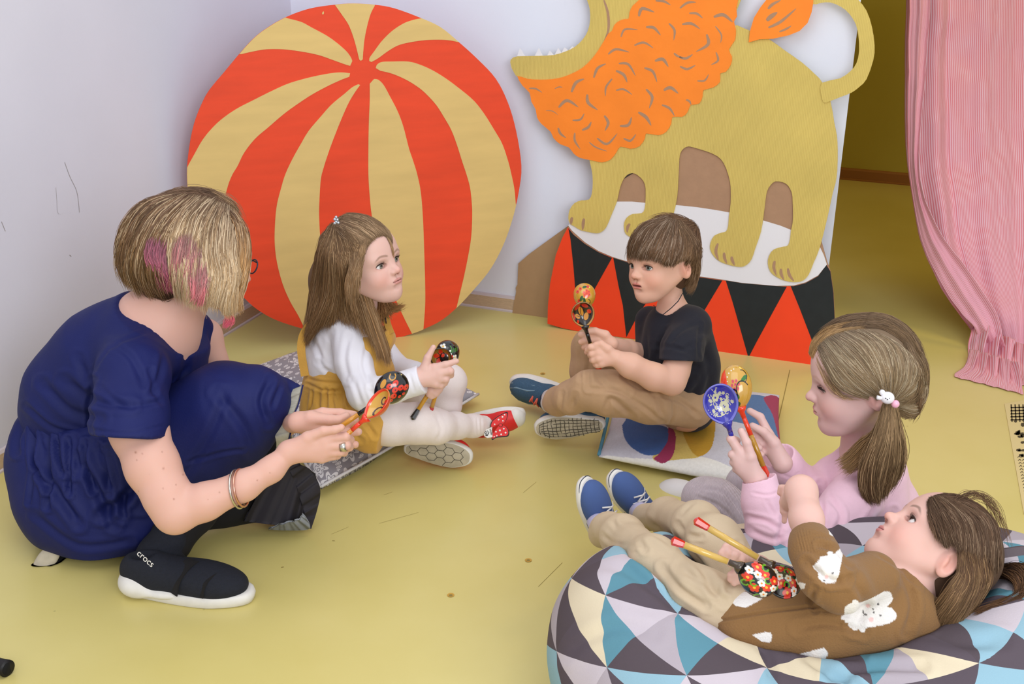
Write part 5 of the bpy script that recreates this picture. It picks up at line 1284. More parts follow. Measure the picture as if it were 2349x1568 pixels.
fr_ = np.array([sin(PS), -cos(PS)]); rt_ = np.array([cos(PS), sin(PS)])
RB_ = np.array([[rt_[0], -fr_[0], 0], [rt_[1], -fr_[1], 0], [0, 0, 1.]])
S = SDF(); S.k = .06
S.ell((bcx, bcy, .11), (.435, .38, .12), RB_); S.ell((bcx, bcy, .15), (.40, .33, .13), RB_)
ring = []
for a in np.linspace(0, 2*pi, 29):
    c_, l_ = cos(a), sin(a); bk = max(0, -c_)
    p_ = np.array([bcx, bcy])+fr_*c_*.235+rt_*l_*(.305 if l_ < 0 else .325)
    ring.append(((p_[0], p_[1],   .180-.022*max(0, c_)+.040*max(0, l_)+.006*max(0, -l_)-.05*bk), .134-.022*bk+.006*sin(3*a)))
S.chain(ring, .06)
for ch in ([(2085, 1352, 1.95, 58), (2060, 1385, 1.93, 84), (1985, 1400, 1.92, 96), (1880, 1425, 1.92, 98), (1760, 1432, 1.93, 84), (1702, 1428, 1.93, 70)], [(1720, 1400, 1.95, 64), (1650, 1390, 1.95, 58), (1600, 1360, 1.97, 52), (1500, 1285, 2.08, 48), (1430, 1232, 2.28, 44), (1392, 1212, 2.42, 36)],
           [(1720, 1350, 2.03, 58), (1640, 1240, 2.10, 52), (1600, 1205, 2.2, 48), (1530, 1185, 2.42, 36)], [(2230, 1260, 1.98, 95), (2180, 1340, 1.97, 70)], [(1930, 1340, 1.78, 60), (1880, 1330, 1.78, 55)]):
    S.px(ch, .02, 1)
    S.px([(x, y-50, d, r) for x, y, d, r in ch], .02, 1)
P, Q = S.mesh(.006); P[:, 2] = np.maximum(P[:, 2], .002)
N = vnorm(P, Q)
P = P+N*(.004*vnoise(P, 7, 3)+.002*vnoise(P, 18, 4))[:, None]
P = creases(P, Q, [([(1330, 1290), (1420, 1300), (1500, 1350), (1560, 1400)], 12, .006), ([(1640, 1275), (1600, 1400)], 8, .0), ([(1780, 1480), (1880, 1500), (1980, 1510)], 8, .008), ([(1840, 1500), (1900, 1540), (1960, 1568)], 10, .01), ([(1700, 1440), (1760, 1500), (1770, 1568)], 10, .006),
    ([(2100, 1440), (2200, 1470), (2300, 1470)], 14, .006), ([(2180, 1400), (2240, 1360), (2330, 1340)], 9, .008), ([(2230, 1290), (2290, 1300), (2349, 1285)], 6, .008), ([(1420, 1260), (1500, 1330), (1590, 1400)], 6, -.004), ([(1290, 1500), (1400, 1440), (1500, 1450)], 14, .004), ([(1900, 1560), (2000, 1530), (2120, 1530)], 10, .008)])
P[:, 2] = np.maximum(P[:, 2], .002)
q = P-np.array([bcx, bcy, 0]); t0_ = radians(-68.5); ph = np.arctan2(q[:, 1]*cos(t0_)-q[:, 0]*sin(t0_), q[:, 0]*cos(t0_)+q[:, 1]*sin(t0_))  # seam on the far side
rr = np.hypot(q[:, 0], q[:, 1]); sm_ = np.clip((rr-.12)/.2, 0, 1); s_ = rr+(.34-np.minimum(P[:, 2], .34))*1.2*sm_*sm_*(3-2*sm_)
uv = np.stack([(ph/(2*pi)+.5)*22, s_/.100], 1)
bag = mk('bean_bag', P, Q, None, [M_bag], uvs=uv); tag(bag, 'large bean bag printed with blue, grey, cream and brown triangles under the child in brown', 'bean bag')
# carrying loop and folded lip
strap(bag, [U(2236, 1262, 2.02), U(2262, 1270, 1.97), U(2300, 1268, 1.95), U(2349, 1262, 1.95), U(2390, 1268, 1.96)], .014, mat('brown_binding', rgb(92, 82, 88), .85), 'handle_loop', t=.004)
# ---------------------------------------------------------------- girl lying in the bag
SK4 = rgb(220, 178, 166)
H3 = Head(2141, 1260, 1.96, (-.60, .79, -.06), (.79, .60, -.06), .192)
g3 = thing('person', tuple(U(1900, 1400, 2.0)), 'child in a brown bunny sweater and beige trousers lying back in the bean bag', 'person')
S = SDF(); H3.sdf(S)
S.px([(2150, 1310, 1.97, 55), (2105, 1345, 1.95, 52), (2060, 1370, 1.93, 66)], .02)
S.px([(2030, 1390, 1.93, 72), (1880, 1420, 1.93, 75), (1720, 1425, 1.93, 66)], .03)
S.px([(1990, 1330, 1.87, 46), (1905, 1345, 1.80, 40), (1868, 1260, 1.84, 34), (1850, 1190, 1.90, 36), (1838, 1125, 1.96, 35)], .014)
S.px([(1838, 1128, 1.96, 33), (1815, 1150, 2.02, 24)], .014)
hand(S, (1822, 1135, 22), [[(1806, 1130, 0, 12), (1796, 1150, 4, 7.5), (1795, 1172, 4, 6.5)], [(1812, 1150, 0, 11), (1801, 1175, 4, 7), (1799, 1195, 2, 6)], [(1800, 1122, 2, 10), (1792, 1118, 4, 6.5), (1788, 1130, 3, 6)]], 2.03)
S.px([(1790, 1330, 2.0, 26), (1740, 1300, 1.98, 24), (1712, 1285, 1.96, 19)], .012)
hand(S, (1712, 1284, 18), [[(1690, 1262, 6, 11), (1667, 1254, 10, 9), (1655, 1268, 14, 8)], [(1692, 1270, 10, 10), (1672, 1268, 18, 9), (1662, 1284, 16, 8)], [(1700, 1274, 14, 10), (1688, 1274, 22, 8.5), (1676, 1292, 18, 8)], [(1708, 1282, 14, 9), (1702, 1282, 22, 8), (1692, 1296, 16, 7)]], 1.92, k=.006)
S.px([(1730, 1330, 1.95, 24), (1700, 1322, 1.93, 20)], .01)
hand(S, (1706, 1318, 17), [[(1690, 1310, 4, 9), (1676, 1318, 8, 8)], [(1690, 1320, 4, 9), (1676, 1328, 6, 8)], [(1694, 1328, 2, 9), (1684, 1336, 4, 8)]], 1.92, k=.006)
P, Q = S.mesh(.0016); C = H3.paint(P, SK4, lip=(196, 98, 108), brow=(122, 96, 82), browa=.75); mk('body', P, Q, g3, [M_skin], cols=C)
H3.eyes(g3, gaze=(.12, 1, .30), iris=(60, 44, 36))
M_swt = mat('knit', attr='col', rough=.9, bump=.6, bscale=330, sheen=.1)
S = SDF(); S.k = .03
S.px([(2085, 1352, 1.95, 58), (2060, 1385, 1.93, 82), (1985, 1400, 1.92, 96), (1880, 1425, 1.92, 98), (1760, 1432, 1.93, 84), (1702, 1428, 1.93, 70)]); S.px([(2110, 1420, 1.93, 50), (2130, 1440, 1.95, 44)], .03)
S.px([(2000, 1322, 1.87, 60), (1925, 1345, 1.81, 56), (1888, 1320, 1.80, 52), (1866, 1262, 1.83, 48), (1858, 1238, 1.85, 45)], .02)
S.px([(2150, 1295, 1.96, 62), (2108, 1330, 1.93, 56)], .004, 1)
S.ell(U(1845, 1175, 1.885), (.045, .045, .045), None, .002, 1)
BR = rgb(134, 98, 58)
cr_ = lambda x, y: (1270+x/2.177, 1060+y/2.177)
bun = [cr_(*p) for p in ((1455, 720), (1490, 700), (1495, 685), (1520, 690), (1530, 700), (1600, 672), (1650, 645), (1680, 648), (1695, 680), (1680, 705), (1665, 720), (1690, 728), (1712, 755), (1705, 785), (1670, 805), (1600, 820), (1560, 828), (1552, 850), (1530, 845), (1528, 832), (1500, 838), (1472, 815), (1470, 800), (1455, 800), (1452, 785), (1436, 782), (1435, 766), (1450, 762), (1452, 745))]
W_ = rgb(226, 222, 220); K_ = rgb(40, 34, 34); PK = rgb(232, 190, 188)
arm_b = [cr_(*p) for p in ((1292, 520), (1320, 495), (1330, 470), (1365, 465), (1368, 445), (1395, 445), (1400, 460), (1432, 428), (1445, 445), (1438, 500), (1425, 560), (1410, 595), (1385, 605), (1350, 600), (1325, 580), (1320, 550))]
paint = [(catmull(bun, 2), W_), (arm_b, W_), ([cr_(*p) for p in ((1372, 335), (1395, 320), (1430, 325), (1462, 360), (1450, 385), (1425, 400), (1400, 370), (1378, 360))], W_),
         ([cr_(*p) for p in ((890, 655), (930, 640), (985, 650), (1040, 680), (1010, 700), (960, 725), (905, 715), (888, 690))], W_), ([cr_(*p) for p in ((990, 860), (1050, 848), (1085, 850), (1092, 875), (1080, 900), (1040, 895))], W_),
         ([cr_(*p) for p in ((1220, 960), (1290, 940), (1350, 925), (1370, 950), (1360, 980), (1320, 1000), (1250, 985))], W_), ([cr_(*p) for p in ((1600, 1020), (1700, 980), (1780, 952), (1770, 985), (1720, 1010), (1650, 1030))], W_), ([cr_(*p) for p in ((1200, 615), (1230, 598), (1258, 605), (1250, 630), (1210, 640))], W_)]
dot = lambda x, y, r: [(cr_(x, y)[0]+r*cos(t), cr_(x, y)[1]+r*sin(t)) for t in np.linspace(0, 2*pi, 10)]
paint += [(dot(1632, 765, 2.6), K_), (dot(1620, 708, 2.6), K_), (dot(1597, 748, 2.2), K_), (dot(1596, 732, 2.2), K_), (dot(1586, 785, 6), PK), (dot(1570, 716, 5), PK), (dot(1396, 550, 2.6), K_), (dot(1362, 572, 5), PK), (dot(1352, 590, 2.2), K_)]
lin = [([cr_(1547, 745), cr_(1550, 762), cr_(1565, 757)], 1.7, K_)]
cuffs = [([(1825+i*7.2, 1208+i*1.6), (1838+i*7.4, 1262+i*2.2)], 1.6, .0009) for i in range(11)]
cloth('sweater', S, .0019, g3, [M_swt], color=BR, paint=paint, lines=lin, folds=cuffs+[([(1850, 1290), (1900, 1330), (1940, 1330)], 8, .006), ([(1960, 1330), (1985, 1380), (1960, 1440)], 10, .005), ([(1640, 1425), (1720, 1410), (1800, 1398), (1880, 1390)], 3, .003), ([(2080, 1330), (2095, 1390), (2080, 1450)], 9, .005),
      ([(1830, 1440), (1900, 1430), (1980, 1450)], 9, .004), ([(1880, 1250), (1920, 1262), (1950, 1300)], 6, .005), ([(1870, 1350), (1860, 1380), (1870, 1400)], 6, .005), ([(2010, 1270), (2060, 1300), (2110, 1350)], 4, .002), ([(1900, 1290), (1905, 1340)], 6, .003)], amp=.0015, nsc=12, seed=14)
M_bei = mat('beige_cotton', rgb(196, 176, 148), .85, noise=.04, nscale=25, bump=.2, bscale=420)
S = SDF(); S.k = .03
S.px([(1720, 1400, 1.95, 66), (1650, 1390, 1.95, 60), (1600, 1360, 1.97, 54), (1500, 1285, 2.08, 50), (1430, 1232, 2.28, 46), (1392, 1212, 2.42, 38)], .03); S.px([(1395, 1212, 2.40, 34), (1380, 1228, 2.42, 27)], .02)
S.px([(1720, 1350, 2.03, 60), (1640, 1240, 2.10, 54), (1600, 1205, 2.2, 50), (1530, 1185, 2.42, 38), (1482, 1185, 2.56, 32)], .03)
cloth('trousers', S, .003, g3, [M_bei], folds=[([(1430, 1190), (1460, 1210), (1500, 1225), (1540, 1250)], 6, .005), ([(1480, 1200), (1540, 1230), (1600, 1290), (1640, 1350)], 9, .008), ([(1555, 1200), (1580, 1225), (1610, 1230)], 5, .004), ([(1400, 1190), (1420, 1215)], 5, .003), ([(1560, 1300), (1620, 1340), (1660, 1380)], 8, .005),
      ([(1380, 1225), (1410, 1245), (1460, 1250)], 5, .003), ([(1690, 1250), (1690, 1300), (1670, 1350)], 7, .005), ([(1520, 1300), (1560, 1350), (1620, 1390)], 7, .005), ([(1590, 1150), (1560, 1180)], 5, .003), ([(1460, 1230), (1480, 1260)], 6, .004)], amp=.0018, nsc=12, seed=15)
# hair
E3 = (H3.w(0, -.06, .12), np.array([.425, .485, .425])*H3.H, H3.R)
hb1, hb2 = rgb(98, 74, 56), rgb(112, 84, 60)
strands('hair', g3, [
    dict(g=[[(2133, 1142, 0), (2140, 1180, .003), (2155, 1215, .004), (2165, 1250, .004)], [(2140, 1140, 0), (2165, 1175, .005), (2185, 1215, .006), (2200, 1260, .006)], [(2150, 1140, 0), (2200, 1185, .006), (2220, 1240, .006), (2215, 1310, .004)],
           [(2165, 1142, 0), (2230, 1190, .004), (2250, 1250, .004), (2240, 1330, .004)], [(2185, 1145, 0), (2255, 1185, 0), (2275, 1250, 0), (2270, 1320, 0)], [(2200, 1150, 0), (2275, 1190, 0), (2292, 1250, 0), (2296, 1310, 0)]], n=5200, c0=hb1, c1=rgb(84, 62, 46), var=.3, c2=rgb(136, 112, 90), p2=.2, jit=3, lock=3, clump=8),
    dict(g=[[(2198, 1262, .006), (2203, 1310, .010), (2180, 1350, A(1.872)), (2150, 1392, A(1.89)), (2132, 1412, A(1.91))], [(2215, 1262, .006), (2220, 1325, .010), (2200, 1375, A(1.872)), (2168, 1418, A(1.885)), (2158, 1448, A(1.90))],
           [(2235, 1262, .004), (2243, 1330, .008), (2218, 1388, A(1.885)), (2190, 1430, A(1.89)), (2178, 1462, A(1.90))], [(2262, 1270, .002), (2270, 1330, .004), (2242, 1380, A(1.91)), (2212, 1420, A(1.91))]], start=.3, n=3600, c0=rgb(96, 70, 52), c1=rgb(126, 98, 66), var=.3, c2=rgb(150, 118, 84), p2=.18, jit=4, lock=5, ragged=.25),
    dict(g=[[(2128, 1145, 0), (2132, 1185, 0), (2142, 1215, 0), (2150, 1240, .002)], [(2136, 1142, 0), (2140, 1180, 0), (2152, 1210, .002), (2165, 1245, .002)]], n=130, c0=hb1, c1=rgb(140, 108, 84), jit=3, ragged=.3),
    dict(g=[[(2140, 1140, 0), (2185, 1136, 0), (2240, 1160, 0), (2285, 1200, 0)], [(2150, 1142, 0), (2200, 1145, 0), (2250, 1172, 0), (2290, 1225, 0)]], n=500, c0=rgb(84, 62, 48), c1=rgb(90, 66, 48), var=.3, jit=3),
    dict(g=[[(2285, 1310, A(1.98)), (2310, 1320, A(1.95)), (2335, 1340, A(1.93)), (2330, 1375, A(1.92)), (2260, 1400, A(1.90)), (2235, 1412, A(1.89))], [(2290, 1315, A(1.98)), (2330, 1312, A(1.95)), (2352, 1345, A(1.93)), (2340, 1385, A(1.91)), (2275, 1408, A(1.90))], [(2290, 1305, A(1.99)), (2340, 1300, A(1.96)), (2375, 1330, A(1.94)), (2365, 1380, A(1.93))]],
         n=2200, c0=rgb(56, 38, 30), c1=rgb(96, 66, 42), var=.3, c2=rgb(120, 86, 56), p2=.15, jit=5, lock=5, ragged=.3),
    dict(g=[[(2180, 1150, 0), (2215, 1130, A(1.92)), (2260, 1140, A(1.93)), (2300, 1190, A(1.95))], [(2200, 1145, 0), (2240, 1132, A(1.93)), (2275, 1160, A(1.94)), (2310, 1250, A(1.97))], [(2210, 1150, 0), (2260, 1145, A(1.94)), (2300, 1200, A(1.96)), (2318, 1270, A(1.98))]], n=40, c0=hb1, c1=rgb(120, 90, 64), jit=6, rad=.0004),
    ], E=E3, seed=41, rad=.00055)
hairbase(H3, g3, rgb(80, 60, 46), adds=[([(2240, 1310, 2.0, 44), (2200, 1380, 1.98, 32), (2185, 1425, 1.96, 18)], .02), ([(2290, 1315, 2.0, 20), (2330, 1325, 1.97, 22), (2340, 1360, 1.96, 16)], .01)], low=(.26, .2, .26))
# canvas shoes
M_cv = mat('blue_canvas', rgb(74, 98, 152), .85, bump=.4, bscale=500, weave=True)
M_st = mat('lilac_sock', rgb(190, 184, 214), .9)
def canvas(h, t, sn, bow=False):
    sh = shoe(g3, h, t, sn, .165, .070, None, None, sole_t=.016, h=.050); u = finish(g3, sh, M_cv, M_rub); T = sh[0]
    L = []
    for i in range(4):
        x = .38+.075*i; z = .073-.0055*i; L += [[T(x, -.2, z), T(x+.03, 0, z+.007), T(x+.0, .2, z)], [T(x, -.2, z+.001), T(x+.04, .0, z+.008), T(x+.075, .2, z-.004)]]
    L += [[T(.36, 0, .082), T(.30, .3, .086), T(.22, .45, .066), T(.32, .25, .072)], [T(.36, 0, .082), T(.28, -.3, .080), T(.10, -.4, .05)], [T(.36, 0, .082), T(.2, .15, .088), T(.08, .35, .07)]]
    laces(u, L, .0019, M_rub)
    st = catmull([(.62, -.34), (.58, 0), (.62, .34)], 6, False)
    V, F = tube([T(x, y, .050+.013*(1-abs(y)/.34)) for x, y in st], .0008, 5); mk('stitching', V, F, u, [M_rub])
    V, F = tube([T(.02+.96*(.5+.5*cos(a)), 0, 0)*0+T(.5+.527*cos(a), (.34+.13*(.5+.5*cos(a)))*abs(sin(a))**.72*(1 if sin(a) > 0 else -1)*1.045, .0115) for a in np.linspace(0, 2*pi, 48, endpoint=False)], .0009, 5, closed=True); mk('foxing_line', V, F, u, [M_navys])
canvas(U(1374, 1246, 2.60), U(1334, 1112, 2.54), CV(-.70, -.05, -.70)); canvas(U(1478, 1205, 2.72), U(1408, 1102, 2.66), CV(-.62, .0, -.78))
S = SDF().px([(1380, 1215, 2.46, 26), (1368, 1190, 2.56, 24)]); S.px([(1478, 1182, 2.58, 24), (1462, 1168, 2.66, 22)]); P, Q = S.mesh(.003); mk('socks', P, Q, g3, [M_st])
# ---------------------------------------------------------------- woman crouching on the left
SK5 = rgb(214, 168, 152)
H5 = Head(478, 592, 2.57, (.74, -.16, -.65), (-.02, .97, -.22), .213)
wm = thing('person', tuple(FL(330, 1330)), 'adult with a pink-streaked blond bob crouching in a navy dress, holding two spoons', 'person')
S = SDF(); H5.sdf(S)
S.px([(455, 630, 2.60, 50), (412, 690, 2.62, 56), (368, 742, 2.63, 88), (347, 772, 2.645, 101)], .03)
S.px([(347, 772, 2.645, 101), (290, 825, 2.68, 96), (200, 930, 2.72, 90), (200, 1080, 2.74, 90)], .03)
S.px([(420, 760, 2.74, 50), (470, 770, 2.78, 36), (505, 880, 2.82, 36), (600, 950, 2.72, 28), (655, 972, 2.62, 24), (680, 970, 2.53, 23)], .02)
S.px([(300, 850, 2.50, 62), (318, 985, 2.43, 63), (350, 1070, 2.40, 59), (386, 1140, 2.385, 52), (402, 1176, 2.38, 46)], .02)
S.px([(402, 1176, 2.38, 46), (470, 1150, 2.385, 42), (560, 1113, 2.40, 34), (622, 1076, 2.415, 28), (660, 1040, 2.425, 24)], .015)
hand(S, (664, 1036, 25), [[(740, 1006, 6, 15), (793, 1001, 8, 10.8), (804, 1008, -10, 10)], [(748, 1022, 5, 14.5), (795, 1021, 5, 10.4), (802, 1026, -12, 9.5)], [(746, 1037, 2, 14), (782, 1036, 0, 9.8), (790, 1038, -14, 9)],
                          [(738, 1050, -2, 12), (765, 1046, -6, 8.6), (775, 1046, -16, 8)], [(706, 1004, 12, 15), (742, 988, 18, 11), (768, 985, 20, 9.4), (783, 980, 20, 8.4)]], 2.425, k=.012)
hand(S, (684, 968, 22), [[(740, 946, -4, 12), (780, 946, -4, 9.5), (812, 950, -2, 8.4)], [(745, 975, 0, 13), (795, 972, -2, 9.6), (815, 962, 6, 8.8)], [(750, 985, 2, 13), (800, 992, 0, 9.6), (822, 990, 6, 9)],
                         [(748, 998, 0, 12), (792, 1014, -4, 9.6), (815, 1019, 2, 8.8)], [(712, 958, 12, 16), (756, 962, 14, 12), (776, 962, 12, 10), (795, 953, 10, 8.4)]], 2.50, k=.012)
P, Q = S.mesh(.0024); C = H5.paint(P, SK5, lip=(200, 110, 105), brow=(130, 100, 80))
# small moles on the arm
x, y, d = PROJ(P)
for mx, my, r in ((311, 1037, 2.6), (326, 1040, 1.6), (372, 1036, 1.6), (314, 1055, 1.6), (375, 1074, 2.2), (420, 1088, 1.8), (404, 1111, 1.6), (399, 1144, 2), (374, 1120, 1.4), (503, 1129, 1.6), (318, 1126, 1.6), (343, 1087, 1.2), (590, 1101, 1.6), (619, 1084, 1.4), (477, 1145, 1.2)):
    mm = np.exp(-((x-mx)**2+(y-my)**2)/(r*r*.9))[:, None]*.8; C = C*(1-mm)+np.array(rgb(150, 92, 70)[:3])*mm
mk('body', P, Q, wm, [M_skin], cols=C); H5.eyes(wm)
M_nail = mat('fingernail', rgb(232, 184, 180), .25)
for (nx, ny, nd, a) in ((778, 981, 2.4005, 25), (788, 953, 2.4865, 25)):
    S2 = SDF(); S2.pe(nx, ny, nd, 7, 4.2, 2, a); P2, Q2 = S2.mesh(.0008); mk('fingernail', P2, Q2, wm, [M_nail])
M_nvy = mat('navy_cotton', rgb(19, 27, 84), .65, bump=.2, bscale=330, spec=.25, noise=.06, nscale=14)
S = SDF(); S.k = .04
S.px([(395, 772, 2.66, 66), (345, 775, 2.65, 108), (270, 838, 2.68, 138), (200, 915, 2.72, 138), (178, 955, 2.74, 122)], .045)
S.px([(320, 790, 2.60, 76)], .045)
S.px([(430, 800, 2.70, 50), (400, 880, 2.70, 70), (330, 960, 2.70, 80)], .03)
S.half(U(452, 792, 2.66), CV(.65, .76, .38), .003)
T_ = SDF(); T_.px([(316, 806, 2.57, 70), (306, 860, 2.50, 78), (298, 950, 2.44, 82), (296, 1020, 2.40, 84)], .03)
T_.half(U(294, 998, 2.42), CV(-.03, -1, .02), .002)
S.add(T_, .05)
S.px([(446, 752, 2.75, 40), (466, 780, 2.78, 40)], .02)
cloth('bodice', S, .0036, wm, [M_nvy], folds=[([(215, 985), (290, 992), (380, 975)], 3, .0016), ([(215, 870), (205, 930), (210, 1000)], 6, .006), ([(340, 760), (250, 800), (200, 880)], 4, .002), ([(150, 870), (220, 920), (300, 930)], 9, .006), ([(100, 880), (160, 940), (230, 960)], 9, .006),
      ([(380, 800), (370, 850), (350, 900)], 7, .006), ([(345, 850), (355, 900), (380, 930)], 6, .004), ([(260, 790), (300, 820), (330, 880)], 7, .003), ([(230, 890), (290, 930), (370, 920)], 6, .003), ([(180, 820), (200, 870)], 8, .004), ([(300, 690), (340, 745), (400, 780), (450, 790)], 3, .002),
      ([(430, 800), (420, 860), (400, 900)], 7, .005), ([(60, 930), (120, 980), (200, 1000)], 5, .004)]+[([(300+i*15, 706+i*11), (290+i*15, 722+i*11)], 3, .0016) for i in range(10)], amp=.003, nsc=9, seed=21)
M_lin = mat('striped_lining', rgb(176, 172, 158), .8, noise=.12, nscale=60, stretch=(1, 8, 1))
S = SDF(); S.k = .05
S.px([(170, 970, 2.74, 116), (150, 1050, 2.74, 118), (170, 1130, 2.72, 124), (230, 1150, 2.70, 118), (310, 1160, 2.67, 82)])
S.px([(330, 1210, 2.66, 48), (240, 1215, 2.68, 62), (160, 1185, 2.70, 62)])
S.px([(230, 1050, 2.68, 118), (400, 1010, 2.62, 112), (520, 940, 2.585, 100), (588, 920, 2.57, 78)]); S.px([(540, 990, 2.60, 80), (470, 1060, 2.62, 70), (380, 1130, 2.64, 60)])
S.px([(600, 905, 2.58, 62), (650, 900, 2.61, 32), (680, 890, 2.60, 11)], .02); S.px([(600, 955, 2.61, 44)], .02)
sk = []; rq = np.random.RandomState(8)
for i in range(13):
    x0_ = 50+i*20+rq.randn()*5; y0_ = 975+i*5+rq.rand()*8; ln = 60+rq.rand()*110; dx_ = (i-3)*3.0+rq.randn()*8
    sk.append(([(x0_, y0_), (x0_+dx_*.5+rq.randn()*6, y0_+ln*.5), (x0_+dx_*1.4+rq.randn()*8, y0_+ln)], 4+rq.rand()*5, .006+.006*rq.rand()))
cloth('skirt', S, .004, wm, [M_nvy], folds=sk+[([(230, 1180), (310, 1120), (330, 1050)], 10, .012), ([(180, 1050), (220, 1120), (260, 1200)], 10, .010), ([(420, 1100), (480, 1000), (520, 900)], 9, .004), ([(430, 1060), (500, 1040), (560, 1030)], 4, .003), ([(500, 900), (560, 980), (580, 1040)], 10, .005),
      ([(620, 870), (600, 920), (615, 970)], 7, .006), ([(645, 880), (625, 930)], 5, .004), ([(100, 1010), (115, 1100), (180, 1200)], 9, .010), ([(270, 1020), (290, 1100), (280, 1180)], 9, .01), ([(80, 1180), (180, 1250), (300, 1240)], 7, .004)], amp=.004, nsc=8, seed=22, floor=.03)
M_blk2 = mat('black_jersey_and_shade', rgb(22, 20, 22), .9, noise=.15, nscale=30)
S = SDF(); S.k = .03
S.px([(575, 985, 2.66, 62), (520, 1070, 2.66, 56), (440, 1170, 2.65, 50), (398, 1225, 2.62, 43), (392, 1250, 2.61, 42)])
S.px([(650, 1142, 2.80, 50), (520, 1152, 2.78, 50), (380, 1190, 2.73, 50), (220, 1245, 2.65, 38)]); S.px([(600, 1005, 2.78, 66), (606, 1085, 2.81, 70), (645, 1130, 2.80, 54)])  # last chain fills the shaded inside of the skirt with black
S.px([(160, 1270, 2.72, 22), (128, 1298, 2.68, 17), (118, 1310, 2.67, 11)], .01)
cloth('leggings_and_shade', S, .004, wm, [M_blk2], amp=.002, nsc=14, seed=23, floor=.002)
def sheet(parent, name, A_, B_, m, n=24, th=.002, seed=3, amp=.004, mback=None, folds=5):
    "cloth between two edge curves given as world points"
    a = catmull(A_, 8, False); b2 = catmull(B_, 8, False); k = 40
    ra = a[np.linspace(0, len(a)-1, k).astype(int)]; rb = b2[np.linspace(0, len(b2)-1, k).astype(int)]
    G = np.array([[ra[j]*(1-i/n)+rb[j]*(i/n) for j in range(k)] for i in range(n+1)])
    P = G.reshape(-1, 3); nn = unit(np.cross(ra[-1]-ra[0], rb[k//2]-ra[k//2]))
    jj = np.tile(np.linspace(0, 1, k), n+1); ii = np.repeat(np.linspace(0, 1, n+1), k)
    P = P+nn*(amp*np.sin(jj*folds*2*pi+1)*ii+amp*.5*vnoise(P, 22, seed))[:, None]
    I = np.arange((n+1)*k).reshape(n+1, k); q = np.stack([I[:-1, :-1], I[1:, :-1], I[1:, 1:], I[:-1, 1:]], -1).reshape(-1, 4); N0 = len(P)
    V = np.concatenate([P+nn*th, P-nn*th]); F = [list(x_) for x_ in q]+[list((x_+N0)[::-1]) for x_ in q]; M = [0]*len(q)+[1]*len(q)
    bd = list(I[0, :])+list(I[1:, -1])+list(I[-1, ::-1][1:])+list(I[::-1, 0][1:-1])
    for i in range(len(bd)): j = (i+1) % len(bd); F.append([bd[i], bd[i]+N0, bd[j]+N0, bd[j]]); M.append(0)
    return mk(name, V, F, parent, [m, mback or m], mi=M)
sheet(wm, 'hem', [U(693, 884, 2.575), U(683, 925, 2.565), U(670, 958, 2.555), U(663, 1000, 2.55), U(645, 1050, 2.60)], [U(672, 892, 2.585), U(650, 938, 2.575), U(630, 966, 2.565), U(634, 1010, 2.565), U(632, 1050, 2.61)], M_lin, amp=.002)
V, F = tube(catmull([U(695, 882, 2.573), U(685, 925, 2.563), U(672, 958, 2.552), U(665, 1000, 2.547), U(648, 1048, 2.59)], 5, False), .0016, 6); mk('hem_edge', V, F, wm, [M_nvy])
M_dk = mat('shaded_cotton', rgb(34, 30, 38), .7, noise=.12, nscale=24)  # skirt cloth in near-black, the shade of its inside put into the colour
sheet(wm, 'skirt_front', [U(655, 1015, 2.69), U(690, 1066, 2.73), U(712, 1078, 2.76), U(722, 1085, 2.78)], [U(560, 1195, 2.72), U(640, 1203, 2.74), U(695, 1195, 2.76), U(731, 1125, 2.80)], M_dk, amp=.0016, folds=1.3)
sheet(wm, 'skirt_front', [U(690, 1066, 2.72), U(715, 1080, 2.74), U(734, 1120, 2.76), U(728, 1165, 2.78), U(713, 1212, 2.782)], [U(664, 1078, 2.715), U(678, 1110, 2.735), U(690, 1150, 2.75), U(698, 1180, 2.76), U(694, 1200, 2.775)], M_dk, amp=.003)
sheet(wm, 'skirt_lining', [U(699, 1182, 2.735), U(710, 1210, 2.765), U(660, 1214, 2.765), U(616, 1212, 2.765)], [U(694, 1178, 2.735), U(685, 1190, 2.725), U(655, 1198, 2.72), U(620, 1210, 2.75)], mat('grey_lining', rgb(134, 138, 144), .8, noise=.1, nscale=40), amp=.001)
# bangles and ring
M_sil = mat('silver', rgb(200, 196, 186), .25, metal=1.0, noise=.1, nscale=300); M_rose = mat('rose_gold', rgb(214, 160, 140), .25, metal=1.0)
def bangle(cx, cy, d, rx, r, m, name, ax=(.93, .36, .0), t=.0019, dep=1.0):
    c = U(cx, cy, d); a = CV(*ax); u_ = unit(np.cross(a, FW)); v_ = np.cross(a, u_); R_ = rx*d/FPX
    V, F = tube([c+u_*R_*cos(t_)+v_*R_*dep*sin(t_) for t_ in np.linspace(0, 2*pi, 40, endpoint=False)], t, 8, closed=True); mk(name, V, F, wm, [m])
bangle(545, 1121, 2.397, 44, .0, M_sil, 'bangle', ax=(.97, .17, .16), t=.0024); bangle(554, 1118, 2.397, 43.5, .0, M_rose, 'bangle', ax=(.97, .17, .16), t=.0024)
c = U(788, 1024, 2.418); a = CV(.98, .12, .1); u_ = unit(np.cross(a, FW)); v_ = np.cross(a, u_); V = []; F = []
for k, (o_, r_) in enumerate(((-.0062, .0098), (-.0062, .0104), (.0062, .0102), (.0062, .0096))):
    for j in range(32): t_ = 2*pi*j/32; V.append(c+a*o_+(u_*cos(t_)+v_*sin(t_))*r_)
for k in range(4):
    for j in range(32): F.append([k*32+j, k*32+(j+1) % 32, ((k+1) % 4)*32+(j+1) % 32, ((k+1) % 4)*32+j])
mk('ring', V, F, wm, [M_sil])
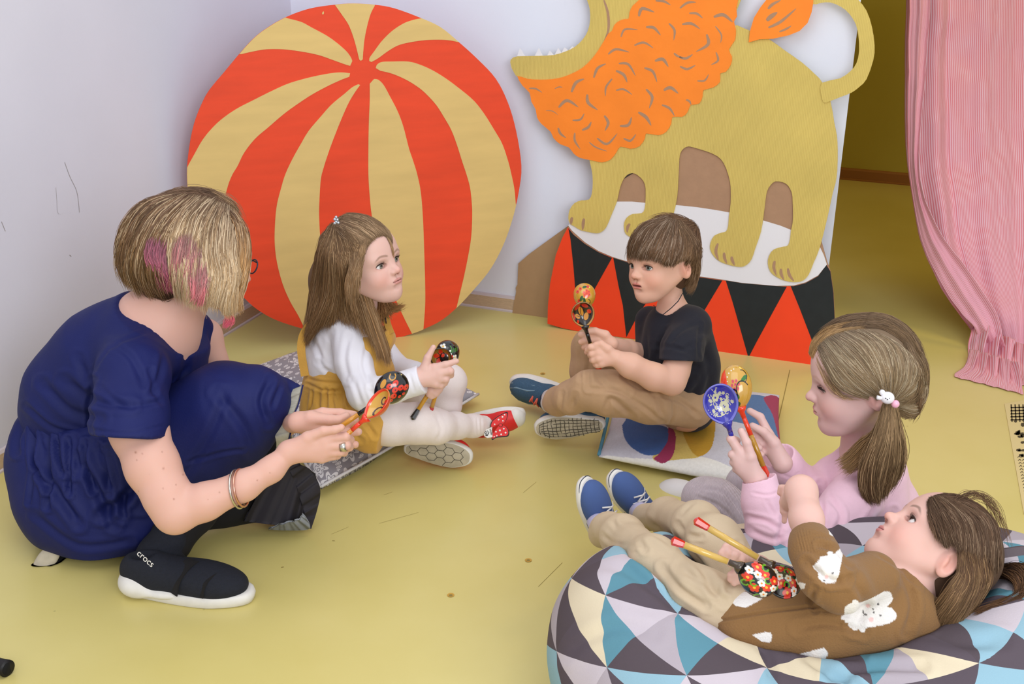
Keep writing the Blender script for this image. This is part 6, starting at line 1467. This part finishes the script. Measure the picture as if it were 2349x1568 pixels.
# hair
E5 = (U(425, 560, 2.56), np.array([152, 138, 122])*2.56/FPX, np.stack([RT*cos(.12)-UP*sin(.12), -FW, RT*sin(.12)+UP*cos(.12)], 1)[:, [0, 1, 2]])
E5 = (U(425, 560, 2.58), np.array([152, 134, 124])*2.56/FPX, np.stack([RT, -FW, UP], 1))
br, bl_, bd_ = rgb(112, 84, 66), rgb(196, 164, 124), rgb(214, 188, 156)
PKc = rgb(216, 96, 132); MAG = rgb(140, 74, 108)
def G5(px_, **k): return dict(g=px_, **k)
strands('hair', wm, [
    G5([[(400, 450, 0), (330, 470, .002), (285, 530, 0), (276, 600, 0), (300, 655, 0)], [(420, 450, 0), (350, 490, .004), (315, 550, .002), (305, 610, .002), (330, 670, 0)], [(440, 448, 0), (375, 500, .004), (345, 560, .004), (340, 620, .004), (365, 678, 0)],
        [(455, 450, 0), (400, 510, .004), (375, 560, .006), (370, 620, .006), (395, 678, .002)]], n=3600, c0=rgb(108, 82, 66), c1=rgb(130, 98, 62), var=.35, c2=rgb(186, 160, 128), p2=.22, jit=5, lock=7, clump=7, rad=.0008),
    G5([[(470, 450, 0), (420, 500, .004), (400, 560, .008), (400, 620, .010), (420, 680, .008)], [(490, 458, 0), (452, 510, .008), (438, 570, .018), (442, 630, A(2.446)), (450, 694, A(2.455))], [(505, 465, 0), (482, 520, .008), (474, 580, A(2.452)), (480, 640, A(2.438)), (480, 702, A(2.45))],
        [(520, 478, 0), (515, 530, A(2.47)), (512, 590, A(2.44)), (522, 640, A(2.43)), (505, 690, A(2.44))], [(535, 490, 0), (540, 540, A(2.47)), (535, 590, A(2.44)), (540, 630, A(2.43)), (522, 690, A(2.44)), (535, 712, A(2.45))]], n=7000, c0=rgb(124, 98, 78), c1=bl_, var=.3, c2=rgb(214, 190, 158), p2=.35, jit=6, lock=8, clump=7, rad=.0008),
    G5([[(345, 540, .010), (335, 580, .012), (348, 620, .012), (372, 668, .010)], [(365, 545, .010), (360, 580, .012), (372, 620, .012), (395, 670, .010)], [(385, 555, .012), (378, 600, .014), (388, 640, .014), (400, 672, .012)]], start=.45, n=170, c0=rgb(150, 96, 112), c1=rgb(206, 110, 134), var=.3, jit=4, rad=.0008),
    G5([[(410, 540, .014), (400, 590, .018), (396, 640, .02), (405, 682, .018)], [(435, 530, .016), (425, 590, .022), (420, 640, .026), (428, 684, .026)], [(455, 560, .022), (447, 620, A(2.442)), (448, 660, A(2.44)), (444, 692, A(2.45))], [(478, 600, A(2.445)), (474, 640, A(2.432)), (468, 670, A(2.436)), (460, 698, A(2.448))]], start=.5, n=480, c0=rgb(160, 120, 116), c1=rgb(220, 122, 132), var=.3, jit=5, rad=.0008),
    G5([[(520, 480, 0), (548, 515, A(2.48)), (556, 570, A(2.45)), (552, 620, A(2.44)), (530, 670, A(2.44))], [(538, 492, 0), (560, 530, A(2.49)), (568, 580, A(2.46)), (560, 640, A(2.45)), (545, 690, A(2.45)), (552, 722, A(2.45))]], n=2600, c0=rgb(118, 90, 70), c1=rgb(190, 146, 96), var=.3, c2=rgb(214, 186, 150), p2=.2, jit=4, rad=.0008),
    G5([[(490, 690, A(2.47)), (510, 712, A(2.47)), (524, 730, A(2.48)), (512, 748, A(2.49))], [(500, 690, A(2.47)), (528, 712, A(2.47)), (532, 735, A(2.48)), (518, 752, A(2.49))]], n=90, c0=rgb(230, 120, 110), c1=rgb(236, 110, 140), var=.15, jit=3, rad=.0007),
    G5([[(360, 455, 0), (420, 438, A(2.54)), (490, 450, A(2.54)), (545, 485, A(2.55))], [(400, 445, 0), (470, 440, A(2.54)), (530, 462, A(2.55)), (560, 510, A(2.56))]], n=140, c0=rgb(112, 86, 66), c1=rgb(150, 120, 90), jit=5, rad=.0006),
    G5([[(340, 470, 0), (400, 446, 0), (460, 446, 0), (520, 470, 0)], [(320, 490, 0), (380, 455, 0), (450, 452, 0), (530, 490, 0)]], n=900, c0=rgb(112, 86, 68), c1=rgb(108, 82, 64), var=.35, jit=5, lock=4, rad=.0007),
    G5([[(325, 640, .0), (350, 668, .0), (385, 678, 0), (400, 670, .002)], [(300, 610, .0), (330, 655, .0), (370, 672, 0), (400, 660, .002)]], n=900, c0=rgb(86, 62, 44), c1=rgb(74, 50, 34), var=.35, jit=5, rad=.0007),
    ], E=E5, seed=51, seg=18)
S = SDF(); S.k = .03
S.ell(E5[0], E5[1]*.965, E5[2]); S.pe(375, 620, 2.58, 84, 56, 80); S.px([(470, 560, 2.53, 60), (485, 620, 2.51, 44), (475, 655, 2.51, 30)], .03); S.px([(520, 540, 2.51, 34), (526, 610, 2.50, 24)], .02)
P, Q = S.mesh(.003); mk('hair_base', P, Q, wm, [M_scalp], cols=np.tile(rgb(104, 78, 56)[:3], (len(P), 1)))
M_gl = mat('glasses_frame', rgb(40, 46, 66), .3)
V, F = join([tube([H5.w(g*(.14+.085*cos(t)), .42, -.03+.07*sin(t)) for t in np.linspace(0, 2*pi, 20, endpoint=False)], .0016, 6, closed=True) for g in (-1, 1)]+[tube([H5.w(-.055, .42, -.01), H5.w(0, .44, .0), H5.w(.055, .42, -.01)], .0014, 6)]+[tube([H5.w(g*.225, .41, -.01), H5.w(g*.37, .1, -.01), H5.w(g*.39, -.1, -.04)], .0014, 6) for g in (-1, 1)])
mk('glasses', V, F, wm, [M_gl])
# shoes
M_ks = mat('black_knit_shoe', rgb(24, 27, 38), .85, bump=.5, bscale=500, noise=.15, nscale=200); M_bd = mat('elastic_band', rgb(24, 22, 24), .9, bump=.5, bscale=700)
hl, te = FL(286, 1352), FL(578, 1375)
sh = shoe(wm, hl, te, np.array([0, 0, -1.]), float(np.linalg.norm(te-hl)), .100, None, None, sole_t=.026, h=.078, toeup=.0); u = finish(wm, sh, M_ks, M_rub); T = sh[0]
S = SDF(); S.k = .02; S.px([(388, 1235, 2.60, 44), (372, 1272, 2.61, 50), (352, 1305, 2.62, 46)]); S.px([(352, 1278, 2.60, 34), (338, 1310, 2.61, 40)]); P, Q = S.mesh(.003); mk('ankle_collar', P, Q, u, [M_ks]); PC_ = P
Lw = float(np.linalg.norm(te-hl)); Rw = np.stack(sh[3], 1); S = SDF(); S.ell(T(.13, 0, .028), (Lw*.155, .047, .032), Rw, .01); S.ell(T(.36, 0, .020), (Lw*.26, .046, .018), Rw, .02); P, Q = S.mesh(.0025)
mk('heel_cup', P, Q, u, [M_rub])
for xs in ((.42, .62), (.62, .80)):
    pts = [T(xs[0]+.04, -.44, .030), T(xs[0]+.06, -.36, .058), T((xs[0]+xs[1])/2+.02, -.12, .082-.012*(xs[0] > .5)), T(xs[1]-.04, .12, .078-.014*(xs[0] > .5)), T(xs[1], .36, .045)]
    strap(u, pts, .028, M_bd, 'elastic_band', t=.0012, facing=np.array([0, 0, 1.]))
SP_ = np.concatenate([PC_, sh[1][0]])
def surfd(P_, x0_, y0_, r_=7):
    x_, y_, d_ = PROJ(P_); k_ = (x_-x0_)**2+(y_-y0_)**2 < r_*r_; return d_[k_].min()
text(u, 'crocs', U(334, 1281, surfd(SP_, 334, 1281)-.004), CV(.76, -.62, .1), CV(.62, .76, .15), .0195, M_rub)
S = SDF(); S.pe(107, 1283, 2.665, 46, 22, 11, 52, .004); P, Q = S.mesh(.0022); P[:, 2] = np.maximum(P[:, 2], .002)
so = mk('shoe', P, Q, wm, [M_rubd]); S = SDF(); S.pe(135, 1288, 2.70, 40, 20, 20, 50, .004); S.pe(150, 1262, 2.71, 30, 22, 20, 50, .01); P, Q = S.mesh(.0025); P[:, 2] = np.maximum(P[:, 2], .002); mk('upper', P, Q, so, [M_ks])
# ---------------------------------------------------------------- curtain in the doorway
def stripes():
    M = Mat('candy_stripe'); M.b.inputs['Roughness'].default_value = .8; M.b.inputs['Sheen Weight'].default_value = .1
    at = M.n('ShaderNodeAttribute', attribute_name='uvp'); sx = M.n('ShaderNodeSeparateXYZ'); M.l(at.outputs['Vector'], sx.inputs[0])
    def mth(op, a, b): n = M.n('ShaderNodeMath', operation=op); [M.l(v, n.inputs[i]) if not isinstance(v, (int, float)) else setattr(n.inputs[i], 'default_value', v) for i, v in enumerate((a, b))]; return n.outputs[0]
    f = mth('PINGPONG', sx.outputs[0], .5)
    mr = M.n('ShaderNodeMapRange'); mr.inputs[1].default_value = .2; mr.inputs[2].default_value = .3; M.l(f, mr.inputs[0])
    mx = M.n('ShaderNodeMix', data_type='RGBA'); M.l(mr.outputs[0], mx.inputs[0]); mx.inputs[6].default_value = rgb(216, 128, 140); mx.inputs[7].default_value = rgb(230, 186, 202)
    M.l(mx.outputs[2], M.b.inputs['Base Color']); return M.m
M_cur = stripes()
ct = thing('curtain', tuple(U(2290, 860, 3.75)), 'pink and white striped curtain hanging in the doorway, gathered on the floor', 'curtain')
def drape(rows, name, width, n=90, amp=.03, freq=5, seed=0, ph=0, m=M_cur, foldf=None):
    """rows: [(left px, py, right px, py, depth left, depth right)] from the top down"""
    R_ = catmull(np.array(rows, float), 8, False); V = []; UV = []
    for i, r in enumerate(R_):
        for j in range(n+1):
            s_ = j/n; d = r[4]*(1-s_)+r[5]*s_; p = U(r[0]*(1-s_)+r[2]*s_, r[1]*(1-s_)+r[3]*s_, d)
            a = amp*(foldf(s_, i/len(R_)) if foldf else 1)
            V.append(p+FW*a*(sin(2*pi*freq*s_+ph+.7*sin(3*i/len(R_)))+.4*sin(2*pi*freq*2.3*s_+ph*2+i*.05))); UV.append((s_*width/.0098, i*.01))
    V = np.array(V); V = V+FW*((.010*vnoise(V, 9, seed)+.004*vnoise(V, 28, seed+1))*np.clip(V[:, 2]/.1, .15, 1))[:, None]
    V[:, 2] = np.where(V[:, 2] < .012, .004+.004*np.clip(V[:, 2]+.03, 0, .04)/.04, V[:, 2])
    I = np.arange(len(V)).reshape(-1, n+1); q = np.stack([I[:-1, :-1], I[1:, :-1], I[1:, 1:], I[:-1, 1:]], -1).reshape(-1, 4)
    o = mk(name, V, q, ct, [m], uvs=np.array(UV)); md = o.modifiers.new('s', 'SOLIDIFY'); md.thickness = .0012; return o
drape([(2084, -160, 2480, -160, 3.98, 3.98), (2082, 0, 2480, 0, 3.98, 3.98), (2078, 150, 2480, 150, 3.98, 3.98), (2082, 330, 2480, 330, 3.97, 3.95), (2096, 450, 2480, 450, 3.95, 3.9), (2118, 560, 2470, 560, 3.93, 3.86), (2158, 650, 2460, 660, 3.90, 3.8), (2200, 715, 2440, 750, 3.85, 3.75), (2240, 770, 2420, 860, 3.84, 3.76), (2262, 830, 2420, 900, 3.80, 3.72)],
      'hanging_cloth', .95, amp=.016, freq=3.2, seed=2, ph=1.2, foldf=lambda s_, t: .5+.8*(s_ < .25))
drape([(2088, -160, 2134, -160, 3.93, 3.93), (2086, 60, 2130, 60, 3.93, 3.93), (2084, 330, 2108, 330, 3.92, 3.90), (2098, 450, 2118, 440, 3.90, 3.87), (2120, 560, 2160, 540, 3.88, 3.84), (2160, 650, 2220, 620, 3.85, 3.80), (2205, 715, 2285, 720, 3.81, 3.75), (2234, 748, 2300, 775, 3.78, 3.73), (2250, 790, 2312, 820, 3.80, 3.76)], 'front_fold', .22, n=40, amp=.006, freq=1.5, seed=4)
drape([(2240, 738, 2400, 815, 3.80, 3.70), (2229, 790, 2400, 850, 3.77, 3.65), (2222, 845, 2400, 880, 3.73, 3.60), (2210, 880, 2400, 905, 3.68, 3.56), (2196, 890, 2400, 922, 3.64, 3.52)], 'gathered_cloth', .8, n=110, amp=.026, freq=5.5, seed=6, ph=.4, foldf=lambda s_, t: 1.1-.9*t)
drape([(2228, 800, 2330, 830, 3.72, 3.60), (2212, 845, 2340, 870, 3.66, 3.54), (2190, 868, 2345, 900, 3.62, 3.50), (2188, 880, 2345, 918, 3.60, 3.485)], 'hem_ruffle', .6, n=90, amp=.020, freq=4.5, seed=8, ph=2.0, foldf=lambda s_, t: 1.1-.95*t)
# ---------------------------------------------------------------- printed sheet, black tube end
s = Slab((0, 0, 1.), .0006)
s.poly([(2304, 926), (2420, 905), (2480, 1200), (2349, 1180)], 0, .001, 0)
rs = np.random.RandomState(5)
for i in range(5): s.poly([(2318, 934+i*7), (2400, 932+i*7), (2400, 935+i*7), (2318, 937+i*7)], .001, .0014, 1)
for i in range(6): s.poly([(2318+i*9, 928), (2321+i*9, 928), (2323+i*9, 968), (2320+i*9, 968)], .001, .0014, 1)
for i in range(40):
    y_ = 962+rs.rand()*85; x_ = 2322+(y_-962)*.13+rs.rand()*50; w_ = 5+rs.rand()*6; h_ = 3+rs.rand()*4
    s.poly([(x_, y_), (x_+w_, y_-1), (x_+w_*1.1, y_+h_), (x_+w_*.4, y_+h_*1.3), (x_-1, y_+h_*.8)], .001, .0013, 1)
for i in range(14):
    y_ = 1050+i*7; x_ = 2334+i*1.3
    for k in range(3): s.stroke([(x_+k*9, y_), (x_+k*9+4, y_-3), (x_+k*9+7, y_+1)], 1.6, .001, .0013, 1)
pr_ = thing('printed_sheet', tuple(FL(2349, 1050)), 'cream printed sheet with black line drawings flat on the floor by the curtain', 'poster')
s.build('sheet', pr_, [mat('cream_paper', rgb(214, 194, 140), .8), mat('print_ink', rgb(74, 64, 44), .8)])
V, F = tube([FL(-30, 1535)+np.array([0, 0, .017]), FL(8, 1546)+np.array([0, 0, .017]), FL(18, 1549)+np.array([0, 0, .017]), FL(20, 1550)+np.array([0, 0, .017])], [.015, .015, .0165, .0165], 24)
o = thing('rubber_foot', tuple(FL(0, 1545)), 'black rubber-tipped tube end lying on the floor near the corner of the view', 'tripod foot'); mk('tube_end', V, F, o, [mat('black_rubber', rgb(20, 18, 20), .5)])
V, F = tube([FL(20, 1550)+np.array([0, 0, .017]), FL(21, 1550.3)+np.array([0, 0, .017])], [.012, .012], 20); mk('tip_shade', V, F, o, [mat('hole_shade', rgb(8, 8, 8), .9)])  # near-black disc on the end face paints the shade of a hollow tip
# ---------------------------------------------------------------- spoons
BK = (18, 18, 20); GD = (196, 142, 40); RD = (214, 50, 22); WH = (235, 232, 225); GR = (60, 130, 40)
o1 = berries([(-.1, .35), (.15, .1), (.45, .25), (.4, -.2), (.05, -.3), (.65, .5)], .17, (214, 52, 28))+berries([(.1, .65), (.35, .7), (-.35, .5), (-.3, .1)], .09, (222, 60, 40))+[('e', -.45, -.35, .25, .14, 20, (200, 140, 40)), ('e', -.1, -.65, .26, .13, -30, (200, 140, 40)), ('e', -.75, -.1, .18, .1, 60, (200, 140, 40)), curl(.5, -.6, .18, 0, 270, .03, (200, 140, 40)), curl(-.55, .45, .2, 90, 300, .03, (190, 130, 40))]
spoon('black spoon with red berries on its back, held by the adult', (896, 891), 2.46, (.76, .65, -.05), (-.2, .15, -.96), L=.078, Wd=.063, hl=.125, pout=o1, hdir=(.82, .57, .05), outer=BK, neck=BK, shaft=(204, 138, 36), knob=RD)
spoon('red and gold spoon seen edge on, held by the adult', (862, 926), 2.40, (.66, .72, .15), (-.66, .40, .64), L=.074, Wd=.052, hl=.10, hdir=(.72, .62, .2), inner=(206, 160, 60), outer=(206, 60, 28), rimc=(228, 60, 28), neck=(226, 52, 24), shaft=(200, 130, 34), knob=RD,
      pin=[('c', .3, 0, .25, (214, 60, 30)), curl(-.3, 0, .3, 0, 250, .05, (60, 30, 20)), curl(.3, .3, .2, 0, 250, .04, (60, 30, 20))], pout=[('f', lambda u, v: abs(v) < .55, (190, 140, 50)), ('c', .2, .1, .25, (210, 50, 30)), curl(-.2, -.2, .3, 0, 270, .04, (40, 30, 20))])
o3 = flower(.35, -.55, .24, WH, (230, 180, 40), 4)+flower(-.05, .05, .24, WH, (230, 180, 40), 4)+flower(-.2, .62, .2, WH, (230, 180, 40), 4)+berries([(-.25, .3), (-.5, .4), (-.3, -.4), (.0, -.25)], .13, (226, 58, 30), (226, 58, 30))+[('l', [(.3+.08*i, .2+.14*i), (.05+.08*i, .3+.12*i)], .03, GR) for i in range(4)]+[curl(.2, -.1, .3, 20, 200, .035, GR)]
spoon('black spoon with white flowers and strawberries on its back, held by the long-haired child', (1026, 811), 2.90, (.22, .96, -.2), (-.1, .25, -.96), L=.066, Wd=.057, hl=.14, hdir=(.5, .80, -.15), outer=BK, pout=o3, neck=BK, shaft=GD, knob=BK)
i4 = [('e', .25+.42*cos(a)-.25, .42*sin(a), .3, .2, math.degrees(a), RD) for a in (0, 1.257, 2.513, 3.77, 5.03)]+[('l', [(0, 0), (.45*cos(a+.63), .45*sin(a+.63))], .035, BK) for a in (0, 1.257, 2.513, 3.77, 5.03)]
spoon('black spoon with a red flower on a gold hollow, held by the long-haired child', (1012, 824), 2.865, (-.05, .93, .36), (.02, .42, .90), L=.058, Wd=.050, hl=.11, hdir=(.28, .92, .2), outer=BK, inner=(150, 112, 42), rimc=(40, 32, 24), pin=i4, neck=BK, shaft=GD, knob=(176, 30, 18))
i5 = [('e', .15, .05, .38, .2, 10, (206, 140, 44)), ('e', -.15, .42, .26, .15, 50, (206, 140, 44)), ('e', -.3, -.3, .3, .18, -35, (206, 140, 44)), ('e', .55, -.35, .3, .16, 60, (190, 42, 22)), ('e', .6, .3, .35, .17, -50, (190, 42, 22)), ('e', .0, .78, .3, .12, 10, (190, 42, 22)), ('c', .05, -.62, .17, RD), ('c', -.5, .5, .1, RD),
      ('l', [(-.4, .05), (.1, .1), (.45, 0)], .025, BK), ('l', [(-.4, 0), (-.2, .3), (-.1, .5)], .02, BK)]
spoon('black spoon with gold leaves in its hollow, held by the child in black', (1338, 722), 2.87, (-.20, .93, .30), (.10, -.1, .98), L=.064, Wd=.055, hl=.12, hdir=(-.30, .85, .42), outer=BK, inner=(26, 16, 14), rimc=(196, 150, 80), pin=i5, neck=BK, shaft=GD, knob=RD)
o6 = berries([(.1+.22*cos(a), .15+.24*sin(a)) for a in (0, 1, 2, 3, 4, 5)]+[(.1, .15)], .13, (226, 76, 44), (120, 20, 60))+berries([(.5, -.4), (.3, -.65), (.65, .3), (-.4, -.55)], .14, (222, 60, 34), (60, 10, 10))+[('e', .62, 0, .2, .1, 80, (40, 84, 38)), ('e', -.25, -.35, .22, .13, 30, (40, 84, 38)), ('e', -.4, -.1, .2, .12, -20, (40, 84, 38)), curl(-.5, .3, .15, 0, 250, .03, (40, 30, 20))]
spoon('gold spoon with red berries and green leaves, held by the child in black', (1341, 679), 2.97, (-.05, .98, -.1), (0, -.05, -1), L=.064, Wd=.053, hl=.12, hdir=(-.15, .97, .1), outer=(200, 150, 50), pout=o6, neck=(200, 60, 30), shaft=GD, knob=RD)
SV = (200, 196, 160)
i7 = []; rs7 = np.random.RandomState(6)
for k in range(46):
    a_ = rs7.rand()*6.28; r_ = .12+.62*rs7.rand()**.7; cx, cy = .05+r_*cos(a_), r_*sin(a_)*.95; t_ = rs7.rand()*360
    if k % 3 == 0: i7.append(curl(cx, cy, .05+.05*rs7.rand(), t_, t_+250, .016, SV))
    elif k % 3 == 1: i7.append(('e', cx, cy, .06+.04*rs7.rand(), .028, t_, SV))
    else: i7 += [('e', cx+.055*cos(q_), cy+.055*sin(q_), .045, .026, math.degrees(q_), SV) for q_ in np.arange(0, 6.2, 1.05)]
i7 += flower(-.22, -.2, .26, SV, (60, 60, 150), 7)+flower(.3, .12, .2, SV, (60, 60, 150), 6)+[curl(.05, 0, .34, 30, 260, .018, SV), curl(-.1, .1, .5, 120, 300, .016, SV)]+[('c', x, y, .028, SV) for x, y in ((-.5, .5), (-.42, .58), (-.33, .65), (-.22, .70), (-.1, .74))]
spoon('blue spoon with silver flowers in its hollow, held by the child in pink', (1655, 928), 2.25, (-.34, .92, .15), (.05, -.12, .98), L=.080, Wd=.065, hl=.115, hdir=(-.32, .82, .48), outer=(46, 44, 150), inner=(48, 46, 158), rimc=(120, 120, 205), pin=i7, neck=(44, 42, 150), shaft=(212, 150, 60), knob=(44, 42, 150))
o8 = berries([(.25, .1), (.25, -.12), (.08, .0), (.08, .22), (.08, -.22), (-.1, .1), (-.1, -.1)], .085, (206, 74, 84), (80, 40, 90))+[('e', .3, .62, .25, .1, 60, (44, 110, 44)), ('e', -.45, -.1, .14, .2, 0, (40, 90, 36)), ('e', -.75, -.1, .1, .16, 0, (40, 90, 36)), curl(.4, .5, .3, 0, 160, .02, BK), curl(-.2, .4, .4, -90, 60, .03, BK), curl(-.3, -.2, .2, 0, 260, .04, BK), ('f', lambda u, v: v < -.5, (230, 62, 24))]+[('c', .75, -.1, .035, WH), ('c', .65, -.28, .035, WH), ('c', .5, -.42, .035, WH), ('c', .3, -.48, .03, WH), ('c', .8, .08, .03, WH)]
spoon('red and gold spoon with berries on its back, held by the child in pink', (1690, 888), 2.33, (-.18, .97, -.15), (.25, -.08, -.96), L=.086, Wd=.058, hl=.135, hdir=(-.34, .92, -.15), outer=(198, 152, 62), pout=o8, neck=(226, 60, 24), shaft=(176, 128, 30), knob=(206, 50, 22), nk=.34)
fl9 = []
for cx, cy, c in ((.45, .1, RD), (.1, -.45, RD), (-.5, .2, RD), (.0, .5, RD), (.65, -.45, RD), (-.35, -.6, RD)): fl9 += flower(cx, cy, .26, (214, 52, 34), (240, 180, 60))
for cx, cy in ((.15, .05), (.55, .55), (-.2, -.25), (.8, -.05), (-.6, -.2)): fl9 += flower(cx, cy, .2, WH, (230, 140, 40))
for cx, cy in ((.35, -.25), (-.15, .3), (-.45, .55), (.4, .85), (.0, -.8)): fl9 += [curl(cx, cy, .15, 0, 250, .04, (96, 160, 30))]
spoon('black spoon densely covered in red and white flowers, its back towards us', (1736, 1326), 1.80, (.80, -.52, .05), (-.1, .05, -.99), L=.064, Wd=.050, hl=.10, hdir=(.93, -.35, .05), outer=BK, pout=fl9, neck=(60, 44, 30), shaft=(200, 164, 84), knob=(200, 36, 30), nk=.12)
spoon('black floral spoon with its hollow showing, held by the child in brown', (1794, 1332), 1.84, (.65, -.70, .2), (-.55, -.1, .82), L=.058, Wd=.054, hl=.125, hdir=(.85, -.50, .1), outer=BK, inner=BK, pin=fl9, neck=(60, 44, 30), shaft=(200, 164, 84), knob=(200, 46, 30), nk=.12)
